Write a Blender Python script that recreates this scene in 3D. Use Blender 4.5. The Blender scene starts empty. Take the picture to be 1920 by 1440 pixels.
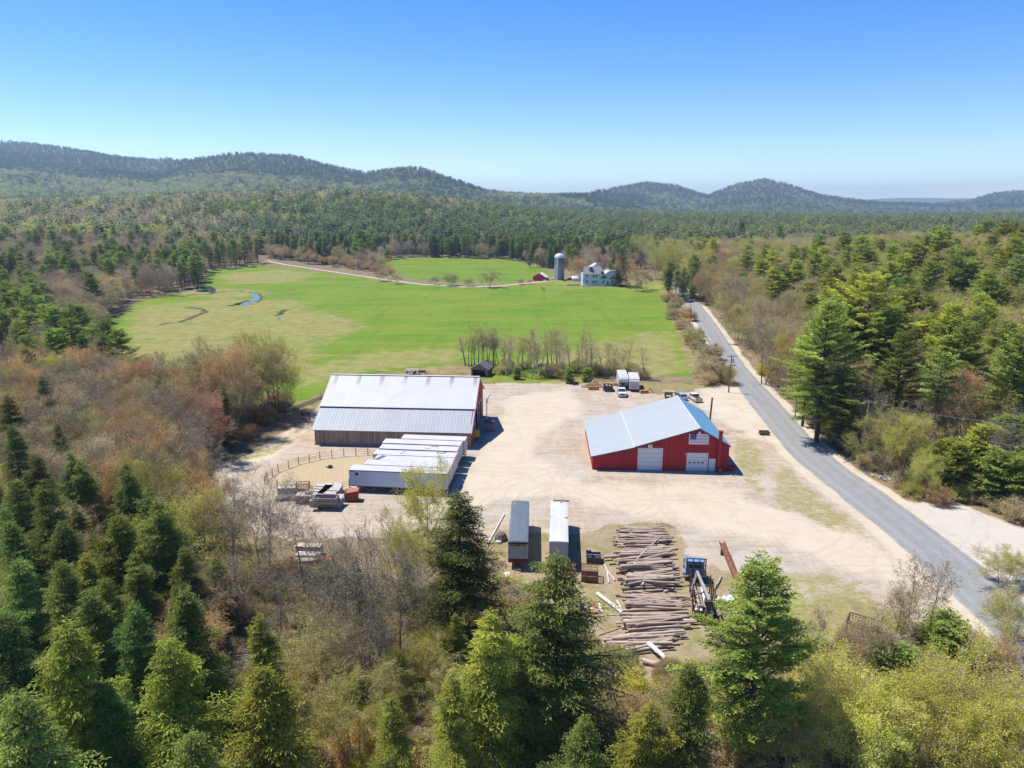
import bpy, math, random
import numpy as np
from mathutils import Vector, Matrix
S = bpy.context.scene
COL = S.collection
R = math.radians
# ------------------------------------------------------------------ camera, sky, sun
CAM_H, FOC, PITCH = 48.0, 1333.0, math.atan(335 / 1333)
cd = bpy.data.cameras.new('camera')
cam = bpy.data.objects.new('camera', cd)
COL.objects.link(cam)
cam.location = (0, 0, CAM_H)
cam.rotation_euler = (math.pi / 2 - PITCH, 0, 0)
cd.sensor_width = 36.0
cd.lens = 36.0 * FOC / 1920
cd.clip_start, cd.clip_end = 0.5, 60000
S.camera = cam
SUN_EL, SUN_AZ = R(63), math.atan2(-0.42, 0.20)      # the sun stands far left, behind the buildings
w = bpy.data.worlds.new('World')
S.world = w
w.use_nodes = True
wn = w.node_tree
sky = wn.nodes.new('ShaderNodeTexSky')
sky.sky_type = 'NISHITA'
sky.sun_disc = False
sky.sun_elevation = SUN_EL
sky.sun_rotation = SUN_AZ % (2 * math.pi)
sky.altitude = 600
sky.air_density = 1.0
sky.dust_density = 0.0
sky.ozone_density = 3.0
bg = wn.nodes['Background']
bg.inputs['Strength'].default_value = 0.125
hsv = wn.nodes.new('ShaderNodeHueSaturation')
hsv.inputs['Saturation'].default_value = 1.42
hsv.inputs['Value'].default_value = 0.88
hsv.inputs['Hue'].default_value = 0.514
wn.links.new(sky.outputs[0], hsv.inputs['Color'])
wn.links.new(hsv.outputs[0], bg.inputs['Color'])
sl = bpy.data.lights.new('sun', 'SUN')
sl.energy = 4.6
sl.angle = R(0.5)
sl.color = (1.0, 0.95, 0.87)
so = bpy.data.objects.new('sun', sl)
COL.objects.link(so)
_sd = Vector((math.sin(SUN_AZ) * math.cos(SUN_EL), math.cos(SUN_AZ) * math.cos(SUN_EL), math.sin(SUN_EL)))
so.rotation_euler = _sd.to_track_quat('Z', 'Y').to_euler()
so.location = (0, 0, 300)
S.view_settings.view_transform = 'Standard'
S.view_settings.look = 'None'
S.view_settings.exposure = 0.72
S.view_settings.gamma = 1.0
S.cycles.use_denoising = True
S.cycles.max_bounces = 6
S.cycles.diffuse_bounces = 3
S.cycles.glossy_bounces = 2
S.cycles.transmission_bounces = 3
S.cycles.volume_bounces = 0
S.cycles.transparent_max_bounces = 8
S.cycles.caustics_reflective = False
S.cycles.caustics_refractive = False

# ------------------------------------------------------------------ photo measurements -> metres
CP, SP = math.cos(PITCH), math.sin(PITCH)
def P(px, py, z=0.0):
    """where the sight line measured at (px, py) on the 1920x1440 photograph meets the level z"""
    dx, dy, dz = (px - 960) / FOC, CP - (py - 720) / FOC * SP, -SP - (py - 720) / FOC * CP
    t = (z - CAM_H) / dz
    return Vector((dx * t, dy * t, z))
def PY(px, py, Y):
    dx, dy, dz = (px - 960) / FOC, CP - (py - 720) / FOC * SP, -SP - (py - 720) / FOC * CP
    t = Y / dy
    return Vector((dx * t, Y, CAM_H + dz * t))
def to_px(x, y, z):
    zc = y * CP - (z - CAM_H) * SP
    yc = -y * SP - (z - CAM_H) * CP
    return 960 + FOC * x / zc, 720 + FOC * yc / zc
def sstep(a, b, x):
    t = np.clip((np.asarray(x, float) - a) / (b - a), 0, 1)
    return t * t * (3 - 2 * t)

# ------------------------------------------------------------------ value noise (terrain and planting only)
class Noise:
    def __init__(s, seed):
        s.g = np.random.default_rng(seed).random((256, 256))
    def __call__(s, x, y):
        x, y = np.asarray(x, float), np.asarray(y, float)
        xi, yi = np.floor(x).astype(int), np.floor(y).astype(int)
        fx, fy = x - xi, y - yi
        fx, fy = fx * fx * (3 - 2 * fx), fy * fy * (3 - 2 * fy)
        g = s.g
        a, b = g[xi % 256, yi % 256], g[(xi + 1) % 256, yi % 256]
        c, d = g[xi % 256, (yi + 1) % 256], g[(xi + 1) % 256, (yi + 1) % 256]
        return (a * (1 - fx) + b * fx) * (1 - fy) + (c * (1 - fx) + d * fx) * fy
    def fbm(s, x, y, o=4):
        r, a, t = 0, 0.5, 0
        for i in range(o):
            r = r + a * s(x * 2 ** i + 17 * i, y * 2 ** i + 31 * i)
            t += a
            a *= 0.5
        return r / t
N1, N2, N3 = Noise(1), Noise(2), Noise(3)

# ------------------------------------------------------------------ terrain
ROAD_L = [(1262, 540), (1273, 562), (1293, 585), (1310, 613), (1333, 653), (1353, 687), (1364, 700), (1409, 763), (1445, 808), (1485, 857), (1551, 911), (1618, 966), (1692, 1025), (1757, 1090), (1811, 1140), (1920, 1243), (2060, 1390), (2200, 1560)]
ROAD_R = [(1294, 538), (1302, 557), (1317, 575), (1345, 610), (1363, 637), (1398, 687), (1409, 700), (1467, 760), (1521, 821), (1591, 881), (1651, 919), (1702, 957), (1742, 986), (1823, 1047), (1884, 1099), (1920, 1133), (2080, 1285), (2260, 1460)]
_rl = [P(*q) for q in ROAD_L]
_rr = [P(*q) for q in ROAD_R]
_rrY = np.array([q.y for q in _rr])[::-1]
_rrX = np.array([q.x for q in _rr])[::-1]
_rlY = np.array([q.y for q in _rl])[::-1]
_rlX = np.array([q.x for q in _rl])[::-1]
def road_right(Y):
    return np.interp(Y, _rrY, _rrX)
SKY_PX = [-900, -300, 0, 60, 200, 300, 370, 460, 560, 640, 690, 740, 800, 860, 910, 960, 1020, 1100, 1150, 1210, 1265, 1325, 1380, 1430, 1480, 1540, 1600, 1650, 1750, 1810, 1860, 1920, 2100, 2600]
SKY_PY = [300, 285, 263, 267, 280, 300, 293, 286, 291, 309, 319, 313, 317, 338, 355, 360, 361, 362, 351, 339, 346, 366, 346, 334, 346, 366, 375, 380, 381, 377, 361, 357, 352, 360]
SKY_R = [3600, 3600, 3600, 3600, 3600, 3500, 3000, 2900, 2900, 2900, 2900, 2700, 2600, 2500, 2400, 2300, 2300, 2600, 4000, 4300, 4300, 4200, 4200, 4200, 4200, 4200, 4200, 4600, 5200, 5200, 5200, 5200, 5200, 5200]
def T(X, Y):
    X, Y = np.asarray(X, float), np.asarray(Y, float)
    Yp = np.maximum(Y, 30.0)
    px = 960 + FOC * X / (Yp * CP + 40 * SP)
    px = np.where(Y < 200, np.clip(px, -900, 2600), px)
    # far hills
    py = np.interp(px, SKY_PX, SKY_PY)
    rr = np.interp(px, SKY_PX, SKY_R)
    top = CAM_H - rr * np.tan(PITCH + np.arctan((py - 720) / FOC)) - 13
    foot = np.interp(px, [0, 900, 1050, 1300, 1900], [1150, 1400, 1500, 2600, 3000])
    t = np.clip((Y - foot) / (rr - foot), 0, 1)
    rise = t ** 1.25 * (1 - 0.12 * np.sin(t * math.pi * 3) * (1 - t))
    fall = 1 - 0.75 * sstep(0, 1, (Y - rr) / 2600)
    z = top * np.where(Y < rr, rise, fall) * sstep(0, 60, Y - foot)
    # the nearer wooded rise on the left and behind the field
    mtop = np.interp(px, [-600, 0, 200, 400, 600, 720, 850, 1000, 1150, 1300, 1700, 2400], [45, 38, 42, 50, 56, 52, 40, 22, 12, 8, 8, 8])
    m0 = np.interp(px, [-600, 0, 300, 450, 560, 1000, 1100, 1300], [350, 350, 480, 600, 580, 590, 620, 620])
    z = np.maximum(z, mtop * sstep(0, 1, (Y - m0) / (1250 - m0)))
    # far blue ridge beyond everything, right of the cone-shaped hill
    z = np.where((Y > 7000), np.maximum(z, 150 * sstep(7000, 9500, Y) * (0.75 + 0.25 * N2(px / 90, px * 0))), z)
    # wooded slope on the right of the road
    d = X - road_right(np.clip(Y, 20, 340)) - 12
    rs = 17 * sstep(0, 170, d) * sstep(700, 330, Y) * sstep(-20, 60, Y)
    z = np.maximum(z, rs) + 0
    bump = (N1.fbm(X / 55, Y / 55, 3) - 0.5) * 3.0
    far_b = (N3.fbm(X / 330, Y / 330, 4) - 0.5) * np.interp(Y, [700, 1500, 3500], [0, 16, 42])
    wild = sstep(8, 60, d) * sstep(30, 60, Y) + sstep(620, 900, Y)
    return z + bump * np.clip(wild, 0, 1) + far_b
def Tz(x, y):
    return float(T(x, y))

# ------------------------------------------------------------------ small mesh kit
def tag(o, label=None, cat=None, group=None, kind=None):
    if label: o['label'] = label
    if cat: o['category'] = cat
    if group: o['group'] = group
    if kind: o['kind'] = kind
    return o
def link(name, me, parent=None):
    o = bpy.data.objects.new(name, me)
    COL.objects.link(o)
    if parent is not None:
        o.parent = parent
    return o
def thing(name, label, cat, loc=(0, 0, 0), rz=0.0, group=None):
    o = bpy.data.objects.new(name, None)
    o.empty_display_size = 0.5
    COL.objects.link(o)
    o.location = loc
    o.rotation_euler = (0, 0, rz)
    return tag(o, label, cat, group)
def copy_tree(o, parent=None):
    c = o.copy()
    COL.objects.link(c)
    c.parent = parent
    for ch in list(o.children):
        copy_tree(ch, c)
    return c
class MB:
    def __init__(s):
        s.v, s.f = [], []
    def add(s, vs, fs):
        n = len(s.v)
        s.v += [tuple(q) for q in vs]
        s.f += [tuple(n + i for i in f) for f in fs]
        return s
    def box(s, c, d, rz=0.0, rx=0.0, ry=0.0):
        m = Matrix.Rotation(rz, 3, 'Z') @ Matrix.Rotation(ry, 3, 'Y') @ Matrix.Rotation(rx, 3, 'X')
        vs = [Vector(c) + m @ Vector((d[0] / 2 * i, d[1] / 2 * j, d[2] / 2 * k)) for i in (-1, 1) for j in (-1, 1) for k in (-1, 1)]
        return s.add(vs, [(0, 1, 3, 2), (4, 6, 7, 5), (0, 4, 5, 1), (2, 3, 7, 6), (0, 2, 6, 4), (1, 5, 7, 3)])
    def b2(s, lo, hi):
        return s.box([(a + b) / 2 for a, b in zip(lo, hi)], [b - a for a, b in zip(lo, hi)])
    def prism(s, prof, a, b, axis='x'):
        """closed profile extruded from a to b; profile is (y,z) for axis x, (x,z) for axis y, (x,y) for axis z"""
        n = len(prof)
        def mk(t):
            if axis == 'x': return [(t, p, q) for p, q in prof]
            if axis == 'y': return [(p, t, q) for p, q in prof]
            return [(p, q, t) for p, q in prof]
        return s.add(mk(a) + mk(b), [tuple(range(n))[::-1], tuple(range(n, 2 * n))] + [(i, (i + 1) % n, n + (i + 1) % n, n + i) for i in range(n)])
    def cyl(s, p0, p1, r0, r1=None, n=10, caps=True):
        p0, p1 = Vector(p0), Vector(p1)
        r1 = r0 if r1 is None else r1
        d = (p1 - p0).normalized()
        a = d.orthogonal().normalized()
        b = d.cross(a)
        vs = []
        for p, r in ((p0, r0), (p1, r1)):
            vs += [p + (a * math.cos(2 * math.pi * i / n) + b * math.sin(2 * math.pi * i / n)) * r for i in range(n)]
        fs = [(i, (i + 1) % n, n + (i + 1) % n, n + i) for i in range(n)]
        if caps: fs += [tuple(range(n))[::-1], tuple(range(n, 2 * n))]
        return s.add(vs, fs)
    def tube(s, pts, rad, n=6):
        for i in range(len(pts) - 1):
            ra = rad[i] if hasattr(rad, '__len__') else rad
            rb = rad[i + 1] if hasattr(rad, '__len__') else rad
            s.cyl(pts[i], pts[i + 1], ra, rb, n)
        return s
    def lathe(s, prof, c=(0, 0, 0), n=20):
        vs = [(c[0] + r * math.cos(2 * math.pi * i / n), c[1] + r * math.sin(2 * math.pi * i / n), c[2] + z) for r, z in prof for i in range(n)]
        fs = [(k * n + i, k * n + (i + 1) % n, (k + 1) * n + (i + 1) % n, (k + 1) * n + i) for k in range(len(prof) - 1) for i in range(n)]
        return s.add(vs, fs)
    def slab(s, quad, th):
        """a four-cornered sheet given thickness downwards"""
        q = [Vector(p) for p in quad]
        nrm = (q[1] - q[0]).cross(q[2] - q[0]).normalized()
        if nrm.z < 0:
            q = q[::-1]
            nrm = -nrm
        lo = [p - nrm * th for p in q]
        return s.add(q + lo, [(0, 1, 2, 3), (7, 6, 5, 4)] + [(i, i + 4, (i + 1) % 4 + 4, (i + 1) % 4) for i in range(4)])
    def mesh(s, name, mat, smooth=False):
        me = bpy.data.meshes.new(name)
        me.from_pydata(s.v, [], s.f)
        if mat is not None: me.materials.append(mat)
        if smooth: me.shade_smooth()
        return me
    def build(s, name, mat, parent=None, smooth=False):
        return link(name, s.mesh(name, mat, smooth), parent)
def np_mesh(name, v, f, mat, attrs=None, smooth=False):
    """v (n,3), f (m,k) -> mesh, attrs: {name: per-vertex array (n,) or (n,4)}"""
    me = bpy.data.meshes.new(name)
    v = np.asarray(v, np.float32)
    f = np.asarray(f, np.int32)
    me.vertices.add(len(v))
    me.vertices.foreach_set('co', v.ravel())
    me.loops.add(f.size)
    me.loops.foreach_set('vertex_index', f.ravel())
    me.polygons.add(len(f))
    me.polygons.foreach_set('loop_start', np.arange(0, f.size, f.shape[1], dtype=np.int32))
    me.update(calc_edges=True)
    for k, a in (attrs or {}).items():
        a = np.asarray(a, np.float32)
        if a.ndim == 1:
            at = me.attributes.new(k, 'FLOAT', 'POINT')
            at.data.foreach_set('value', a)
        elif a.shape[1] == 3:
            at = me.attributes.new(k, 'FLOAT_VECTOR', 'POINT')
            at.data.foreach_set('vector', a.ravel())
        else:
            at = me.attributes.new(k, 'FLOAT_COLOR', 'POINT')
            at.data.foreach_set('color', a.ravel())
    if mat is not None:
        for m in (mat if isinstance(mat, (list, tuple)) else [mat]): me.materials.append(m)
    me.polygons.foreach_set('use_smooth', np.full(len(f), smooth))
    me.validate()
    return me
# ------------------------------------------------------------------ materials
class NT:
    def __init__(s, name):
        s.m = bpy.data.materials.new(name)
        s.m.use_nodes = True
        s.t = s.m.node_tree
        s.b = s.t.nodes['Principled BSDF']
        s.out = s.t.nodes['Material Output']
        s.b.inputs['Roughness'].default_value = 0.8
        s.b.inputs['Specular IOR Level'].default_value = 0.25
    def n(s, typ, **kw):
        nd = s.t.nodes.new(typ)
        for k, v in kw.items():
            setattr(nd, k, v)
        return nd
    def l(s, a, b):
        s.t.links.new(a, b)
    def val(s, sock, v):
        if hasattr(v, 'is_output') or isinstance(v, bpy.types.NodeSocket): s.l(v, sock)
        else: sock.default_value = v
    def coord(s, kind='Object', scale=(1, 1, 1), rot=(0, 0, 0)):
        c = s.n('ShaderNodeTexCoord')
        mp = s.n('ShaderNodeMapping')
        mp.inputs['Scale'].default_value = scale
        mp.inputs['Rotation'].default_value = rot
        s.l(c.outputs[kind], mp.inputs['Vector'])
        return mp.outputs[0]
    def world(s, scale=(1, 1, 1), rot=(0, 0, 0)):
        g = s.n('ShaderNodeNewGeometry')
        mp = s.n('ShaderNodeMapping')
        mp.inputs['Scale'].default_value = scale
        mp.inputs['Rotation'].default_value = rot
        s.l(g.outputs['Position'], mp.inputs['Vector'])
        return mp.outputs[0]
    def noise(s, vec, scale=1.0, detail=4.0, rough=0.6, dist=0.0):
        nd = s.n('ShaderNodeTexNoise')
        nd.inputs['Scale'].default_value = scale
        nd.inputs['Detail'].default_value = detail
        nd.inputs['Roughness'].default_value = rough
        nd.inputs['Distortion'].default_value = dist
        s.l(vec, nd.inputs['Vector'])
        return nd.outputs['Fac']
    def ramp(s, fac, stops, interp='LINEAR'):
        r = s.n('ShaderNodeValToRGB')
        r.color_ramp.interpolation = interp
        e = r.color_ramp.elements
        while len(e) < len(stops): e.new(0.5)
        for el, (p, c) in zip(e, stops):
            el.position = p
            el.color = tuple(c) + ((1,) if len(c) == 3 else ()) if hasattr(c, '__len__') else (c, c, c, 1)
        s.l(fac, r.inputs[0])
        return r.outputs[0]
    def mix(s, fac, a, b, blend='MIX'):
        nd = s.n('ShaderNodeMix', data_type='RGBA', blend_type=blend)
        s.val(nd.inputs[0], fac)
        for sock, v in ((nd.inputs[6], a), (nd.inputs[7], b)):
            if isinstance(v, (tuple, list)): sock.default_value = tuple(v) + ((1,) if len(v) == 3 else ())
            else: s.l(v, sock)
        return nd.outputs[2]
    def math(s, op, a, b=0.0, clamp=False):
        nd = s.n('ShaderNodeMath', operation=op, use_clamp=clamp)
        s.val(nd.inputs[0], a)
        s.val(nd.inputs[1], b)
        return nd.outputs[0]
    def attr(s, name, typ='GEOMETRY'):
        nd = s.n('ShaderNodeAttribute', attribute_name=name, attribute_type=typ)
        return nd
    def bump(s, h, strength=0.3, dist=0.05):
        nd = s.n('ShaderNodeBump')
        nd.inputs['Strength'].default_value = strength
        nd.inputs['Distance'].default_value = dist
        s.l(h, nd.inputs['Height'])
        s.l(nd.outputs[0], s.b.inputs['Normal'])
    def base(s, c):
        if isinstance(c, (tuple, list)): s.b.inputs['Base Color'].default_value = tuple(c) + ((1,) if len(c) == 3 else ())
        else: s.l(c, s.b.inputs['Base Color'])
        return s
_mc = {}
def mottled(name, c, var=0.18, scale=2.0, rough=0.75, metal=0.0, spec=0.25, stretch=(1, 1, 1), dirt=None, dirt_amt=0.5):
    """painted / weathered surface: colour with cloudy variation and optional dirt"""
    if name in _mc: return _mc[name]
    k = NT(name)
    vec = k.coord('Object', stretch)
    f = k.noise(vec, scale, 5, 0.65)
    lo = tuple(x * (1 - var) for x in c)
    hi = tuple(min(1, x * (1 + var)) for x in c)
    col = k.ramp(f, [(0.3, lo), (0.7, hi)])
    if dirt is not None:
        d = k.noise(vec, scale * 0.45, 6, 0.7, 0.4)
        col = k.mix(k.ramp(d, [(0.5, 0.0), (0.72, dirt_amt)]), col, dirt)
    k.base(col)
    k.b.inputs['Roughness'].default_value = rough
    k.b.inputs['Metallic'].default_value = metal
    k.b.inputs['Specular IOR Level'].default_value = spec
    _mc[name] = k.m
    return k.m
def foliage_mat(name, dark, light, trans=0.3, hue=0.06, tint=False, instancer=False):
    k = NT(name)
    tone = k.attr('tone').outputs['Fac']
    col = k.mix(tone, dark, light)
    oi = k.n('ShaderNodeObjectInfo')
    hs = k.n('ShaderNodeHueSaturation')
    hv = k.math('MULTIPLY_ADD', oi.outputs['Random'], hue)
    k.t.nodes[-1].inputs[2].default_value = 0.5 - hue / 2
    k.l(hv, hs.inputs['Hue'])
    rv = k.math('FRACT', k.math('MULTIPLY', oi.outputs['Random'], 7.31))
    vv = k.math('MULTIPLY_ADD', rv, 0.5)
    k.t.nodes[-1].inputs[2].default_value = 0.75
    k.l(vv, hs.inputs['Value'])
    k.l(col, hs.inputs['Color'])
    col = hs.outputs[0]
    if tint:
        col = k.mix(1.0, col, oi.outputs['Color'], 'MULTIPLY')
    if instancer:
        at = k.attr('tint', 'INSTANCER')
        col = k.mix(1.0, col, at.outputs['Color'], 'MULTIPLY')
    d = k.n('ShaderNodeBsdfDiffuse')
    tr = k.n('ShaderNodeBsdfTranslucent')
    ms = k.n('ShaderNodeMixShader')
    ms.inputs[0].default_value = trans
    k.l(col, d.inputs[0])
    k.l(col, tr.inputs[0])
    k.l(d.outputs[0], ms.inputs[1])
    k.l(tr.outputs[0], ms.inputs[2])
    k.l(ms.outputs[0], k.out.inputs['Surface'])
    k.t.nodes.remove(k.b)
    return k.m
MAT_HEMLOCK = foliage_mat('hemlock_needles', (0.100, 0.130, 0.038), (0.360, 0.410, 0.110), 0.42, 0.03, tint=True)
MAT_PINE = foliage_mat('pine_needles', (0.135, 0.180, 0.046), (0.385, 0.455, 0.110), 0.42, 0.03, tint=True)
MAT_BUD = foliage_mat('spring_buds', (0.75, 0.75, 0.75), (1.0, 1.0, 1.0), 0.5, 0.03, tint=True)
MAT_HEMLOCK_MASS = foliage_mat('hemlock_needles_massed', (0.100, 0.130, 0.038), (0.360, 0.410, 0.110), 0.42, 0.03, instancer=True)
MAT_PINE_MASS = foliage_mat('pine_needles_massed', (0.135, 0.180, 0.046), (0.385, 0.455, 0.110), 0.42, 0.03, instancer=True)
MAT_BUD_MASS = foliage_mat('spring_buds_massed', (0.75, 0.75, 0.75), (1.0, 1.0, 1.0), 0.5, 0.03, instancer=True)
MASS = {MAT_HEMLOCK: MAT_HEMLOCK_MASS, MAT_PINE: MAT_PINE_MASS, MAT_BUD: MAT_BUD_MASS}
MAT_FAR = foliage_mat('far_foliage', (0.72, 0.72, 0.72), (1.0, 1.0, 1.0), 0.5, 0.02, instancer=True)
def bark(name, c):
    k = NT(name)
    vec = k.coord('Object', (3, 3, 0.7))
    f = k.noise(vec, 2.0, 5, 0.7)
    k.base(k.ramp(f, [(0.3, tuple(x * 0.55 for x in c)), (0.7, tuple(x * 1.25 for x in c))]))
    k.b.inputs['Roughness'].default_value = 0.95
    return k.m
MAT_BARK = bark('grey_brown_bark', (0.25, 0.205, 0.165))
MAT_BARK_DARK = bark('dark_conifer_bark', (0.085, 0.065, 0.05))
MAT_TWIG = bark('twig_bark', (0.43, 0.375, 0.23))
MAT_TWIG_DARK = bark('grey_twig_bark', (0.27, 0.23, 0.165))
MAT_BARK_PALE = bark('pale_grey_bark', (0.33, 0.29, 0.24))
WHITE_METAL = None
# ------------------------------------------------------------------ ground sheet
def axis(lo_fine, hi_fine, step, lo, hi, ratio):
    a = list(np.arange(lo_fine, hi_fine + 1e-6, step))
    s, x = step, a[-1]
    while x < hi:
        s *= ratio
        x += s
        a.append(x)
    s, x, b = step, a[0], []
    while x > lo:
        s *= ratio
        x -= s
        b.append(x)
    return np.array(b[::-1] + a)
gx = axis(-110, 110, 0.9, -7000, 7000, 1.035)
gy = axis(50, 230, 0.9, -250, 14000, 1.013)
GX, GY = np.meshgrid(gx, gy)
GZ = T(GX, GY)
def in_poly(x, y, poly, soft):
    """1 inside, 0 outside, blending over `soft` metres round the outline"""
    p = np.array([(q[0], q[1]) for q in poly])
    lo, hi = p.min(0) - soft * 2, p.max(0) + soft * 2
    out = np.zeros(x.shape)
    sel = (x > lo[0]) & (x < hi[0]) & (y > lo[1]) & (y < hi[1])
    xs, ys = x[sel], y[sel]
    ins = np.zeros(xs.shape, bool)
    dist = np.full(xs.shape, 1e9)
    for i in range(len(p)):
        (x0, y0), (x1, y1) = p[i], p[(i + 1) % len(p)]
        c = ((y0 > ys) != (y1 > ys)) & (xs < (x1 - x0) * (ys - y0) / (y1 - y0 + 1e-12) + x0)
        ins ^= c
        dx, dy = x1 - x0, y1 - y0
        t = np.clip(((xs - x0) * dx + (ys - y0) * dy) / (dx * dx + dy * dy + 1e-9), 0, 1)
        dist = np.minimum(dist, np.hypot(xs - x0 - t * dx, ys - y0 - t * dy))
    sd = np.where(ins, dist, -dist)
    out[sel] = sstep(-soft, soft, sd)
    return out
def PP(pts):
    return [P(*q) for q in pts]
FIELD = PP([(196, 603), (215, 590), (262, 565), (320, 550), (372, 545), (392, 508), (480, 498), (560, 505), (640, 515), (760, 531), (880, 537), (985, 535), (1080, 542), (1130, 535), (1210, 541), (1248, 552), (1262, 590), (1278, 640), (1300, 690), (1298, 708), (1240, 702), (1130, 706), (1010, 716), (915, 716), (880, 690), (790, 690), (700, 703), (640, 722), (560, 756), (520, 768), (470, 760), (300, 752), (215, 730), (170, 650)])
BACKFIELD = PP([(700, 492), (760, 487), (860, 486), (960, 489), (1000, 497), (1036, 509), (1030, 518), (960, 531), (870, 531), (760, 522)])
YARD = PP([(915, 721), (1040, 716), (1140, 722), (1240, 742), (1300, 735), (1372, 708), (1420, 785), (1500, 870), (1600, 955), (1700, 1040), (1790, 1125), (1840, 1165), (1700, 1150), (1600, 1120), (1500, 1140), (1420, 1130), (1330, 1060), (1250, 975), (1140, 985), (1080, 1000), (940, 985), (920, 1010), (840, 960), (760, 1000), (600, 1010), (480, 1000), (420, 960), (400, 900), (420, 870), (500, 840), (560, 800), (600, 760), (620, 735), (880, 705)])
LOG_LOT = PP([(880, 940), (1140, 960), (1330, 1000), (1420, 1080), (1560, 1100), (1640, 1200), (1500, 1215), (1320, 1240), (1180, 1290), (1090, 1180), (940, 1080), (900, 1000)])
PEN = PP([(505, 893), (540, 868), (600, 858), (690, 853), (760, 860), (760, 905), (660, 918), (560, 920), (510, 908)])
SAND = PP([(800, 1000), (700, 985), (860, 920), (880, 860), (930, 800), (960, 740), (1060, 730), (1100, 760), (1050, 800), (1000, 850), (1100, 905), (1240, 910), (1330, 905), (1440, 950), (1600, 990), (1700, 1045), (1790, 1130), (1680, 1110), (1500, 1030), (1330, 990), (1200, 965), (1060, 940), (960, 930)])
SAND2 = PP([(1280, 745), (1370, 720), (1400, 770), (1440, 830), (1370, 800), (1340, 780)])
TRACK_L = PP([(590, 805), (470, 880), (420, 920), (420, 960), (380, 950), (400, 890), (470, 850), (560, 795)])
GRASSY = [PP([(1440, 860), (1500, 880), (1600, 965), (1640, 1010), (1560, 1000), (1440, 950)]), PP([(1400, 1060), (1560, 1065), (1700, 1130), (1640, 1210), (1480, 1220), (1390, 1120)]), PP([(1365, 820), (1420, 815), (1450, 870), (1440, 925), (1400, 935), (1375, 890)]), PP([(1530, 1085), (1620, 1075), (1720, 1150), (1640, 1160), (1560, 1120)]), PP([(1215, 735), (1270, 728), (1300, 733), (1280, 738), (1230, 745)]), PP([(1010, 712), (1180, 712), (1160, 724), (1020, 722)]),
          PP([(640, 880), (660, 890), (660, 935), (640, 950), (600, 945), (615, 915)]), PP([(430, 850), (500, 835), (560, 800), (600, 780), (600, 800), (520, 850), (440, 875)]), PP([(1060, 1090), (1140, 1080), (1160, 1150), (1090, 1140)]), PP([(905, 970), (945, 965), (945, 1060), (915, 1050)]),
          PP([(1180, 716), (1330, 718), (1330, 734), (1180, 732)])]
DRYP = [PP([(240, 575), (420, 560), (560, 560), (640, 600), (600, 680), (480, 720), (280, 720), (220, 650)]), PP([(440, 590), (560, 585), (640, 592), (700, 605), (640, 640), (540, 655), (480, 640), (530, 615)]), PP([(400, 515), (520, 505), (600, 512), (560, 528), (430, 535)]), PP([(520, 690), (700, 660), (860, 650), (880, 670), (700, 700), (560, 730)]), PP([(330, 545), (450, 540), (520, 550), (420, 562), (340, 556)]),
        PP([(1140, 640), (1260, 630), (1300, 690), (1240, 706), (1130, 700), (1000, 690), (1010, 668)]), PP([(1100, 640), (1240, 622), (1250, 626), (1110, 648)])]
BROWN = [PP([(640, 722), (760, 696), (860, 680), (910, 690), (900, 712), (760, 712)]), PP([(545, 770), (600, 755), (625, 735), (615, 770), (590, 800), (560, 800)]), PP([(1240, 545), (1262, 545), (1290, 590), (1330, 655), (1372, 705), (1370, 735), (1320, 735), (1300, 700), (1275, 640), (1255, 580)])]
WET = [PP([(545, 765), (620, 735), (700, 712), (700, 716), (620, 742), (550, 772)]), PP([(435, 570), (465, 562), (472, 566), (440, 573)])]
fx, fy = GX.ravel(), GY.ravel()
wob = (N1.fbm(fx / 5, fy / 5, 3) - 0.5) * 5
wob2 = (N2.fbm(fx / 5 + 9, fy / 5, 3) - 0.5) * 5
wx, wy = fx + wob, fy + wob2
yard = in_poly(wx, wy, YARD, 2.5)
lot = in_poly(wx, wy, LOG_LOT, 3.0)
HOUSEG = PP([(985, 536), (1030, 522), (1090, 531), (1170, 533), (1240, 525), (1262, 535), (1255, 552), (1200, 545), (1130, 540), (1060, 545)])
field0 = in_poly(fx + wob * 0.6, fy + wob2, HOUSEG, 3)
field = np.maximum(in_poly(fx + wob * 0.6, fy + wob2 * 1.5, FIELD, 1.5), in_poly(fx + wob * 0.6, fy + wob2, BACKFIELD, 2))
# pale sandy shoulders along the road
rl = np.interp(fy, _rlY, _rlX)
rr_ = np.interp(fy, _rrY, _rrX)
sh = sstep(-2.6, -1.4, fx - rl + wob * 0.18) * (1 - sstep(1.2, 2.6, fx - rr_ + wob2 * 0.25)) * sstep(20, 40, fy) * (1 - sstep(345, 360, fy))
turn = in_poly(fx + wob * .3, fy + wob2 * .3, PP([(1702, 940), (1800, 945), (1920, 990), (2100, 1050), (2100, 1150), (1920, 1140), (1850, 1075), (1760, 1000)]), 1.5)
turn = np.maximum(turn, in_poly(fx, fy, PP([(1295, 538), (1320, 545), (1335, 556), (1318, 560), (1300, 552)]), 1.0))
sand = np.clip(in_poly(wx, wy, SAND, 3) + in_poly(wx, wy, SAND2, 3) + in_poly(wx, wy, TRACK_L, 1.5) + sh + turn, 0, 1)
gravel = np.clip(np.maximum.reduce([yard, sh, turn]), 0, 1)
weed = np.zeros(fx.shape)
for q in GRASSY: weed = np.maximum(weed, in_poly(wx, wy, q, 2.5))
dry = np.zeros(fx.shape)
for q in DRYP: dry = np.maximum(dry, in_poly(wx + wob, wy + wob2 * 2, q, 9) * (0.95 if q is DRYP[0] else 1.0))
brown = np.zeros(fx.shape)
for q in BROWN: brown = np.maximum(brown, in_poly(wx, wy, q, 2))
wet = np.zeros(fx.shape)
for q in WET: wet = np.maximum(wet, in_poly(fx + wob * .2, fy + wob2 * .2, q, 0.8))
pen = in_poly(fx, fy, PEN, 0.8)
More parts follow.
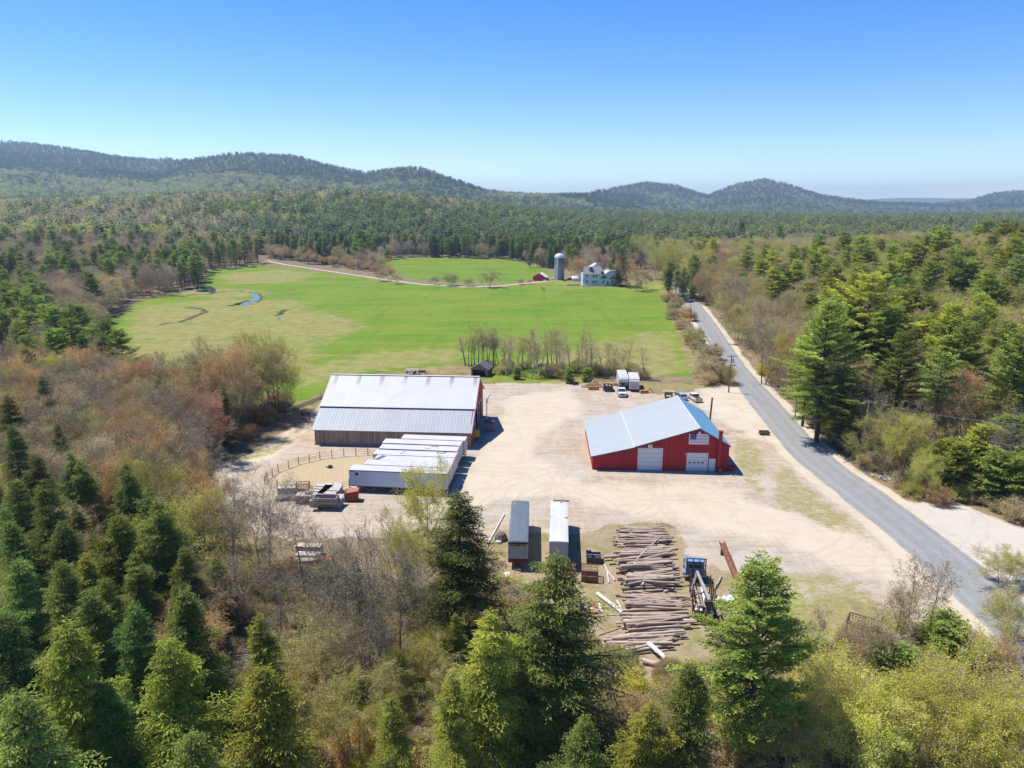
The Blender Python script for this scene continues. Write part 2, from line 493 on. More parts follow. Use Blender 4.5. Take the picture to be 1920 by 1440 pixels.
field = np.maximum(field, field0)
dry = np.maximum(dry, field0 * .5)
area = np.stack([gravel, field, dry, lot], 1)
area2 = np.stack([sand, weed, np.maximum(brown, 0), wet], 1)
area3 = np.stack([pen, turn, sh, sstep(480, 900, fy)], 1)
nX, nY = len(gx), len(gy)
ii = np.arange(nX * nY).reshape(nY, nX)
faces = np.stack([ii[:-1, :-1].ravel(), ii[:-1, 1:].ravel(), ii[1:, 1:].ravel(), ii[1:, :-1].ravel()], 1)

k = NT('ground_cover')
W = k.world()
sep = lambda a: (lambda nd: (k.l(a.outputs['Color'], nd.inputs[0]), nd)[1])(k.n('ShaderNodeSeparateColor'))
A1, A2, A3 = k.attr('area'), k.attr('area2'), k.attr('area3')
s1, s2, s3 = sep(A1), sep(A2), sep(A3)
lotA, wetA = A1.outputs['Alpha'], A2.outputs['Alpha']
n_big = k.noise(W, 0.035, 5, 0.6)
n_mid = k.noise(W, 0.22, 6, 0.65, 0.5)
n_fine = k.noise(W, 1.6, 6, 0.75)
n_vfine = k.noise(W, 7.0, 3, 0.7)
def edge(mask, amount=0.55, lo=0.42, hi=0.58):
    """mask whose blended outline is broken up by noise"""
    t = k.math('ADD', mask, k.math('MULTIPLY', k.math('SUBTRACT', n_fine, 0.5), amount))
    t = k.math('ADD', t, k.math('MULTIPLY', k.math('SUBTRACT', n_mid, 0.5), amount))
    return k.ramp(t, [(lo, 0.0), (hi, 1.0)])
# woodland floor: leaf litter, moss, thin grass
floor_c = k.ramp(n_mid, [(0.25, (0.10, 0.072, 0.045)), (0.5, (0.20, 0.15, 0.092)), (0.75, (0.29, 0.22, 0.14))])
floor_c = k.mix(k.ramp(n_fine, [(0.52, 0.0), (0.7, 0.7)]), floor_c, (0.13, 0.14, 0.045))
floor_c = k.mix(k.ramp(n_vfine, [(0.4, 0.0), (0.7, 0.45)]), floor_c, (0.31, 0.25, 0.17))
# field
st = k.noise(k.world((0.012, 0.05, 1), (0, 0, R(8))), 1.0, 5, 0.6, 0.8)
g1 = k.ramp(n_big, [(0.32, (0.070, 0.205, 0.006)), (0.5, (0.115, 0.262, 0.009)), (0.68, (0.200, 0.302, 0.018))])
g1 = k.mix(k.ramp(st, [(0.42, 0.0), (0.66, 0.7)]), g1, (0.265, 0.295, 0.045))
g1 = k.mix(k.ramp(n_mid, [(0.35, 0.35), (0.6, 0.0)]), g1, (0.095, 0.185, 0.016))
g1 = k.mix(k.ramp(n_fine, [(0.3, 0.3), (0.7, 0.0)]), g1, (0.12, 0.18, 0.02))
fl_ = k.noise(k.world((0.02, 0.32, 1), (0, 0, R(-12))), 1.0, 3, 0.5, 0.5)
g1 = k.mix(k.ramp(fl_, [(0.42, 0.0), (0.62, 0.28)]), g1, (0.26, 0.30, 0.045))
fl2 = k.noise(k.world((0.35, 0.02, 1), (0, 0, R(-9))), 1.0, 3, 0.6, 0.7)
g1 = k.mix(k.ramp(fl2, [(0.56, 0.0), (0.66, 0.3)]), g1, (0.065, 0.14, 0.012))
n_f2 = k.noise(W, 0.65, 5, 0.75)
g1 = k.mix(k.ramp(n_f2, [(0.46, 0.0), (0.68, 0.4)]), g1, (0.25, 0.27, 0.05))
dryc = k.ramp(n_mid, [(0.3, (0.235, 0.225, 0.062)), (0.7, (0.385, 0.325, 0.15))])
dt = k.math('ADD', s1.outputs[2], k.math('MULTIPLY', k.math('SUBTRACT', st, 0.5), 1.6))
g1 = k.mix(k.ramp(k.math('ADD', dt, k.math('MULTIPLY', k.math('SUBTRACT', n_mid, 0.5), 0.9)), [(0.30, 0.0), (1.05, 0.85)]), g1, dryc)
# yard: pale sandy gravel, wheel tracks, greyer compacted patches
tr1 = k.noise(k.world((0.07, 0.42, 1), (0, 0, R(20))), 1.0, 4, 0.6, 1.6)
tr2 = k.noise(k.world((0.42, 0.06, 1), (0, 0, R(32))), 1.0, 4, 0.6, 1.8)
gr = k.ramp(n_mid, [(0.25, (0.42, 0.34, 0.265)), (0.5, (0.53, 0.44, 0.345)), (0.75, (0.60, 0.515, 0.415))])
gr = k.mix(k.ramp(n_big, [(0.42, 0.0), (0.62, 0.65)]), gr, (0.49, 0.455, 0.41))
gr = k.mix(k.ramp(tr1, [(0.46, 0.0), (0.64, 0.7)]), gr, (0.39, 0.285, 0.20))
tr3 = k.noise(k.world((0.16, 1.3, 1), (0, 0, R(-38))), 1.0, 5, 0.7, 1.2)
gr = k.mix(k.ramp(tr3, [(0.5, 0.0), (0.66, 0.5)]), gr, (0.33, 0.25, 0.18))
gr = k.mix(k.ramp(k.noise(W, 0.09, 4, 0.6, 0.8), [(0.5, 0.0), (0.62, 0.55)]), gr, (0.55, 0.53, 0.50))
gr = k.mix(k.ramp(tr2, [(0.5, 0.0), (0.68, 0.45)]), gr, (0.62, 0.54, 0.44))
gr = k.mix(k.ramp(n_fine, [(0.32, 0.35), (0.55, 0.0)]), gr, (0.31, 0.24, 0.175))
sand_c = k.ramp(k.math('ADD', k.math('MULTIPLY', n_mid, 0.5), k.math('MULTIPLY', tr1, 0.5)), [(0.3, (0.55, 0.46, 0.355)), (0.5, (0.66, 0.575, 0.455)), (0.7, (0.72, 0.65, 0.54))])
sand_c = k.mix(k.ramp(n_vfine, [(0.35, 0.25), (0.6, 0.0)]), sand_c, (0.46, 0.38, 0.29))
sand_c = k.mix(s3.outputs[1], sand_c, (0.60, 0.57, 0.53))
lot_c = k.ramp(n_fine, [(0.25, (0.235, 0.18, 0.105)), (0.5, (0.37, 0.29, 0.185)), (0.75, (0.46, 0.38, 0.265))])
lot_c = k.mix(k.ramp(n_mid, [(0.5, 0.0), (0.64, 0.75)]), lot_c, (0.21, 0.215, 0.065))
weed_c = k.ramp(n_fine, [(0.3, (0.17, 0.20, 0.045)), (0.5, (0.30, 0.28, 0.10)), (0.7, (0.43, 0.36, 0.19))])
brown_c = k.ramp(n_mid, [(0.3, (0.20, 0.15, 0.07)), (0.55, (0.31, 0.25, 0.12)), (0.75, (0.42, 0.34, 0.20))])
brown_c = k.mix(k.ramp(n_fine, [(0.5, 0.0), (0.68, 0.6)]), brown_c, (0.20, 0.20, 0.07))
c = k.mix(1.0, floor_c, (1.2, 1.2, 1.2), 'MULTIPLY')
c = k.mix(k.math('MULTIPLY', A3.outputs['Alpha'], 0.9), c, k.ramp(k.noise(W, 0.012, 5, 0.65), [(0.35, (0.075, 0.105, 0.050)), (0.55, (0.125, 0.145, 0.065)), (0.7, (0.185, 0.175, 0.085))]))
c = k.mix(edge(s1.outputs[1], 0.4), c, g1)
c = k.mix(edge(s2.outputs[2], 0.7), c, brown_c)
c = k.mix(edge(lotA, 0.7), c, lot_c)
c = k.mix(edge(s1.outputs[0], 0.55), c, gr)
c = k.mix(k.math('MULTIPLY', edge(s2.outputs[0], 1.2, 0.25, 0.9), 0.75), c, sand_c)
n_w = k.noise(W, 0.55, 5, 0.75, 0.6)
wm = k.math('ADD', k.math('MULTIPLY', s2.outputs[1], 0.55), k.math('MULTIPLY', n_w, 0.75))
c = k.mix(k.math('MULTIPLY', k.ramp(wm, [(0.78, 0.0), (0.98, 1.0)]), k.math('MULTIPLY', s2.outputs[1], 0.9, True)), c, weed_c)
penc = k.ramp(n_fine, [(0.3, (0.43, 0.33, 0.19)), (0.7, (0.57, 0.47, 0.30))])
c = k.mix(k.math('MULTIPLY', edge(s3.outputs[0], 0.2), 0.85), c, penc)
c = k.mix(k.math('MULTIPLY', edge(wetA, 0.5), 0.8), c, (0.075, 0.06, 0.04))
# wheel tracks: pairs of ruts on turning circles, broken by noise
tracks = None
for (tx_, ty_, tr_) in [(1010, 900, 21), (1180, 700, 45), (980, 820, 17), (1250, 1000, 30), (860, 1010, 26), (1400, 900, 34), (620, 980, 18), (1100, 960, 12), (1500, 1100, 30), (930, 700, 30), (1300, 940, 24), (500, 870, 22)]:
    q = P(tx_, ty_)
    vd = k.n('ShaderNodeVectorMath', operation='DISTANCE')
    k.l(W, vd.inputs[0])
    vd.inputs[1].default_value = (q.x, q.y, 0)
    dd = k.math('ABSOLUTE', k.math('SUBTRACT', k.math('ADD', vd.outputs['Value'], k.math('MULTIPLY', n_big, 9.0)), tr_ + 4.5))
    dd = k.math('ABSOLUTE', k.math('SUBTRACT', dd, 0.95))
    ln = k.ramp(dd, [(0.0, 1.0), (0.18, 0.8), (0.42, 0.0)])
    tracks = ln if tracks is None else k.math('MAXIMUM', tracks, ln)
tracks = k.math('MULTIPLY', tracks, k.ramp(n_mid, [(0.38, 0.0), (0.6, 1.0)]))
tracks = k.math('MULTIPLY', tracks, s1.outputs[0])
c = k.mix(k.math('MULTIPLY', tracks, 0.26), c, (0.36, 0.27, 0.19))
c = k.mix(1.0, c, (0.77, 0.76, 0.72), 'MULTIPLY')
k.base(c)
k.b.inputs['Roughness'].default_value = 0.95
k.b.inputs['Specular IOR Level'].default_value = 0.1
k.bump(k.math('ADD', n_fine, k.math('MULTIPLY', n_mid, 1.5)), 0.35, 0.25)
ground = link('ground', np_mesh('ground', np.stack([fx, fy, GZ.ravel()], 1), faces, k.m, {'area': area, 'area2': area2, 'area3': area3}, smooth=True))
tag(ground, kind='structure')
# ------------------------------------------------------------------ paved road
def resample(pts, step):
    p = np.array([(q.x, q.y) for q in pts])
    d = np.r_[0, np.cumsum(np.hypot(*np.diff(p, axis=0).T))]
    t = np.linspace(0, 1, 260) * d[-1]
    # smooth by averaging
    x, y = np.interp(t, d, p[:, 0]), np.interp(t, d, p[:, 1])
    for _ in range(5):
        x[1:-1] = (x[:-2] + 2 * x[1:-1] + x[2:]) / 4
        y[1:-1] = (y[:-2] + 2 * y[1:-1] + y[2:]) / 4
    return x, y
lx, ly = resample(_rl, 1)
rx, ry = resample(_rr, 1)
nj = 9
V = []
for i in range(260):
    for j in range(nj):
        t = j / (nj - 1)
        jit = (N2(i * 0.7, j * 3.3) - 0.5) * (0.35 if j in (0, nj - 1) else 0)
        x = lx[i] * (1 - t) + rx[i] * t + jit
        y = ly[i] * (1 - t) + ry[i] * t
        crown = 0.03 + 0.07 * (1 - (2 * t - 1) ** 2)
        V.append((x, y, crown))
ii = np.arange(260 * nj).reshape(260, nj)
F = np.stack([ii[:-1, :-1].ravel(), ii[:-1, 1:].ravel(), ii[1:, 1:].ravel(), ii[1:, :-1].ravel()], 1)
k = NT('worn_asphalt')
W = k.world()
tt = np.tile(np.linspace(0, 1, nj), 260)
lane = k.attr('across').outputs['Fac']
n1 = k.noise(W, 0.5, 6, 0.7)
n2 = k.noise(W, 9.0, 4, 0.75)
c = k.ramp(n1, [(0.3, (0.235, 0.235, 0.233)), (0.7, (0.300, 0.298, 0.290))])
c = k.mix(k.ramp(n2, [(0.35, 0.4), (0.6, 0.0)]), c, (0.185, 0.185, 0.185))
wheel = k.ramp(lane, [(0.08, 0.0), (0.2, 0.5), (0.32, 0.0), (0.47, 0.15), (0.5, 0.3), (0.53, 0.1), (0.68, 0.0), (0.8, 0.5), (0.92, 0.0)])
c = k.mix(wheel, c, (0.345, 0.340, 0.328))
dust = k.math('ADD', k.ramp(lane, [(0.0, 1.0), (0.10, 0.0), (0.90, 0.0), (1.0, 1.0)]), k.math('MULTIPLY', k.math('SUBTRACT', n1, 0.5), 1.4))
c = k.mix(k.ramp(dust, [(0.4, 0.0), (1.0, 0.55)]), c, (0.45, 0.40, 0.33))
cr = k.noise(k.world((0.3, 0.3, 1)), 1.0, 8, 0.8, 2.0)
c = k.mix(k.ramp(cr, [(0.49, 0.0), (0.5, 0.5), (0.51, 0.0)]), c, (0.07, 0.07, 0.07))
c = k.mix(1.0, c, (0.86, 0.87, 0.86), 'MULTIPLY')
k.base(c)
k.b.inputs['Roughness'].default_value = 0.9
tag(link('road', np_mesh('road', np.array(V), F, k.m, {'across': tt})), kind='structure')
# farm track between the two fields
tp = PP([(500, 490), (540, 497), (600, 506), (660, 515), (720, 524), (790, 533), (870, 538), (930, 537), (985, 531), (1030, 527)])
tx, ty = resample(tp, 1)
V = []
for i in range(260):
    for s in (-1.6, 1.6):
        V.append((tx[i] + (N1(i * .5, 3) - .5) * .8, ty[i] + s * 1.35 + (N1(i * .4, s + 5) - .5), 0.03 + Tz(tx[i], ty[i] + s)))
ii = np.arange(520).reshape(260, 2)
F = np.stack([ii[:-1, 0], ii[:-1, 1], ii[1:, 1], ii[1:, 0]], 1)
tag(link('farm_track', np_mesh('farm_track', np.array(V), F, mottled('track_sand', (0.45, 0.38, 0.29), 0.2, 0.3))), kind='structure')
# stream in the meadow: two open reaches and a thread of a ditch
k = NT('stream_water')
k.base((0.035, 0.055, 0.07))
k.b.inputs['Roughness'].default_value = 0.06
k.b.inputs['Specular IOR Level'].default_value = 0.6
k.bump(k.noise(k.world(), 2.0, 3, 0.5), 0.15, 0.05)
WATER = k.m
POOLS = [[(380, 538), (394, 536), (405, 542), (405, 549), (396, 551), (388, 545)], [(464, 548), (476, 549), (488, 556), (485, 564), (474, 566), (470, 561), (478, 556), (472, 551)], [(452, 570), (464, 566), (472, 567), (462, 574), (452, 573)], [(520, 595), (526, 594), (525, 599), (521, 599)]]
m = MB()
for q in POOLS:
    pts = [(p.x, p.y, 0.05) for p in PP(q)]
    m.add(pts, [tuple(range(len(pts)))])
tag(m.build('stream_water', WATER), kind='structure')
V, F = [], []
for line, w0 in (([(296, 609), (318, 606), (338, 604), (352, 598), (368, 592), (380, 587), (390, 586), (384, 581), (362, 577), (345, 576)], 1.5), ([(300, 553), (335, 557), (362, 552), (392, 552), (418, 547), (440, 545), (462, 547)], 1.3), ([(436, 573), (452, 569), (470, 571)], 1.8), ([(470, 547), (482, 550), (491, 557), (484, 567)], 1.2), ([(545, 768), (580, 756), (625, 738), (665, 727), (700, 716), (745, 704)], .5), ([(520, 592), (528, 584), (540, 580)], 1.0)):
    sx, sy = resample(PP(line), 1)
    n0 = len(V)
    for i in range(260):
        ww = w0 * (0.4 + 0.9 * N1(i * .21, w0 * 9 + len(V) * .01)) * (1 if 8 < i < 252 else .3)
        tx0, ty0 = sx[min(i + 1, 259)] - sx[max(i - 1, 0)], sy[min(i + 1, 259)] - sy[max(i - 1, 0)]
        ln_ = math.hypot(tx0, ty0) + 1e-6
        mx, my = (N2(i * .13, w0) - .5) * 3, (N3(i * .13, w0) - .5) * 4
        for s in (-1, 1): V.append((sx[i] + mx - ty0 / ln_ * ww * s, sy[i] + my + tx0 / ln_ * ww * s, .025))
    F += [(n0 + 2 * i, n0 + 2 * i + 1, n0 + 2 * i + 3, n0 + 2 * i + 2) for i in range(259)]
tag(link('stream_bank', np_mesh('stream_bank', np.array(V), np.array(F), mottled('dark_sedge', (0.085, 0.085, 0.035), .4, 1.0, .95, 0, .05))), kind='structure')
# ------------------------------------------------------------------ tree makers
def sprays(p, d, nrm, l, wd, tone, bend=0.15):
    """kite-shaped sprays: base, two shoulders, tip"""
    p, d, nrm = np.asarray(p), np.asarray(d), np.asarray(nrm)
    d = d / (np.linalg.norm(d, axis=1, keepdims=True) + 1e-9)
    s = np.cross(d, nrm)
    s /= np.linalg.norm(s, axis=1, keepdims=True) + 1e-9
    up = np.cross(s, d)
    l, wd = np.asarray(l)[:, None], np.asarray(wd)[:, None]
    mid = p + d * l * 0.45 + up * l * bend * 0.5
    v = np.stack([p, mid + s * wd / 2, p + d * l - up * l * bend * 0.3, mid - s * wd / 2], 1).reshape(-1, 3)
    f = np.arange(len(p) * 4).reshape(-1, 4)
    return v, f, np.repeat(np.asarray(tone), 4)
def tubes(segs, n=4):
    """segs rows: p0 p1 r0 r1 -> open prisms"""
    a = np.asarray(segs, float)
    p0, p1, r0, r1 = a[:, :3], a[:, 3:6], a[:, 6], a[:, 7]
    d = p1 - p0
    d /= np.linalg.norm(d, axis=1, keepdims=True) + 1e-9
    ref = np.where(np.abs(d[:, 2:3]) < 0.9, np.array([[0, 0, 1.0]]), np.array([[1.0, 0, 0]]))
    u = np.cross(d, ref)
    u /= np.linalg.norm(u, axis=1, keepdims=True) + 1e-9
    w_ = np.cross(d, u)
    ang = 2 * np.pi * np.arange(n) / n
    ring = u[:, None, :] * np.cos(ang)[None, :, None] + w_[:, None, :] * np.sin(ang)[None, :, None]
    A = p0[:, None, :] + ring * r0[:, None, None]
    B = p1[:, None, :] + ring * r1[:, None, None]
    v = np.concatenate([A, B], 1).reshape(-1, 3)
    b = (np.arange(len(a)) * 2 * n)[:, None]
    i = np.arange(n)
    q = np.stack([i, (i + 1) % n, n + (i + 1) % n, n + i], 1)
    f = (b[:, :, None] + q[None]).reshape(-1, 4)
    return v, f
def conifer(name, seed, H, RAD, z0=0.08, kind='hemlock', detail=1.0, lean=0.0, gaps=0.25):
    """-> (wood mesh, crown mesh)"""
    rg = np.random.default_rng(seed)
    wood = []
    nz = 9
    zs = np.linspace(0, H * 0.985, nz)
    bx = np.cumsum(rg.normal(0, 0.012 * H / nz, nz)) + lean * (zs / H) ** 1.5
    by = np.cumsum(rg.normal(0, 0.012 * H / nz, nz))
    tr = 0.016 * H * (1 - zs / H * 0.96) + 0.01
    for i in range(nz - 1):
        wood.append([bx[i], by[i], zs[i] - (0.8 if i == 0 else 0), bx[i + 1], by[i + 1], zs[i + 1], tr[i], tr[i + 1]])
    P_, D_, N_, L_, W_, T_ = [], [], [], [], [], []
    if kind == 'hemlock':
        nb = int(H * 13)
        hz = z0 * H + (H - z0 * H) * np.sort(rg.random(nb)) ** 0.92
    else:
        lev, z = [], z0 * H
        while z < H * 0.97:
            lev += [z] * int(rg.integers(5, 9) if detail > 1 else rg.integers(4, 7))
            z += rg.uniform(0.55, 1.15) * (1.35 - z / H * 0.7) * H / 22
        hz = np.array(lev)
        nb = len(hz)
    az0 = rg.random() * 6.28
    ph = rg.random(4) * 6.28
    for j in range(nb):
        z = hz[j] + rg.normal(0, 0.12)
        t = (z - z0 * H) / (H - z0 * H)
        t = min(max(t, 0), 0.995)
        az = az0 + j * 2.39996 + rg.normal(0, 0.35)
        lob = 1 + 0.26 * math.sin(2 * az + ph[0]) + 0.12 * math.sin(3 * az + ph[1] + t * 9)
        if kind == 'hemlock':
            L = RAD * (1 - t) ** 0.66 * (0.6 + 0.4 * min(1, t / 0.12)) * (0.62 + 0.5 * rg.random() ** 1.6) * lob * (1 + 0.22 * math.sin(t * 23 + ph[2] + az))
            el = -0.12 + 0.75 * t ** 2 + rg.normal(0, 0.08)
            droop = 0.24
        else:
            prof = np.interp(t, [0, 0.15, 0.4, 0.7, 0.9, 1.0], [0.5, 0.85, 1.0, 0.72, 0.40, 0.10])
            L = RAD * prof * rg.uniform(0.55, 1.12) * lob
            el = 0.02 + 0.6 * t ** 1.5 + rg.normal(0, 0.1)
            droop = -0.10 if t > 0.3 else 0.08
        if kind == 'hemlock':
            if rg.random() < gaps * 0.35 and t < 0.8: continue           # boughs missing: gaps in the crown
            if rg.random() < 0.07 * gaps + 0.02: L *= 1.25
        L = max(L, 0.35)
        dead = kind == 'hemlock' and t < 0.3 and rg.random() < 0.12
        ca, sa, ce, se = math.cos(az), math.sin(az), math.cos(el), math.sin(el)
        o = np.array([np.interp(z, zs, bx), np.interp(z, zs, by), z])
        def at(s):
            return o + L * s * np.array([ca * ce, sa * ce, se]) - np.array([0, 0, 1]) * droop * L * s * s
        pts = [at(s) for s in (0, 0.5, 1.0)]
        r0 = min(0.05 + 0.012 * L, np.interp(z, zs, tr) * 0.6)
        wood.append([*pts[0], *pts[1], r0, r0 * 0.55])
        wood.append([*pts[1], *pts[2], r0 * 0.55, 0.012])
        if dead: continue
        btone = rg.uniform(-0.16, 0.16) + 0.13 * math.sin(az * 1.0 + t * 17 + ph[3])
        step = 0.33 / detail
        if kind == 'hemlock':
            for s in np.arange(0.16, 1.001, max(step / L, 0.07)):
                b = at(s)
                lt = min(((1 - s) * 0.48 * L + 0.45), 2.0) * rg.uniform(0.7, 1.1)
                for sd in ((-1, 1) if s < 0.97 else (0.2,)):
                    a2 = az + sd * rg.uniform(0.55, 1.15)
                    dv = np.array([math.cos(a2), math.sin(a2), el * 0.5 - 0.22 + rg.normal(0, 0.12)])
                    for q in np.arange(0.0, lt, 0.25 / detail):
                        P_.append(b + dv * q - np.array([0, 0, 0.12 * q * q]))
                        a3 = a2 + rg.normal(0, 0.75)
                        D_.append([math.cos(a3), math.sin(a3), -0.30 + rg.normal(0, 0.42)])
                        N_.append([rg.normal(0, 0.6), rg.normal(0, 0.6), 1])
                        L_.append(rg.uniform(0.36, 0.70) / detail)
                        W_.append(rg.uniform(0.10, 0.19) / detail ** 0.8)
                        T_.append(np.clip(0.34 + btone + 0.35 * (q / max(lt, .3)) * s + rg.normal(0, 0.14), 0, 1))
        else:
            for s in np.arange(0.3, 1.001, max(0.42 / detail / L, 0.07)):
                b = at(s)
                lt = min((1 - s) * 0.5 * L + 0.35, 1.6) * rg.uniform(0.6, 1.1)
                for sd in ((-1, 1) if s < 0.95 else (0.1,)):
                    a2 = az + sd * rg.uniform(0.5, 1.0)
                    dv = np.array([math.cos(a2), math.sin(a2), 0.12 + rg.normal(0, 0.08)])
                    for q in np.arange(0.1, lt + 0.15, 0.4 / detail):
                        c0 = b + dv * q
                        for _ in range(4):
                            a3 = a2 + rg.normal(0, 1.0)
                            P_.append(c0)
                            D_.append([math.cos(a3), math.sin(a3), rg.uniform(-0.15, 0.75)])
                            N_.append([rg.normal(0, 0.5), rg.normal(0, 0.5), 1])
                            L_.append(rg.uniform(0.38, 0.62) / detail ** 0.8)
                            W_.append(rg.uniform(0.13, 0.22) / detail)
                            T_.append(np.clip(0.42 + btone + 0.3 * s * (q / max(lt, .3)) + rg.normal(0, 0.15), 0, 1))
    v, f, tn = sprays(P_, D_, N_, L_, W_, T_)
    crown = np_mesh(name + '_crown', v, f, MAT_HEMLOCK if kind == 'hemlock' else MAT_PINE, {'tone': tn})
    v, f = tubes(wood, 5)
    trunk = np_mesh(name + '_trunk', v, f, MAT_BARK_DARK, None, True)
    return trunk, crown
def broadleaf(name, seed, H, RAD, fork=0.35, buds=1.0, fine=1.0, lean=0.0, stems=1, budsize=0.16, upright=0.6, mat=None, twig_mat=None):
    """leafless or budding tree -> (wood mesh, crown mesh of twigs and buds)"""
    rg = np.random.default_rng(seed)
    wood, twig = [], []
    P_, D_, L_, W_, T_ = [], [], [], [], []
    def grow(p, d, L, r, lev):
        n = 4 if lev < 2 else 3 if lev < 3 else 2
        p = np.array(p, float)
        d = np.array(d, float)
        pts = [p.copy()]
        for i in range(n):
            d = d + rg.normal(0, 0.10 + 0.05 * lev, 3) + np.array([0, 0, upright * (0.10 if lev else 0.05)])
            d /= np.linalg.norm(d)
            p = p + d * L / n
            pts.append(p.copy())
        for i in range(n):
            ra, rb = r * (1 - 0.75 * i / n), r * (1 - 0.75 * (i + 1) / n)
            (wood if lev < 2 else twig).append([*pts[i], *pts[i + 1], max(ra, 0.012), max(rb, 0.010)])
        if lev >= 4 or L < 0.35:
            ends.append((pts[-1], d, L))
            for i in range(n): ends.append((pts[i], d, L))
            return
        k_ = [0, 7, 6, 5, 4][lev] if lev else 0
        k_ = max(2, int(round(k_ * (fine if lev > 1 else 1) * rg.uniform(0.75, 1.2))))
        for c in range(k_):
            s = rg.uniform(0.22, 1.0) if c else 1.0
            i = min(int(s * n), n - 1)
            q = pts[i] + (pts[i + 1] - pts[i]) * (s * n - i)
            a = rg.random() * 6.283
            side = np.cross(d, [math.cos(a), math.sin(a), 0.3])
            side /= np.linalg.norm(side) + 1e-9
            sp = rg.uniform(0.45, 0.95)
            nd = d * math.cos(sp) + side * math.sin(sp)
            grow(q, nd, L * (0.58 if c else 0.62) * rg.uniform(0.75, 1.15), max(r * (1 - 0.7 * s) * 0.62, 0.012), lev + 1)
    ends = []
    for st in range(stems):
        a = rg.random() * 6.28
        off = np.array([math.cos(a), math.sin(a), 0]) * (0 if stems == 1 else 0.25 + 0.12 * stems)
        d = np.array([math.cos(a) * 0.22 * (stems > 1) + lean, math.sin(a) * 0.22 * (stems > 1), 1.0])
        d /= np.linalg.norm(d)
        r = 0.0125 * H / (stems ** 0.4)
        hs = H * (1 if st == 0 else rg.uniform(0.7, 1.0))
        # trunk
        pts = [off + np.array([0, 0, -0.6])]
        n = 7
        tl = hs * (fork + (1 - fork) * 0.72)
        p = off.copy()
        for i in range(n):
            d = d + rg.normal(0, 0.035, 3)
            d /= np.linalg.norm(d)
            p = p + d * tl / n
            pts.append(p.copy())
        for i in range(n):
            wood.append([*pts[i], *pts[i + 1], r * (1 - 0.85 * i / n), r * (1 - 0.85 * (i + 1) / n)])
        nl = int(rg.integers(9, 13)) if stems < 3 else 5
        for c in range(nl):
            s = fork + (1 - fork) * (c + rg.random() * 0.8) / nl
            i = min(int(s * n), n - 1)
            q = pts[i] + (pts[i + 1] - pts[i]) * (s * n - i)
            a = c * 2.4 + rg.normal(0, 0.4)
            el = rg.uniform(0.35, 0.9) * (0.6 + upright * 0.6)
            Lb = min(RAD * rg.uniform(0.8, 1.15), (hs - q[2]) * 1.05 + 0.6) * (1.05 - 0.35 * (s - fork))
            grow(q, [math.cos(a) * math.cos(el), math.sin(a) * math.cos(el), math.sin(el)], Lb, r * (1 - 0.8 * s) * 0.55, 1)
        grow(pts[-1], d, (hs - pts[-1][2]) * 0.9, r * 0.2, 2)
    v1, f1 = tubes(wood, 5)
    trunk = np_mesh(name + '_trunk', v1, f1, mat or MAT_BARK, None, True)
    v2, f2 = tubes(twig, 3)
    tn = np.full(len(v2), 0.4)
    parts_v, parts_f, parts_t, nb = [v2], [f2], [tn], len(v2)
    mi = np.zeros(len(f2), int)
    if buds > 0:
        for (p, d, L) in ends:
            for _ in range(max(0, int(rg.poisson(buds)))):
                P_.append(p + rg.normal(0, 0.22, 3))
                D_.append(d * 0.6 + rg.normal(0, 0.6, 3))
                L_.append(rg.uniform(0.6, 1.3) * budsize)
                W_.append(rg.uniform(0.5, 0.9) * budsize)
                T_.append(np.clip(rg.normal(0.5, 0.28), 0, 1))
        if P_:
            v3, f3, t3 = sprays(P_, D_, rg.normal(0, 1, (len(P_), 3)), L_, W_, T_)
            parts_v.append(v3)
            parts_f.append(f3 + nb)
            parts_t.append(t3)
            mi = np.r_[mi, np.ones(len(f3), int)]
    crown = np_mesh(name + '_crown', np.concatenate(parts_v), np.concatenate(parts_f), [twig_mat or MAT_TWIG, MAT_BUD], {'tone': np.concatenate(parts_t)})
    crown.polygons.foreach_set('material_index', mi.astype(np.int32))
    return trunk, crown
def far_conifer(name, seed, n=80, H=18.0, RAD=3.4, z0=0.12, tall=False):
    rg = np.random.default_rng(seed)
    t = rg.random(n) ** 0.8
    az = rg.random(n) * 6.283
    prof = np.interp(t, [0, 0.1, 0.4, 0.8, 1], [0.7, 1, 0.75, 0.35, 0.05]) if not tall else np.interp(t, [0, 0.3, 0.55, 0.85, 1], [0.35, 0.8, 1, 0.6, 0.1])
    rr = RAD * prof * rg.uniform(0.35, 0.8, n)
    z = H * (z0 + (1 - z0) * t)
    p = np.stack([np.cos(az) * rr * 0.6, np.sin(az) * rr * 0.6, z], 1)
    d = np.stack([np.cos(az), np.sin(az), rg.uniform(-0.45, 0.3, n)], 1)
    nr = np.stack([rg.normal(0, .3, n), rg.normal(0, .3, n), np.ones(n)], 1)
    v, f, tn = sprays(p, d, nr, RAD * prof * rg.uniform(0.6, 0.95, n) + 0.5, RAD * (0.25 + 0.4 * prof), np.clip(0.35 + 0.3 * t + rg.normal(0, 0.2, n), 0, 1))
    tv, tf = tubes([[0, 0, -2, 0, 0, H * 0.98, 0.22, 0.05]], 4)
    v2 = np.concatenate([v, tv])
    return np_mesh(name, v2, np.concatenate([f, tf + len(v)]), MAT_FAR, {'tone': np.r_[tn, np.full(len(tv), 0.0)]})
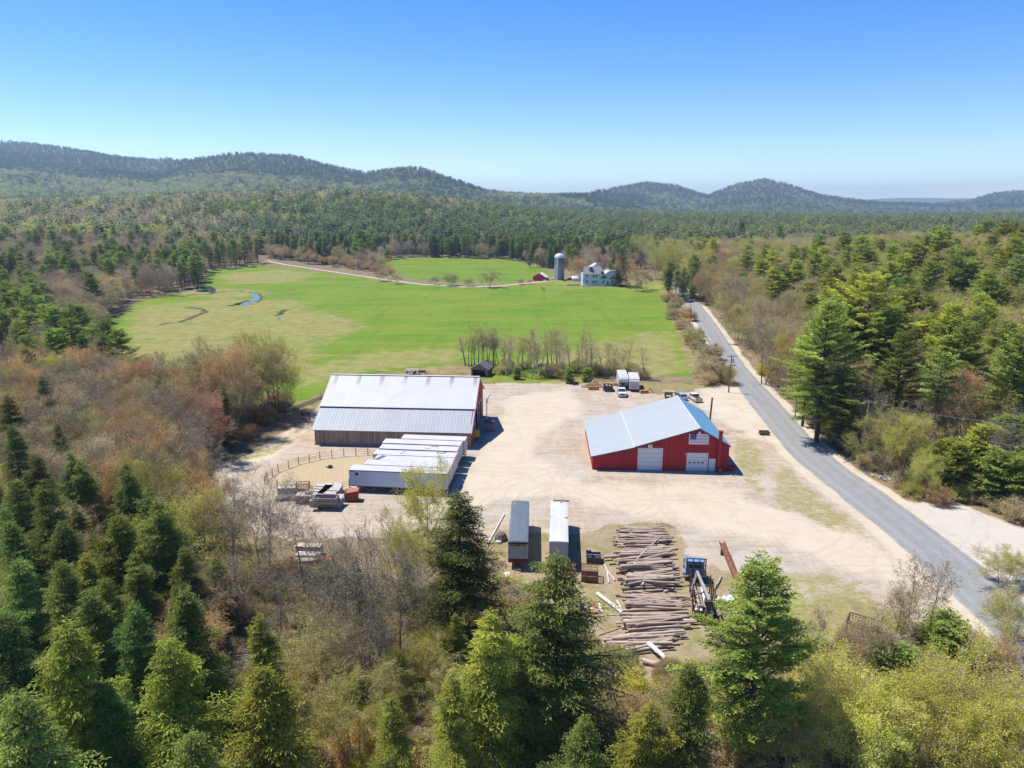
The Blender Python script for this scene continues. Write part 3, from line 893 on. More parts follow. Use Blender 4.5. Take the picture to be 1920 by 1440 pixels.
def far_broadleaf(name, seed, n=110, H=16.0, RAD=4.6, z0=0.25, leafy=0.5):
    rg = np.random.default_rng(seed)
    az = rg.random(n) * 6.283
    ph = np.arccos(rg.uniform(-0.45, 1, n))
    rad = rg.uniform(0.35, 1.0, n) ** 0.6
    lob = 1 + 0.2 * np.sin(3 * az + rg.random() * 6) * np.sin(2 * ph)
    cz = H * (z0 + (1 - z0) * 0.45)
    p = np.stack([np.cos(az) * np.sin(ph) * RAD * rad * lob, np.sin(az) * np.sin(ph) * RAD * rad * lob, cz + np.cos(ph) * (H - cz) * rad * lob * 0.95], 1)
    d = p - np.array([0, 0, cz - H * 0.25])
    d /= np.linalg.norm(d, axis=1, keepdims=True)
    d = d + rg.normal(0, 0.35, (n, 3)) + np.array([0, 0, 0.3])
    l = rg.uniform(1.0, 2.2, n)
    wd = np.where(rg.random(n) < leafy, rg.uniform(0.7, 1.3, n), rg.uniform(0.2, 0.4, n))
    v, f, tn = sprays(p, d, rg.normal(0, 1, (n, 3)), l, wd, np.clip(0.5 + 0.25 * np.cos(ph) + rg.normal(0, 0.2, n), 0, 1))
    segs = [[0, 0, -2, 0, 0, cz, 0.2, 0.12]]
    for i in range(7):
        a = i * 0.9
        segs.append([0, 0, H * (0.2 + 0.05 * i), math.cos(a) * RAD * 0.6, math.sin(a) * RAD * 0.6, H * (0.55 + 0.05 * i), 0.1, 0.04])
    tv, tf = tubes(segs, 3)
    return np_mesh(name, np.concatenate([v, tv]), np.concatenate([f, tf + len(v)]), MAT_FAR, {'tone': np.r_[tn, np.full(len(tv), 0.25)]})

# prototypes (mesh data only; trees below share them)
HEM = [conifer('hemlock', 11, 20, 5.8, 0.06, detail=1.6), conifer('hemlock', 12, 20, 5.2, 0.10, detail=1.6), conifer('hemlock', 13, 20, 6.4, 0.05, lean=0.5, detail=1.6), conifer('hemlock', 14, 20, 4.8, 0.04, detail=1.6),
       conifer('hemlock', 15, 20, 6.0, 0.08, detail=1.6, lean=-0.5, gaps=0.5), conifer('hemlock', 16, 20, 5.4, 0.14, detail=1.6, lean=0.3, gaps=0.7), conifer('hemlock', 17, 20, 6.8, 0.05, detail=1.6, gaps=0.4)]
HEM_M = [conifer('hemlock', 21, 20, 5.4, 0.06, detail=1.0), conifer('hemlock', 22, 20, 4.8, 0.1, detail=1.0)]
PIN = [conifer('pine', 31, 24, 5.8, 0.26, 'pine', 1.35), conifer('pine', 32, 24, 5.2, 0.34, 'pine', 1.35, lean=0.6), conifer('pine', 33, 24, 6.4, 0.18, 'pine', 1.35)]
PIN_M = [conifer('pine', 41, 26, 5.6, 0.34, 'pine', 0.7), conifer('pine', 42, 26, 4.8, 0.45, 'pine', 0.7), conifer('pine', 43, 26, 5.2, 0.25, 'pine', 0.7), conifer('pine', 44, 26, 4.4, 0.55, 'pine', 0.7)]
BUSHP = [conifer('pine', 51, 9, 4.4, 0.02, 'pine', 0.9), conifer('pine', 52, 9, 3.8, 0.02, 'pine', 0.9)]
BARE = [broadleaf('bare', 61, 16, 4.6, 0.30, 0.4, 0.85, twig_mat=MAT_TWIG_DARK), broadleaf('bare', 62, 16, 3.8, 0.42, 0.35, 0.85, lean=0.1, twig_mat=MAT_TWIG_DARK), broadleaf('bare', 63, 16, 5.2, 0.25, 0.4, 0.85, stems=2, twig_mat=MAT_TWIG_DARK)]
BUD = [broadleaf('budding', 71, 15, 4.6, 0.25, 1.9, 1.0), broadleaf('budding', 72, 15, 4.0, 0.35, 2.1, 1.0), broadleaf('budding', 73, 15, 5.0, 0.2, 1.7, 1.0, stems=2), broadleaf('budding', 74, 15, 4.4, 0.3, 1.5, 1.1, stems=3)]
LEAFY = [broadleaf('leafing', 81, 12, 4.2, 0.15, 1.7, 1.0, stems=2, budsize=0.17), broadleaf('leafing', 82, 12, 4.6, 0.12, 1.5, 1.0, stems=3, budsize=0.17)]
THIN = [broadleaf('thin', 95 + i, 11, 1.25 + .25 * i, 0.45, 0.35, 0.45, lean=0.03 * i, mat=MAT_BARK_PALE, upright=1.1) for i in range(4)]
SLIM = [broadleaf('sapling', 91, 10, 1.7, 0.35, 0.5, 0.7), broadleaf('sapling', 92, 10, 1.5, 0.4, 0.3, 0.7, lean=0.06), broadleaf('sapling', 93, 10, 2.0, 0.3, 0.4, 0.7, stems=2)]
SHRUB = [broadleaf('shrub', 101, 3.2, 1.5, 0.05, 0.8, 0.8, stems=4, budsize=0.16), broadleaf('shrub', 102, 2.6, 1.4, 0.05, 1.2, 0.8, stems=4, budsize=0.16)]
KINDS = {'hemlock': (HEM, 20, 'hemlock_tree'), 'hemlock_m': (HEM_M, 20, 'hemlock_tree'), 'pine': (PIN, 24, 'pine_tree'), 'pine_m': (PIN_M, 26, 'pine_tree'), 'bushpine': (BUSHP, 9, 'young_pine'),
         'bare': (BARE, 16, 'bare_tree'), 'bud': (BUD, 15, 'budding_tree'), 'leafy': (LEAFY, 12, 'leafing_tree'), 'slim': (SLIM, 10, 'slender_tree'), 'thin': (THIN, 11, 'thin_tree'), 'shrub': (SHRUB, 3.0, 'shrub')}
TRG = random.Random(5)
GREENS = {'d': (0.86, 0.88, 0.76), 'm': (1.12, 1.12, 1.0), 'y': (1.48, 1.32, 0.85), 'b': (0.92, 1.02, 1.0)}
BUDS = {'yg': (0.64, 0.60, 0.09), 'ol': (0.56, 0.53, 0.17), 'or': (0.62, 0.38, 0.15), 'rd': (0.56, 0.24, 0.15), 'tn': (0.58, 0.46, 0.25), 'gy': (0.47, 0.40, 0.27), 'lm': (0.62, 0.66, 0.11), 'pk': (0.60, 0.42, 0.29)}
def tree(kind, x, y, h, label, cat='tree', group=None, tint='m', variant=None, wide=1.0, rz=None):
    protos, h0, nm = KINDS[kind]
    tr, cr = protos[TRG.randrange(len(protos)) if variant is None else variant % len(protos)]
    root = thing(nm, label, cat, (x, y, Tz(x, y) - 0.05), TRG.uniform(0, 6.28) if rz is None else rz, group)
    s = h / h0
    root.scale = (s * wide * TRG.uniform(0.88, 1.14), s * wide * TRG.uniform(0.88, 1.14), s)
    root.rotation_euler = (TRG.gauss(0, 0.022), TRG.gauss(0, 0.022), root.rotation_euler.z)
    a = link('trunk', tr, root)
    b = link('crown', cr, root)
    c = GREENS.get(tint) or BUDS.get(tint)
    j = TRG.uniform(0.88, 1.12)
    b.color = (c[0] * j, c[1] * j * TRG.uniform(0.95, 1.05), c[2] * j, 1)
    return root
def tree_top(kind, px, py, h, label, **kw):
    """a tree whose tip stands at (px, py) on the photograph and which is h metres tall on level ground"""
    q = P(px, py, h)
    z = Tz(q.x, q.y)
    if abs(z) > 0.3: q = P(px, py, h + z)
    return tree(kind, q.x, q.y, h, label, **kw)
# ------------------------------------------------------------------ building materials
def ribbed(name, c, pitch, axis_, var=0.12, rough=0.45, metal=0.0, spec=0.4, depth=0.03, dirt=None, dirt_amt=0.4, line=0.25, scale=0.5):
    """sheet metal or boards with ribs across one local axis"""
    if name in _mc: return _mc[name]
    k = NT(name)
    co = k.coord('Object')
    sp = k.n('ShaderNodeSeparateXYZ')
    k.l(co, sp.inputs[0])
    x = sp.outputs['XYZ'.index(axis_)]
    fr_ = k.math('FRACT', k.math('DIVIDE', x, pitch))
    rib = k.ramp(fr_, [(0.0, 1.0), (0.10, 1.0), (0.2, 0.0), (0.9, 0.0), (1.0, 1.0)])
    cell = k.math('FLOOR', k.math('DIVIDE', x, pitch))
    wn_ = k.n('ShaderNodeTexWhiteNoise', noise_dimensions='1D')
    k.l(cell, wn_.inputs['W'])
    f = k.noise(co, scale, 5, 0.65)
    t = k.math('ADD', k.math('MULTIPLY', wn_.outputs['Value'], 0.5), k.math('MULTIPLY', f, 0.5))
    col = k.ramp(t, [(0.2, tuple(q * (1 - var) for q in c)), (0.8, tuple(min(1, q * (1 + var)) for q in c))])
    col = k.mix(k.math('MULTIPLY', rib, line), col, tuple(q * 0.45 for q in c))
    if dirt is not None:
        d = k.noise(k.coord('Object', (1, 1, 0.35)), scale * 1.3, 6, 0.7, 0.5)
        col = k.mix(k.ramp(d, [(0.5, 0.0), (0.75, dirt_amt)]), col, dirt)
    k.base(col)
    k.b.inputs['Roughness'].default_value = rough
    k.b.inputs['Metallic'].default_value = metal
    k.b.inputs['Specular IOR Level'].default_value = spec
    k.bump(rib, 0.5, depth)
    _mc[name] = k.m
    return k.m
M_WHITEROOF = ribbed('white_sheet_roof', (0.50, 0.505, 0.52), 0.92, 'X', 0.03, 0.4, 0, 0.4, 0.03, None, 0.2, 0.07, 0.2)
M_GALV = ribbed('galvanised_corrugated', (0.315, 0.335, 0.355), 0.66, 'X', 0.05, 0.5, 0.0, 0.25, 0.03, (0.20, 0.215, 0.235), 0.4, 0.30, 0.28)
M_BOARDS = ribbed('weathered_boards', (0.33, 0.26, 0.205), 0.28, 'X', 0.30, 0.9, 0, 0.1, 0.02, (0.12, 0.095, 0.08), 0.65, 0.5, 0.5)
M_RED = ribbed('barn_red_boards', (0.36, 0.030, 0.032), 0.30, 'X', 0.13, 0.75, 0, 0.2, 0.015, (0.22, 0.035, 0.03), 0.55, 0.45, 0.22)
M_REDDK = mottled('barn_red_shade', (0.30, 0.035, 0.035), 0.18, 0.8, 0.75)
M_GREYROOF = ribbed('blue_grey_sheet_roof', (0.325, 0.350, 0.355), 0.9, 'Y', 0.035, 0.5, 0.0, 0.2, 0.03, (0.37, 0.39, 0.395), 0.4, 0.10, 0.3)
M_BLUEROOF = ribbed('blue_sheet_roof', (0.12, 0.285, 0.46), 0.9, 'Y', 0.04, 0.4, 0.0, 0.45, 0.03, None, 0.3, 0.1, 0.3)
M_WHITE = mottled('white_paint', (0.74, 0.74, 0.75), 0.06, 1.5, 0.5, 0, 0.4)
M_PINKWHITE = mottled('pinkish_white_trim', (0.70, 0.58, 0.57), 0.08, 2, 0.6)
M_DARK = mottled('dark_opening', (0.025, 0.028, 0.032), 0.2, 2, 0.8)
M_GLASS = mottled('window_glass', (0.03, 0.04, 0.055), 0.2, 1, 0.12, 0, 0.6)
M_CONC = mottled('grey_concrete', (0.30, 0.28, 0.265), 0.22, 1.5, 0.9, 0, 0.15, (1, 1, 1), (0.24, 0.22, 0.20), 0.6)
M_CONCLT = mottled('pale_concrete', (0.40, 0.375, 0.35), 0.15, 1.8, 0.9, 0, 0.15, (1, 1, 1), (0.36, 0.32, 0.30), 0.4)
M_RUST = mottled('rusty_steel', (0.20, 0.085, 0.045), 0.35, 3.0, 0.9, 0, 0.2, (1, 1, 1), (0.10, 0.05, 0.035), 0.7)
M_RUSTRED = mottled('rust_red_paint', (0.27, 0.072, 0.042), 0.25, 2, 0.8, 0, 0.2, (1, 1, 1), (0.12, 0.045, 0.03), 0.5)
M_STEEL = mottled('dark_steel', (0.055, 0.055, 0.06), 0.3, 3, 0.6, 0.2, 0.4, (1, 1, 1), (0.13, 0.075, 0.05), 0.5)
M_YELLOW = mottled('machine_yellow', (0.62, 0.36, 0.03), 0.12, 2, 0.5, 0, 0.4, (1, 1, 1), (0.30, 0.18, 0.05), 0.5)
M_ORANGE = mottled('plow_orange', (0.60, 0.27, 0.03), 0.15, 2, 0.6, 0, 0.3)
M_RUBBER = mottled('tyre_rubber', (0.022, 0.022, 0.024), 0.2, 4, 0.85)
M_RIM = mottled('wheel_steel', (0.40, 0.41, 0.43), 0.1, 4, 0.4, 0.5, 0.5)
M_CHROME = mottled('bright_metal', (0.55, 0.56, 0.58), 0.08, 3, 0.3, 0.7, 0.5)
M_WOODOLD = mottled('old_grey_wood', (0.30, 0.255, 0.21), 0.25, 2, 0.9, 0, 0.1, (0.4, 3, 3))
M_PLANK = mottled('sawn_planks', (0.55, 0.43, 0.33), 0.15, 2, 0.85, 0, 0.15, (0.4, 4, 4))
M_POLE = mottled('pole_wood', (0.17, 0.13, 0.10), 0.2, 3, 0.9, 0, 0.1, (4, 4, 0.5))
M_POLEGREY = mottled('grey_pole_wood', (0.30, 0.265, 0.225), 0.2, 3, 0.9, 0, 0.1, (4, 4, 0.5))
M_LAMP = mottled('pale_lamp_housing', (0.72, 0.66, 0.62), 0.05, 3, 0.4)
# ------------------------------------------------------------------ long white-roofed barn with a lean-to
bl, br = P(590, 835), P(883, 839)
BW = (br - bl).length
brz = R(-4.0)
barn = thing('long_barn', 'long barn with a bright white roof, lower grey lean-to roof and plank front', 'barn', tuple((bl + br) / 2), brz)
hw = BW / 2
DR, ZE, SL = 14.2, 3.55, math.tan(R(28.2))          # ridge depth, lean-to eave height, slope
ZR = ZE + DR * SL
DM = DR * 0.405                                     # where the main eave laps over the lean-to roof
ZM = ZE + DM * SL
DB = DR + 9.0
ZB = ZR - 9.0 * SL
M_STAIN = None
k = NT('white_sheet_roof_stained')
co = k.coord('Object')
sp_ = k.n('ShaderNodeSeparateXYZ')
k.l(co, sp_.inputs[0])
fr_ = k.math('FRACT', k.math('DIVIDE', sp_.outputs[0], 0.92))
rib = k.ramp(fr_, [(0.0, 1.0), (0.1, 1.0), (0.2, 0.0), (0.9, 0.0), (1.0, 1.0)])
# vents weep rust down the sheets below the ridge at even intervals
ph_ = k.math('FRACT', k.math('ADD', k.math('DIVIDE', sp_.outputs[0], 5.15), 0.42))
strip = k.ramp(ph_, [(0.36, 0.0), (0.41, 1.0), (0.53, 1.0), (0.58, 0.0)])
down = k.ramp(k.math('DIVIDE', k.math('SUBTRACT', sp_.outputs[1], DR - 3.4), 3.4), [(0.0, 0.0), (0.4, 0.6), (0.95, 1.0)])
streak = k.noise(k.coord('Object', (6, 0.3, 0.3)), 1.0, 4, 0.6)
stn = k.math('MULTIPLY', k.math('MULTIPLY', strip, down), k.ramp(streak, [(0.3, 0.0), (0.55, 0.9)]))
wcol = k.mix(k.math('MULTIPLY', rib, 0.03), k.ramp(k.noise(co, 0.3, 5, 0.6), [(0.3, (0.455, 0.455, 0.462)), (0.7, (0.515, 0.51, 0.505))]), (0.45, 0.46, 0.5))
k.b.inputs['Specular IOR Level'].default_value = 0.15
k.base(k.mix(stn, wcol, (0.20, 0.15, 0.08)))
k.b.inputs['Roughness'].default_value = 0.55
k.bump(rib, 0.15, 0.02)
M_STAINED = k.m
m = MB()
m.slab([(-hw - .35, DM - .5, ZM - .5 * SL + .42), (hw + .35, DM - .5, ZM - .5 * SL + .42), (hw + .35, DR, ZR + .42), (-hw - .35, DR, ZR + .42)], 0.12)
rf = m.build('main_roof', M_STAINED, barn)
m = MB().slab([(-hw - .35, DR + .002, ZR + .42), (hw + .35, DR + .002, ZR + .42), (hw + .35, DB + .5, ZB - .5 * SL + .42), (-hw - .35, DB + .5, ZB - .5 * SL + .42)], 0.12)
m.build('rear_roof', M_WHITEROOF, barn)
MB().box((0, DR, ZR + .47), (BW + .75, .5, .08)).build('ridge_cap', mottled('ridge_cap', (0.60, 0.58, 0.57), .08), rf)
MB().slab([(-hw - .45, -.55, ZE - .55 * SL + .12), (hw + .25, -.55, ZE - .55 * SL + .12), (hw + .25, DM, ZM + .06), (-hw - .45, DM, ZM + .06)], 0.09).build('lean_to_roof', M_GALV, barn)
MB().b2((-hw, -.06, .35), (hw, .06, ZE - .15)).build('front_wall', M_BOARDS, barn)
MB().b2((-hw - .1, -.16, -.4), (hw + .1, .10, .32)).build('foundation', M_CONC, barn)
MB().b2((-hw + .1, DM - .05, ZM - .35), (hw - .1, DM + .05, ZM + .28)).build('eave_shadow_strip', M_DARK, barn)  # near-black strip painting in the shadow line between main eave and lean-to
MB().b2((-hw, DB - .1, 0), (hw, DB, ZB + .2)).build('rear_wall', M_BOARDS, barn)
lw = [(.06, .3), (DB - .1, .3), (DB - .1, ZB + .1), (DR, ZR + .2), (DM + .05, ZM + .1), (.06, ZE - .1)]
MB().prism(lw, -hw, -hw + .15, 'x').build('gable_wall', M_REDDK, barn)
# right gable with tall open bays between posts
def gz(d): return (ZE + d * SL) if d < DR else (ZR - (d - DR) * SL)
g = MB()
bays = [(4.2, 6.6, 3.4), (7.6, 12.4, 5.4), (13.0, 16.0, 5.4), (16.6, 19.8, 5.0)]
cur = .06
for a, b, h in bays:
    g.prism([(cur, 0), (a, 0), (a, gz(a) + .1), (cur, gz(cur) + .1)], hw - .15, hw, 'x')
    top = [(a, h), (b, h), (b, gz(b) + .1)] + ([(DR, ZR + .1)] if a < DR < b else []) + [(a, gz(a) + .1)]
    g.prism(top, hw - .15, hw, 'x')
    cur = b
g.prism([(cur, 0), (DB - .1, 0), (DB - .1, gz(DB - .1) + .1), (cur, gz(cur) + .1)], hw - .15, hw, 'x')
g.build('gable_wall', M_RED, barn)
for a, b, h in bays:
    f = MB().b2((hw - .02, a - .14, 0), (hw + .06, a + .02, h + .1)).b2((hw - .02, b - .02, 0), (hw + .06, b + .14, h + .1)).b2((hw - .02, a + .02, h), (hw + .06, b - .02, h + .18))
    f.build('bay_frame', M_PINKWHITE, barn)
MB().prism([(7.6, 6.6), (10, 7.6), (12.4, 6.6), (12.4, 6.75), (10, 7.78), (7.6, 6.75)], hw + .01, hw + .08, 'x').build('trim_gable', M_PINKWHITE, barn)
for d0, d1, z0, z1 in ((-.55, DM, ZE - .55 * SL, ZM - .05), (DM - .5, DR, ZM - .5 * SL + .3, ZR + .3), (DR, DB + .5, ZR + .3, ZB - .5 * SL + .3)):
    for sx in (-1, 1):
        x0 = sx * (hw + .26 + (.12 if d0 > 0 else 0))
        MB().prism([(d0, z0 - .22), (d1, z1 - .22), (d1, z1 + .08), (d0, z0 + .08)], min(x0, x0 + .05 * sx), max(x0, x0 + .05 * sx), 'x').build('rake_trim', M_PINKWHITE, barn)
MB().b2((-hw + .2, .2, .02), (hw - .2, DB - .2, .06)).build('barn_floor', mottled('barn_floor_dirt', (0.20, 0.16, 0.12)), barn)
# ------------------------------------------------------------------ red garage with the flag
Y0 = P(1237, 882).y
gc = PY(1237, 882, Y0)
def gp(px, py): 
    q = PY(px, py, Y0)
    return q.x - gc.x, q.z
xl, xr, xs_, xrg, xre = gp(1111, 882)[0], gp(1363, 882)[0], gp(1190, 836)[0], gp(1311, 802)[0], gp(1368, 833)[0]
zl, zs_, zrg, zre = gp(1108, 856)[1], gp(1190, 838)[1], gp(1311, 802)[1], gp(1368, 834)[1]
GD = P(1275, 743, zrg).y - Y0
gar = thing('red_garage', 'red gabled workshop with grey and blue roof and two white overhead doors', 'workshop', tuple(gc), R(-2.2))
ov = .45
zri = zre + (zrg - zre) * ((xre - xr) / (xre - xrg))
def roofpiece(nm, xa, za, xb, zb, mat, th=.14, dz=0.0):
    return MB().slab([(xa, -ov, za + dz), (xb, -ov, zb + dz), (xb, GD + ov, zb + dz), (xa, GD + ov, za + dz)], th).build(nm, mat, gar)
roofpiece('lean_to_roof', xl - .35, zl - .02, xs_ - .01, zs_, M_GREYROOF)
mr_ = roofpiece('main_roof', xs_ - .05, zs_ + .10, xrg, zrg + .10, M_GREYROOF)
roofpiece('blue_roof', xrg + .002, zrg + .10, xre, zre + .10, M_BLUEROOF)
MB().b2((xrg - .16, -ov - .02, zrg + .11), (xrg + .16, GD + ov + .02, zrg + .17)).build('ridge_cap', mottled('pale_ridge_cap', (0.42, 0.465, 0.50), .05), mr_)
MB().b2((xs_ - .12, -ov - .02, zs_ + .02), (xs_ + .04, GD + ov, zs_ + .125)).build('roof_seam', mottled('seam_white', (.50, .52, .54), .05), mr_)
prof = [(xl, -.1), (xr, -.1), (xr, zri - .02), (xrg, zrg - .08), (xs_, zs_ - .12), (xl, zl - .14)]
MB().prism(prof, 0, .25, 'y').build('front_wall', M_RED, gar)
MB().prism(prof, GD - .25, GD, 'y').build('rear_wall', M_RED, gar)
MB().b2((xl, .25, -.1), (xl + .2, GD - .25, zl - .14)).build('side_wall', M_RED, gar)
MB().b2((xr - .2, .25, -.1), (xr, GD - .25, zri - .05)).build('side_wall', M_RED, gar)
fz = MB()
for xa, za, xb, zb, dz in ((xl - .35, zl - .02, xs_, zs_, 0), (xs_, zs_, xrg, zrg, .1), (xrg, zrg, xre, zre, .1)):
    fz.prism([(xa, za - .30 + dz), (xb, zb - .30 + dz), (xb, zb - .01 + dz), (xa, za - .01 + dz)], -ov - .05, -ov, 'y')
fz.build('fascia', mottled('dark_fascia', (0.14, 0.06, 0.07), .1), gar)
def overhead(px0, py0, px1, py1, wins):
    (a, zt), (b, _) = gp(px0, py0), gp(px1, py1)
    fr2 = MB().b2((a - .05, -.10, 0), (a + .2, -.002, zt)).b2((b - .2, -.10, 0), (b + .05, -.002, zt)).b2((a + .2, -.10, zt - .22), (b - .2, -.002, zt))
    dr = MB()
    n = 5
    hh = (zt - .25) / n
    for i in range(n): dr.b2((a + .22, -.06, .03 + hh * i), (b - .22, -.004, hh * (i + 1) - .01))
    d = dr.build('overhead_door', mottled('overhead_door_panel', (0.60, 0.63, 0.655), .04, .8, .5), gar)
    fr2.build('door_frame', M_PINKWHITE, d)
    if wins:
        for i in range(4):
            c = a + (b - a) * (0.16 + .2 * i)
            MB().b2((c - .22, -.075, hh * 2.25), (c + .22, -.061, hh * 2.7)).build('window', M_GLASS, d)
    return d
overhead(1197, 840, 1240.5, 882, False)
overhead(1288, 848, 1324.5, 882, True)
a, zt = gp(1328.5, 858.5)
b, _ = gp(1341, 858.5)
d = MB().b2((a + .12, -.05, .05), (b - .12, -.004, zt - .12)).build('entry_door', mottled('entry_door_paint', (0.56, 0.63, 0.70), .05), gar)
MB().b2((a, -.09, 0), (a + .11, -.002, zt)).b2((b - .11, -.09, 0), (b, -.002, zt)).b2((a + .11, -.09, zt - .11), (b - .11, -.002, zt)).build('door_frame', M_PINKWHITE, d)
MB().cyl((b - .25, -.12, 1.05), (b - .25, -.05, 1.05), .05, n=8).build('handle', M_STEEL, d)
(a, z1), (b, z0) = gp(1292, 812.5), gp(1326.5, 831)
fl = thing('flag_sign', 'striped flag panel with blue corner mounted high on the red workshop front', 'flag sign', (0, 0, 0))
fl.parent = None
fl.location = gar.matrix_basis @ Vector((a, -.06, z0))
fl.rotation_euler = gar.rotation_euler
fw, fh = b - a, z1 - z0
nst = 7
hs_ = fh / (2 * nst - 1)
st = MB()
for i in range(nst):
    zz = i * 2 * hs_
    x0 = 0.0 if zz < fh * .45 else fw * .38
    st.b2((x0, -.05, zz - hs_ * .12), (fw, 0, zz + hs_ * 1.12))
st.build('white_stripes', mottled('flag_white', (0.72, 0.70, 0.74), .05), fl)
MB().b2((0, -.022, 0), (fw, -.002, fh)).build('panel', mottled('flag_stripe_red', (0.40, 0.20, 0.24), .15), fl)
MB().b2((fw * .05, -.06, fh * .47), (fw * .38, -.023, fh)).build('blue_canton', mottled('flag_blue', (0.085, 0.09, 0.26), .25), fl)
MB().b2((-.02, -.055, 0), (fw * .05, -.001, fh * 1.02)).b2((fw, -.055, 0), (fw + .12, -.001, fh * 1.02)).b2((-.02, -.055, -.12), (fw + .12, -.001, 0)).build('frame', M_PINKWHITE, fl)
lx_, lz_ = gp(1310.3, 808)
lt = thing('gable_lamp', 'pale floodlight under the peak of the red workshop above the flag', 'lamp', tuple(gar.matrix_basis @ Vector((lx_, -.02, lz_))), gar.rotation_euler.z)
MB().cyl((0, -.05, .25), (0, -.38, .05), .04, n=8).b2((-.12, -.10, .18), (.12, 0, .42)).build('bracket', M_LAMP, lt)
MB().lathe([(0.01, .1), (.12, .08), (.22, -.12), (.25, -.2), (.05, -.19)], (0, -.45, 0), 12).build('lamp_head', M_LAMP, lt)
lx_, lz_ = gp(1284.5, 849.5)
lt = thing('wall_lamp', 'small pale wall lamp left of the smaller overhead door', 'lamp', tuple(gar.matrix_basis @ Vector((lx_, -.02, lz_))), gar.rotation_euler.z)
MB().b2((-.1, -.08, -.1), (.1, 0, .1)).cyl((0, -.06, 0), (.12, -.3, .02), .04, n=8).build('bracket', M_LAMP, lt)
MB().lathe([(0.02, .1), (.12, .06), (.16, -.10), (.02, -.10)], (-.02, -.32, 0), 10).build('lamp_head', M_LAMP, lt)
(a, z1), (b, z0) = gp(1215.8, 834), gp(1223, 839.6)
sg = thing('wall_sign', 'small white notice board above the larger overhead door', 'sign', tuple(gar.matrix_basis @ Vector((a, -.02, z0))), gar.rotation_euler.z)
MB().b2((0, -.05, 0), (b - a, 0, z1 - z0)).build('board', M_WHITE, sg)
sm = MB()
for r_ in range(3): sm.b2((.14, -.058, (z1 - z0) * (.25 + .22 * r_)), ((b - a) * (.55 + .12 * r_), -.052, (z1 - z0) * (.25 + .22 * r_) + .06))
sm.build('faded_lines', mottled('faded_print', (0.42, 0.36, 0.36), .1), sg)
cx, zt = gp(1350.5, 806)
ch = MB().b2((cx - .36, -.58, -.1), (cx + .28, -.02, zt - .12))
chm = ch.build('chimney', mottled('painted_brick', (0.33, 0.035, 0.037), .2, 3), gar)
MB().b2((cx - .43, -.64, zt - .11), (cx + .35, .04, zt + .05)).build('cap', M_REDDK, chm)
q = gar.matrix_basis @ Vector((gp(1347, 876)[0], -1.0, 0))
dm = thing('oil_drum', 'red drum standing at the foot of the workshop chimney', 'drum', (q.x, q.y, 0))
MB().lathe([(0.01, 0), (.36, 0), (.36, .95), (.38, .97), (.38, 1.0), (.01, 1.0)], n=16).build('body', mottled('drum_red', (0.34, 0.05, 0.05), .25), dm)
MB().lathe([(.365, .3), (.39, .32), (.39, .36), (.365, .38)], n=16).lathe([(.365, .62), (.39, .64), (.39, .68), (.365, .70)], n=16).build('hoop', M_RUSTRED, dm)
MB().cyl((.15, -.15, 1.0), (.15, -.15, 1.35), .07, n=8).build('spout', M_STEEL, dm)
q = gar.matrix_basis @ Vector((gp(1310, 882)[0], -1.1, 0))
MB_ = MB().prism([(-.85, -.42), (.85, -.42), (.75, .42), (-.8, .42)], 0.02, .16, 'z')
tag(MB_.build('concrete_slab', M_CONCLT), 'pale concrete step in front of the smaller overhead door', 'step').location = q
q = gar.matrix_basis @ Vector((xr + .8, 0.4, 0))
tk = thing('wall_tank', 'low red box against the right corner of the workshop', 'box', (q.x, q.y, 0), gar.rotation_euler.z)
MB().b2((-.75, -.5, 0.05), (.55, .6, .85)).build('body', M_RED, tk)
MB().b2((-.8, -.55, .86), (.6, .65, .94)).build('lid', M_REDDK, tk)
# ------------------------------------------------------------------ little open shed behind the barn
sq = P(899, 706)
sh_ = thing('open_shed', 'small grey wooden shed with an open dark front at the field edge', 'shed', (sq.x, sq.y, 0), R(-14))
W_, D_, E_, Rg = 5.0, 5.0, 2.35, 3.8
MB().prism([(-W_ / 2, 0), (-W_ / 2, E_), (0, Rg), (W_ / 2, E_), (W_ / 2, 0)], D_ - .15, D_, 'y').build('rear_wall', M_WOODOLD, sh_)
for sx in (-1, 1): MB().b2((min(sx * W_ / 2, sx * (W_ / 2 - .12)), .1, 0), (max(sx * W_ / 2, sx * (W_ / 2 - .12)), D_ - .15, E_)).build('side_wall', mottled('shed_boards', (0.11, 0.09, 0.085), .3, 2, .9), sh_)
f = MB().b2((-W_ / 2, 0, 0), (-W_ / 2 + .45, .1, E_)).b2((W_ / 2 - .75, 0, 0), (W_ / 2, .1, E_)).prism([(-W_ / 2, E_ - .1), (W_ / 2, E_ - .1), (0, Rg - .05)], 0, .1, 'y').b2((-W_ / 2 + .45, 0, E_ - .4), (W_ / 2 - .75, .1, E_ - .11))
f.build('front_wall', mottled('shed_front', (0.19, 0.155, 0.15), .25, 2, .9), sh_)
k_ = mottled('dark_shingles', (0.105, 0.105, 0.115), .25, 3, .9)
for sx in (-1, 1):
    MB().slab([(sx * (W_ / 2 + .35), -.4, E_ - .2), (0, -.4, Rg + .08), (0, D_ + .3, Rg + .08), (sx * (W_ / 2 + .35), D_ + .3, E_ - .2)], .1).build('roof', k_, sh_)
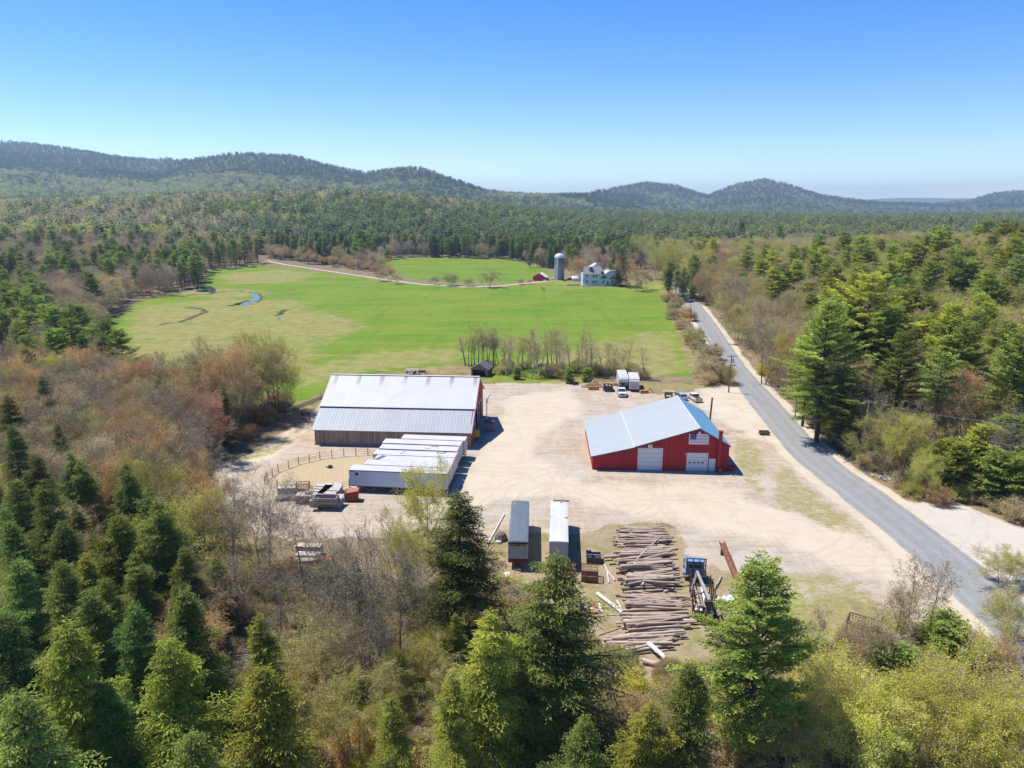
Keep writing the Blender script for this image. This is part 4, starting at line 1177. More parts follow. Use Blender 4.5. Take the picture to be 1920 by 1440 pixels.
# ------------------------------------------------------------------ farmhouse, silo and red outbuilding beyond the field
YH = P(1127, 536).y
hc = PY(1127, 536, YH)
def hp(px, py):
    q = PY(px, py, YH)
    return q.x - hc.x, q.z
M_HOUSE = ribbed('pale_clapboard', (0.56, 0.69, 0.74), 0.35, 'Z', .03, .6, 0, .3, .01, None, .2, .12, .3)
M_HROOF = mottled('grey_shingles', (0.21, 0.20, 0.21), .15, 1.5, .9)
M_HWHITE = mottled('white_sheet_metal', (0.46, 0.485, 0.51), .05, .4, .45)
house = thing('farmhouse', 'white two storey farmhouse with grey roofs and dark balconies beside the silo', 'house', (hc.x, hc.y, 0), 0)
x0, x1, x2 = hp(1093, 530)[0], hp(1131, 530)[0], hp(1162, 530)[0]
ze, zr_ = hp(1100, 513)[1], hp(1100, 503)[1]
MB().b2((x0, 0, -1), (x1, 12, ze)).build('wall', M_HOUSE, house)
r1 = MB().slab([(x0 - .5, -.6, ze - .35), (x1 - .01, -.6, ze - .35), (x1 - .8, 4.5, zr_ + .6), (x0 + .8, 4.5, zr_ + .6)], .2).slab([(x0 + .8, 4.5, zr_ + .6), (x1 - .8, 4.5, zr_ + .6), (x1, 12.4, ze - .3), (x0 - .5, 12.4, ze - .3)], .2).build('roof', M_HROOF, house)
c0 = hp(1108.5, 508)
MB().b2((c0[0] - .9, 1.2, ze - .2), (c0[0] + .9, 3.4, hp(1108, 501)[1])).build('chimney', mottled('dark_brick', (0.12, 0.115, 0.12), .2), r1)
xp = hp(1150, 507)[0]
zp = hp(1150, 506.5)[1]
zl2 = hp(1163, 524)[1]
MB().prism([(x1, -1), (x2, -1), (x2, zl2), (xp + 1.5, zp - .3), (xp - 2.2, zp - .3), (x1, ze - .8)], -1.2, 11.9, 'y').build('wall', M_HOUSE, house)
MB().slab([(x1 - .2, -1.7, ze - .6), (xp - 2.0, -1.7, zp), (xp - 2.0, 12.3, zp), (x1 - .2, 12.3, ze - .6)], .2).slab([(xp - 1.99, -1.7, zp), (xp + 1.5, -1.7, zp), (xp + 1.5, 12.3, zp), (xp - 1.99, 12.3, zp)], .2).build('roof', M_HWHITE, house)
MB().slab([(xp + 1.51, -1.7, zp), (x2 + 1.6, -1.7, zl2 - .9), (x2 + 1.6, 12.3, zl2 - .9), (xp + 1.51, 12.3, zp)], .2).build('roof', M_HROOF, house)
# taller rear wing with the pale peaked roof
xa, xb, xc = hp(1099, 503)[0], hp(1123, 495)[0], hp(1142, 506)[0]
za, zb2 = hp(1099, 506)[1] - 2, hp(1123, 492.5)[1] - 1.6
MB().prism([(xa, 0), (xc, 0), (xc, za - .5), (xb, zb2 - .3), (xa, za - .5)], 12.6, 22, 'y').build('wall', M_HOUSE, house)
MB().slab([(xa - .6, 12.1, za - .6), (xb, 12.1, zb2), (xb, 22.5, zb2), (xa - .6, 22.5, za - .6)], .2).slab([(xb + .01, 12.1, zb2), (xc + .6, 12.1, za - .6), (xc + .6, 22.5, za - .6), (xb + .01, 22.5, zb2)], .2).build('roof', M_HWHITE, house)
def hwin(px, py, w_, h_, y_):
    a, z = hp(px, py)
    o = MB().b2((a - w_ / 2, y_ - .06, z - h_ / 2), (a + w_ / 2, y_ - .01, z + h_ / 2)).build('window', M_GLASS, house)
    MB().b2((a - w_ / 2 - .12, y_ - .09, z - h_ / 2 - .14), (a + w_ / 2 + .12, y_ - .012, z - h_ / 2 - .01)).b2((a - w_ / 2 - .12, y_ - .09, z + h_ / 2 + .01), (a + w_ / 2 + .12, y_ - .012, z + h_ / 2 + .13)).b2((a - w_ / 2 - .12, y_ - .09, z - h_ / 2 - .01), (a - w_ / 2 - .005, y_ - .012, z + h_ / 2 + .01)).b2((a + w_ / 2 + .005, y_ - .09, z - h_ / 2 - .01), (a + w_ / 2 + .12, y_ - .012, z + h_ / 2 + .01)).build('frame', M_WHITE, o)
for px, py in ((1100.5, 517.5), (1113, 518), (1118, 518), (1112.5, 528.5), (1117.5, 528.5), (1100.5, 528)): hwin(px, py, 1.05, 1.6, 0)
hwin(1132.5, 517, 1.5, 1.1, -1.2)
hwin(1149, 518, 1.0, 1.4, -1.2)
hwin(1148, 528.5, 2.2, 1.3, -1.2)
hwin(1131, 528, 1.0, 1.7, -1.2)
dx_, dz_ = hp(1139, 530.5)
MB().b2((dx_ - .55, -1.27, dz_ - 1.3), (dx_ + .55, -1.21, dz_ + 1.1)).build('door', M_STEEL, house)
for px, py, w_ in ((1131, 520.5, 3.6), (1149.5, 522, 4.8)):
    a, z = hp(px, py)
    bb = MB().b2((a - w_ / 2, -2.6, z - .25), (a + w_ / 2, -1.21, z)).build('balcony', M_STEEL, house)
    MB().b2((a - w_ / 2, -2.6, z + .01), (a + w_ / 2, -2.52, z + .75)).build('railing', M_STEEL, bb)
a, z = hp(1130, 511)
MB().b2((a - 1.1, -.4, z - .9), (a + .9, 1.5, z + .6)).build('dormer', mottled('dormer_dark', (0.10, 0.10, 0.11), .2), house)
MB().b2((x0 - .6, -3.2, -.2), (x1, -.05, 0.35)).build('terrace', M_CONC, house)
ext = P(1086, 527)
an = thing('low_shed', 'long low grey roofed lean-to left of the farmhouse', 'shed', (ext.x, ext.y, 0))
MB().b2((-4.5, 0, 0), (3, 5, 1.9)).build('wall', M_HOUSE, an)
MB().slab([(-4.9, -.5, 1.8), (3.3, -.5, 1.8), (3.3, 5.4, 3.0), (-4.9, 5.4, 3.0)], .15).build('roof', mottled('pale_roof', (.5, .47, .46), .1), an)
sp2 = P(1048.5, 524)
SR = 9.3 * (sp2.y * CP + 40 * SP) / FOC
silo = thing('grain_silo', 'tall concrete silo with a silver dome and dark stained upper half', 'silo', (sp2.x, sp2.y, 0))
SH = PY(1048.5, 475, sp2.y).z
k = NT('silo_staves')
co = k.coord('Object')
sp_ = k.n('ShaderNodeSeparateXYZ')
k.l(co, sp_.inputs[0])
stv = k.noise(k.coord('Object', (2.5, 2.5, .12)), 1.0, 5, .7)
c = k.ramp(stv, [(0.3, (0.20, 0.20, 0.205)), (0.7, (0.36, 0.36, 0.365))])
hb = k.math('FRACT', k.math('DIVIDE', sp_.outputs[2], .75))
c = k.mix(k.ramp(hb, [(0.0, .5), (.08, .5), (.14, 0.0)]), c, (0.15, 0.15, 0.155))
dkz = k.math('ADD', k.math('DIVIDE', sp_.outputs[2], SH), k.math('MULTIPLY', k.math('SUBTRACT', stv, .5), .5))
c = k.mix(k.ramp(dkz, [(0.52, 0.0), (.66, .75), (1.0, .85)]), c, (0.10, 0.105, 0.125))
k.base(c)
k.b.inputs['Roughness'].default_value = .9
MB().lathe([(SR, -.5), (SR, SH - SR * .85)], n=28).build('barrel', k.m, silo, True)
MB().lathe([(SR * 1.03, SH - SR * .86), (SR * 1.03, SH - SR * .7)] + [(SR * 1.02 * math.cos(t), SH - SR * .7 + SR * .72 * math.sin(t)) for t in np.linspace(.05, 1.56, 9)], n=28).build('dome', mottled('silver_dome', (.62, .64, .67), .06, .5, .4, .3), silo, True)
MB().b2((-SR * .62, -SR - .45, -.3), (-SR * .28, -SR * .72, SH - SR * .9)).build('chute', mottled('white_chute', (.66, .66, .66), .08), silo)
q = P(1012, 526.5)
ob = thing('red_outbuilding', 'small bright red outbuilding with a pale roof left of the silo', 'outbuilding', (q.x, q.y, 0), R(-14))
w_ = 4.6
MB().prism([(-w_, 0), (w_ - .6, 0), (w_ - .6, 2.4), (-.2, 4.9), (-w_, 2.6)], 0, 7, 'y').build('wall', mottled('bright_red', (.52, .018, .07), .12), ob)
MB().slab([(-w_ - .5, -.4, 2.4), (-.2, -.4, 5.05), (-.2, 7.4, 5.05), (-w_ - .5, 7.4, 2.4)], .12).slab([(-.19, -.4, 5.05), (w_ - .2, -.4, 2.3), (w_ - .2, 7.4, 2.3), (-.19, 7.4, 5.05)], .12).build('roof', mottled('pale_tin', (.62, .56, .55), .1), ob)
MB().b2((w_ - 2.4, -.06, 0), (w_ - 1.2, -.005, 1.9)).build('door', M_DARK, ob)
# farmyard clutter by the silo
cl = random.Random(4)
for i, (px, py, c, lb, dx, dz) in enumerate([(1021, 527, (.7, .68, .66), 'white tarp covered heap beside the red outbuilding', 2.6, .9), (1027, 526, (.12, .11, .12), 'dark farm implement beside the white heap', 2.2, 1.0), (1040, 524, (.72, .66, .64), 'pale covered stack at the foot of the silo', 4.2, 1.2), (1058, 527, (.35, .05, .05), 'red farm implement in front of the silo', 2.2, .8), (1068, 525, (.25, .12, .10), 'rusty machinery between silo and farmhouse', 4.0, 1.2)]):
    q = P(px, py)
    t_ = thing(['covered_heap', 'farm_implement', 'covered_stack', 'farm_implement', 'farm_machinery'][i], lb, 'farm gear', (q.x, q.y, 0), cl.uniform(-.4, .4))
    mm = MB()
    prof_ = [(-dx / 2, 0), (dx / 2, 0), (dx / 2 * .92, dz * .6), (dx * .2, dz), (-dx * .25, dz * .95), (-dx / 2 * .95, dz * .5)]
    mm.prism(prof_, 0, dx * .55, 'y')
    mm.build('body', mottled('clutter_%d' % i, c, .2), t_)
    if i in (1, 3, 4):
        for sx in (-.3, .3): MB().cyl((sx * dx, -.05, .4), (sx * dx, -.3, .4), .4, n=12).build('wheel', M_RUBBER, t_)
q = P(1072, 535)
MBs = MB()
for i in range(9): MBs.box((i * .9 - 3, cl.uniform(-.3, .3), .3), (1.0, .9, .7), cl.uniform(-.4, .4), cl.uniform(-.2, .2))
tag(MBs.build('stone_bank', M_CONC), 'low grey stone bank in the grass below the farmhouse', 'stones', None, 'stuff').location = q
# ------------------------------------------------------------------ semi trailers
M_TRROOF = mottled('trailer_white_roof', (0.46, 0.455, 0.46), .10, .8, .5, 0, .4, (.4, 1, 1), (0.33, 0.29, 0.28), .5)
M_TRSIDE = mottled('trailer_side_blue_white', (0.50, 0.60, 0.72), .05, .4, .4, 0, .45, (.5, 1, 1), (0.50, 0.52, 0.55), .3)
M_TRSIDE2 = mottled('trailer_side_grey', (0.46, 0.47, 0.49), .08, .6, .45, 0, .4, (.5, 1, 1), (0.40, 0.36, 0.34), .35)
M_BEIGE = mottled('beige_panel', (0.50, 0.43, 0.36), .08)
M_RAIL = mottled('dark_rail', (0.14, 0.11, 0.13), .2)
def wheel(p, r, w_, par, ax='y', side=1):
    d = Vector((0, w_, 0)) if ax == 'y' else Vector((w_, 0, 0))
    wm = MB().cyl(p, Vector(p) + d, r, n=18)
    o = wm.build('wheel', M_RUBBER, par)
    q = Vector(p) + (d if side > 0 else Vector((0, 0, 0)))
    e = d.normalized() * .02 * side
    MB().cyl(q - e * 2, q + e, r * .55, n=14).build('rim', M_RIM, o)
    return o
def trailer(label, p_nose, p_rear, W_=2.6, H_=4.05, z0=1.15, side=M_TRSIDE, roof=M_TRROOF, front=None, group=None, flip=1, landing=M_STEEL):
    """nose to rear along local +x; the long side given by the two points faces the camera"""
    d = (p_rear - p_nose)
    L = math.hypot(d.x, d.y)
    rz = math.atan2(d.y, d.x)
    t = thing('semi_trailer', label, 'trailer', (p_nose.x, p_nose.y, 0), rz, group)
    y0, y1 = (0, W_) if flip > 0 else (-W_, 0)
    body = MB().b2((.03, y0, z0), (L - .03, y0 + .06, H_ - .06)).b2((.03, y1 - .06, z0), (L - .03, y1, H_ - .06)).b2((.03, y0 + .06, z0), (L - .03, y1 - .06, z0 + .16))
    bo = body.build('side_wall', side, t)
    MB().b2((0, y0 - .015, z0 - .12), (L, y0 + .07, z0 - .002)).b2((0, y1 - .07, z0 - .12), (L, y1 + .015, z0 - .002)).b2((0, y0 - .02, H_ - .22), (L, y0 - .002, H_ - .06)).b2((0, y1 + .002, H_ - .22), (L, y1 + .02, H_ - .06)).build('rail', M_RAIL, bo)
    ro = MB().prism([(y0 - .02, H_ - .05), (y0 + .25, H_ + .01), ((y0 + y1) / 2, H_ + .03), (y1 - .25, H_ + .01), (y1 + .02, H_ - .05)], 0, L, 'x').build('roof', roof, t)
    MB().b2((-.04, y0, z0), (.028, y1, H_ - .06)).build('front_wall', front or M_TRSIDE2, t)
    for s_ in (0, 1):
        a, b = (y0 + .07, (y0 + y1) / 2 - .01) if s_ == 0 else ((y0 + y1) / 2 + .01, y1 - .07)
        do = MB().b2((L - .02, a, z0 + .05), (L + .04, b, H_ - .15)).build('door', M_TRSIDE2, t)
        hb = MB()
        for yy in (a + .25, b - .25): hb.cyl((L + .08, yy, z0 + .15), (L + .08, yy, H_ - .25), .022, n=6)
        hb.build('lock_rod', M_CHROME, do)
    MB().b2((L - .04, y0 - .03, z0), (L + .09, y0 + .06, H_ - .02)).b2((L - .04, y1 - .06, z0), (L + .09, y1 + .03, H_ - .02)).b2((L - .04, y0 + .06, H_ - .15), (L + .09, y1 - .06, H_ - .02)).build('rear_frame', M_PINKWHITE, t)
    MB().b2((L - 5.2, y0 + .7, z0 - .35), (L - .4, y0 + .85, z0 - .13)).b2((L - 5.2, y1 - .85, z0 - .35), (L - .4, y1 - .7, z0 - .13)).b2((L - .1, y0 + .2, .5), (L, y1 - .2, .62)).b2((L - .1, y0 + .7, .62), (L - .02, y0 + .8, z0)).b2((L - .1, y1 - .8, .62), (L - .02, y1 - .7, z0)).build('chassis', M_STEEL, t)
    for xx in (L - 3.9, L - 2.6):
        wheel((xx, y0 + .05, .52), .52, .5, t, 'y', -1)
        wheel((xx, y1 - .55, .52), .52, .5, t, 'y', 1)
        MB().cyl((xx, y0 + .5, .52), (xx, y1 - .5, .52), .07, n=8).build('axle', M_STEEL, t)
    lg = MB()
    for yy in (y0 + .55, y1 - .55): lg.b2((2.3, yy - .08, .05), (2.46, yy + .08, z0 - .13)).b2((2.2, yy - .18, 0), (2.56, yy + .18, .05))
    lg.b2((2.34, y0 + .63, .6), (2.42, y1 - .63, .68)).build('landing_gear', landing, t)
    return t, L, y0, y1
ROWT = [((655, 879.4), (836.7, 887.9), 'nearest semi trailer of the row with its long blue grey side facing out'), ((684, 868.5), (843, 876.6), 'second white trailer of the row, directly behind the nearest one'), ((701, 860.8), (846.6, 867.5), 'third trailer of the row with a dark patch at its front corner'),
        ((698, 852.5), (852, 857), 'middle trailer of the row with a rusty hatch on its roof'), ((708.7, 842.5), (856, 845.7), 'trailer of the row with a long grey scorched patch on the roof'), ((715, 832), (862, 835.2), 'plain roofed trailer of the row, last but one before the plank wall'), ((751, 823), (870.5, 826), 'shortest trailer of the row, closest to the plank wall of the barn')]
TR = []
rx0 = R(-6.5)
for i, (a, b, lb) in enumerate(ROWT):
    A, B = P(*a, 4.05), P(*b, 4.05)
    L = (B - A).length
    A2 = B - Vector((math.cos(rx0), math.sin(rx0), 0)) * L
    t, L, y0, y1 = trailer(lb, A2, B, group='semi trailers parked side by side', side=M_TRSIDE if i == 0 else M_TRSIDE2)
    TR.append(t)
    if i == 0:
        MB().b2((L - 1.35, -.045, 1.2), (L - .05, -.003, 3.82)).build('end_panel', M_BEIGE, t)
        MB().b2((1.1, -.05, 3.05), (1.6, -.003, 3.5)).build('placard', M_DARK, t)
        MB().b2((.25, -.045, 3.62), (1.0, -.003, 3.72)).build('lettering_strip', M_RAIL, t)
    if i in (1, 3, 4):
        MB().b2((.5, .1, 4.061), (.62, 2.5, 4.10)).build('roof_seam', M_TRSIDE2, t)
    if i == 2:
        MB().prism([(.1, .1), (1.0, .1), (1.9, 1.9), (1.0, 2.2)], 4.062, 4.10, 'z').build('roof_patch', mottled('dark_tar', (.12, .11, .12), .4), t)
    if i == 3:
        MB().b2((L - 3.6, 1.6, 4.062), (L - 2.0, 2.3, 4.12)).build('hatch_frame', M_RUST, t)
        MB().b2((L - 3.4, 1.72, 4.121), (L - 2.2, 2.18, 4.15)).build('hatch', M_TRROOF, t)
        MB().b2((5.2, 1.5, 4.062), (5.5, 1.75, 4.12)).b2((5.0, .6, 4.062), (5.35, .8, 4.12)).build('roof_vent', M_STEEL, t)
    if i == 4:
        mb = MB()
        pr = random.Random(2)
        for j in range(26):
            mb.box((L * .62 + pr.gauss(0, 1.3), 1.3 + pr.gauss(0, .35), 4.068), (pr.uniform(.5, 1.6), pr.uniform(.1, .3), .008), pr.uniform(-.2, .2))
        mb.build('scorched_patch', mottled('scorched', (.30, .27, .26), .3), t)
    if i in (1, 2, 5): 
        MB().b2((L - .9, .3, 4.062), (L - .75, .45, 4.12)).build('roof_vent', M_STEEL, t)
M_SLATE = mottled('slate_tarp_roof', (0.105, 0.125, 0.135), .12, .7, .45, 0, .45, (.5, 1, 1), (0.17, 0.19, 0.205), .6)
A, B = P(970.3, 1015.2, 4.05), P(976.6, 938.5, 4.05)
def near_far(lb, nl, nr_, fl_, fr2, **kw):
    a, b, c, d = P(*nl, 4.05), P(*nr_, 4.05), P(*fl_, 4.05), P(*fr2, 4.05)
    W_ = ((b - a).length + (d - c).length) / 2
    return trailer(lb, a, c, W_=W_, flip=-1, **kw)
t, L, y0, y1 = near_far('dark slate roofed semi trailer with yellow lettering under its front roof edge', (952.8, 1015.2), (987.8, 1015.2), (959.5, 938.8), (993.7, 938.2), side=M_TRSIDE2, roof=M_SLATE, landing=M_RUSTRED, front=mottled('grey_front', (0.33, 0.35, 0.38), .12, 1.2, .6, 0, .3, (1, 3, .4), (.24, .25, .27), .6))
MB().b2((-.20, y0 - .02, 3.82), (-.045, y1 + .02, 4.0)).build('front_visor', M_DARK, t)
MB().b2((-.12, y0 - .01, 1.0), (-.045, y1 + .01, 1.5)).build('bolster', mottled('maroon_paint', (.17, .025, .05), .2), t)
def lettering(txt, loc, size, mat, par, rz=0.0, ext=.01):
    cu = bpy.data.curves.new('lettering', 'FONT')
    cu.body = txt
    cu.size = size
    cu.extrude = ext
    cu.align_x = 'CENTER'
    tmp = bpy.data.objects.new('lettering', cu)
    COL.objects.link(tmp)
    bpy.context.view_layer.update()
    me = bpy.data.meshes.new_from_object(tmp.evaluated_get(bpy.context.evaluated_depsgraph_get()))
    bpy.data.objects.remove(tmp)
    bpy.data.curves.remove(cu)
    me.materials.clear()
    me.materials.append(mat)
    o = link('lettering', me, par)
    o.location = loc
    o.rotation_euler = (math.pi / 2, 0, rz)
    return o
MB().b2((-.06, y0 + .28, 3.42), (-.042, y1 - .30, 3.80)).build('sign_band', M_DARK, t)
lettering('MATTERS', (-.066, (y0 + y1) / 2, 3.47), .46, mottled('letter_yellow', (.62, .52, .06), .1), t, -math.pi / 2)
MB().b2((L - 1.5, y1 - .75, 4.052), (L - .5, y1 - .25, 4.075)).build('faded_mark', mottled('faded_orange', (.33, .14, .10), .5, 6), t)
gm = MB()
for yy in (-1.05, -1.55): gm.b2((1.0, yy - .12, .55), (1.35, yy + .12, 1.1)).b2((.7, yy - .12, .02), (1.05, yy + .12, .56))
gm.cyl((1.3, -1.3, .6), (-.9, -1.7, .15), .06, n=6).cyl((1.3, -1.3, .6), (-.9, -.9, .15), .06, n=6).build('support_leg', M_RUSTRED, t)
t, L, y0, y1 = near_far('white roofed semi trailer standing alone right of the dark one', (1030, 1014.8), (1064.8, 1014.8), (1033, 938), (1064.8, 938), side=M_TRSIDE2, front=mottled('grey_front2', (0.40, 0.415, 0.43), .1, 1.2, .5, 0, .3, (1, 3, .4)))
MB().b2((L - .38, y0 - .25, 4.06), (L - .12, y1 - .35, 4.16)).build('rear_gutter', M_STEEL, t)
MB().b2((L * .54, y0 - .02, 4.056), (L * .54 + .25, y0 + .5, 4.10)).b2((L - .95, y0 + .85, 4.066), (L - .7, y0 + 1.1, 4.12)).b2((L * .55, y1 - .12, 4.045), (L * .55 + .18, y1, 4.09)).build('roof_fitting', M_STEEL, t)
# ------------------------------------------------------------------ round pen fence
pen_px = [(760, 866), (722, 858), (690, 853.5), (645, 856), (600, 861), (560, 871), (522, 885), (500, 900), (497, 908), (520, 916), (548, 924), (586, 926), (625, 921), (655, 914)]
pp = PP(pen_px)
seg = []
for i in range(len(pp) - 1):
    n = max(1, round((pp[i + 1] - pp[i]).length / 2.6))
    seg += [pp[i].lerp(pp[i + 1], j / n) for j in range(n)]
seg.append(pp[-1])
fence = thing('pen_fence', 'grey rail fence curving round the sandy riding pen', 'fence', tuple(seg[0]))
o0 = seg[0]
M_FENCE = mottled('fence_wood', (.27, .225, .185), .25, 3, .9)
for i, q in enumerate(seg):
    l = q - o0
    MB().cyl(l, l + Vector((0, 0, 1.62)), .085, .075, 7).build('post', M_FENCE, fence)
for z in (.45, .85, 1.25):
    r_ = MB()
    for i in range(len(seg) - 1): r_.cyl(seg[i] - o0 + Vector((0, 0, z)), seg[i + 1] - o0 + Vector((0, 0, z + cl.uniform(-.05, .05))), .032, n=5, caps=False)
    r_.build('rail', M_FENCE, fence)
q = P(619, 877)
st = thing('dark_stump', 'small dark clod lying alone on the sand of the pen', 'stump', tuple(q))
MB().lathe([(.01, 0), (.45, .02), (.5, .25), (.33, .5), (.15, .56), (.01, .56)], n=9).build('body', mottled('dark_earth', (.07, .055, .05), .4), st)
MB().cyl((-.5, 0, .1), (-.9, .1, .25), .12, .05, 6).build('root', MAT_BARK_DARK, st)
# ------------------------------------------------------------------ concrete tanks and slabs
def tank(px, py, L, W_, H_, lb, rz=0.0, mat=M_CONC, lid=True, z=0.0, hollow=False, group='precast concrete tanks stacked by the pen'):
    q = P(px, py, z)
    t = thing('concrete_tank', lb, 'concrete tank', tuple(q), rz, group)
    if hollow:
        w_ = .14
        MB().b2((-L / 2, 0, 0), (L / 2, w_, H_)).b2((-L / 2, W_ - w_, 0), (L / 2, W_, H_)).b2((-L / 2, w_, 0), (-L / 2 + w_, W_ - w_, H_)).b2((L / 2 - w_, w_, 0), (L / 2, W_ - w_, H_)).b2((-L / 2 + w_, w_, 0), (L / 2 - w_, W_ - w_, .15)).build('body', mat, t)
        MB().b2((-L / 2 - .02, -.02, H_ * .45), (L / 2 + .02, -.003, H_ * .55)).build('groove', M_RAIL, t)
    else:
        MB().prism([(-L / 2 + .06, 0), (L / 2 - .06, 0), (L / 2, H_), (-L / 2, H_)], 0, W_, 'y').build('body', mat, t)
    if lid and not hollow:
        MB().b2((-L / 2 - .04, -.04, H_ + .004), (L / 2 + .04, W_ + .04, H_ + .13)).build('lid', M_CONCLT, t)
    return t
rows = [((607, 921), 2.9, 'far end concrete tank of the left stack'), ((601, 926), 2.9, 'second concrete tank from the far end of the left stack'), ((594.5, 931), 2.9, 'third concrete tank of the left stack'), ((588, 936), 2.9, 'nearest lidded concrete tank of the left stack')]
for (px, py), L, lb in rows: tank(px, py + 7, L, 1.35, 1.35, lb, R(-4))
rows = [((622.5, 923), 3.0, 'far concrete tank of the right stack'), ((618, 929), 3.0, 'middle concrete tank of the right stack'), ((612.5, 934), 3.0, 'near lidded concrete tank of the right stack')]
for (px, py), L, lb in rows: tank(px, py + 7, L, 1.35, 1.35, lb, R(-4))
tank(624, 923, 3.0, 1.1, 1.2, 'concrete tank standing apart at the far right of the stacks', R(-4))
tank(569, 945.5, 2.6, 1.5, 1.35, 'dark weathered concrete tank with a red brown rim at the near left', R(-3), mottled('dark_concrete', (.21, .18, .17), .3, 1.5, .9))
tank(595.5, 951.5, 2.8, 1.5, 1.1, 'plain grey concrete tank under the hollow trough', R(-5), M_CONC, False)
tank(608, 946, 3.9, 1.9, 1.0, 'open hollow concrete trough set on top of other tanks', R(-3), mottled('brown_concrete', (.26, .21, .21), .2, 1.5, .9), False, 1.1, True)
t = tank(621, 952.5, 3.2, 1.7, 1.15, 'concrete tank with a tilted grey slab on top at the near right', R(-4), M_CONC, False)
MB().slab([(-.4, .1, 1.2), (1.6, .1, 1.3), (1.75, 1.9, 1.75), (.1, 1.9, 1.65)], .14).build('tilted_slab', M_CONCLT, t)
tank(637, 942, 1.9, 1.3, .7, 'small grey concrete block right of the tanks', R(4), M_CONC, False)
tank(537, 929, 2.9, 1.0, 1.2, 'concrete block at the left with dark tarp heaped over it', R(5), M_CONC, True)
q = P(536, 937)
hp_ = MB()
for i in range(14): hp_.lathe([(.01, 0), (.5, .05), (.42, .45), (.15, .62), (.01, .64)], (q.x + cl.uniform(-1.2, 1.4), q.y + cl.uniform(-.5, .6), cl.uniform(0, .35)), 7)
tag(hp_.build('stone_heap', mottled('dark_stone', (.16, .15, .155), .4, 2, .9)), 'dark stones heaped against the left concrete block', 'stones', None, 'stuff')
q = P(552, 936)
ps = thing('plank_stack', 'reddish planks lying between the concrete blocks', 'planks', tuple(q), R(-12))
for i in range(6): MB().box((cl.uniform(-.3, .6), i * .28, .12 + .06 * (i % 2)), (4.6, .24, .08), cl.uniform(-.05, .05)).build('plank', M_PLANK, ps)
def cage(px, py, L, W_, H_, lb, rz, mat=M_RUST, cat='wire cage', panel=False, nb=5, nm='wire_cage'):
    q = P(px, py)
    t = thing(nm, lb, cat, tuple(q), rz)
    f = MB()
    for x in (-L / 2, L / 2):
        for y in (-W_ / 2, W_ / 2): f.b2((x - .05, y - .05, 0), (x + .05, y + .05, H_))
    for z in (.06, H_):
        for y in (-W_ / 2, W_ / 2): f.b2((-L / 2 + .05, y - .045, z - .05), (L / 2 - .05, y + .045, z + .05))
        for x in (-L / 2, L / 2): f.b2((x - .045, -W_ / 2 + .05, z - .05), (x + .045, W_ / 2 - .05, z + .05))
    f.build('frame', mat, t)
    for s in (-1, 1):
        b = MB()
        for i in range(1, nb * 2):
            x = -L / 2 + L * i / (nb * 2)
            b.b2((x - .018, s * W_ / 2 - .018, .12), (x + .018, s * W_ / 2 + .018, H_ - .05))
        for j in (1, 2, 3): b.b2((-L / 2 + .05, s * W_ / 2 - .02, H_ * j / 4 - .02), (L / 2 - .05, s * W_ / 2 + .02, H_ * j / 4 + .02))
        b.build('side_mesh', mat, t)
        b = MB()
        for i in range(1, nb + 1):
            y = -W_ / 2 + W_ * i / (nb + 1)
            b.b2((s * L / 2 - .018, y - .018, .12), (s * L / 2 + .018, y + .018, H_ - .05))
        for j in (1, 2, 3): b.b2((s * L / 2 - .02, -W_ / 2 + .05, H_ * j / 4 - .02), (s * L / 2 + .02, W_ / 2 - .05, H_ * j / 4 + .02))
        b.build('end_mesh', mat, t)
    MB().b2((-L / 2 + .05, -W_ / 2 + .05, .03), (L / 2 - .05, W_ / 2 - .05, .06)).build('floor', mat, t)
    if panel:
        MB().b2((-L / 2 + .06, -W_ / 2 - .03, .1), (L / 2 - .06, -W_ / 2 - .021, H_ * .5)).b2((-L / 2 + .06, -W_ / 2 - .03, H_ * .62), (L / 2 - .06, -W_ / 2 - .021, H_ * .97)).build('plate', mottled('rust_plate', (.22, .11, .075), .35, 2, .9), t)
        MB().b2((-.06, -W_ / 2 + .05, H_ - .03), (.06, W_ / 2 - .05, H_ + .05)).build('cross_bar', mat, t)
    return t
cage(1062, 1071, 2.3, 1.5, 1.15, 'open rusty wire cage tilted against the grass, left one of two', R(-28))
cage(1105.5, 1085, 2.1, 1.9, 1.6, 'tall rusty cage with solid plates on its front, right one of two', R(-7), panel=True)
cage(568, 921, 2.2, 1.4, 1.5, 'reddish wire cage standing behind the planks by the pen', R(4), nb=4)
cage(1617, 1185, 3.4, 2.6, 1.3, 'dark rusty cage half hidden by twigs near the driveway mouth', R(-35), mottled('dark_rust', (.12, .05, .045), .3, 3, .9), panel=True)
q = P(1113, 1052)
t = thing('scrap_bin', 'black steel bin filled with dark scrap beside the log pile', 'bin', tuple(q), R(-4))
MB().b2((-1.0, -.9, .1), (1.0, -.82, .95)).b2((-1.0, .82, .1), (1.0, .9, .95)).b2((-1.0, -.82, .1), (-.92, .82, .95)).b2((.92, -.82, .1), (1.0, .82, .95)).b2((-.92, -.82, .1), (.92, .82, .16)).build('body', M_STEEL, t)
MB().b2((-1.04, -.06, .92), (1.04, .06, 1.02)).build('cross_bar', M_CHROME, t)
MB().b2((-1.05, .905, .1), (-.3, .98, 1.15)).build('blue_plate', mottled('dull_blue', (.09, .10, .17), .2), t)
mb = MB()
for i in range(16): mb.box((cl.uniform(-.75, .75), cl.uniform(-.65, .65), cl.uniform(.3, .75)), (cl.uniform(.2, .7), cl.uniform(.1, .4), cl.uniform(.05, .3)), cl.uniform(0, 3), cl.uniform(-.4, .4))
mb.build('scrap', mottled('scrap_iron', (.09, .075, .075), .6, 4), t)
for s in (-.8, .8): MB().b2((s - .06, -.8, 0), (s + .06, .8, .098)).build('skid', M_STEEL, t)
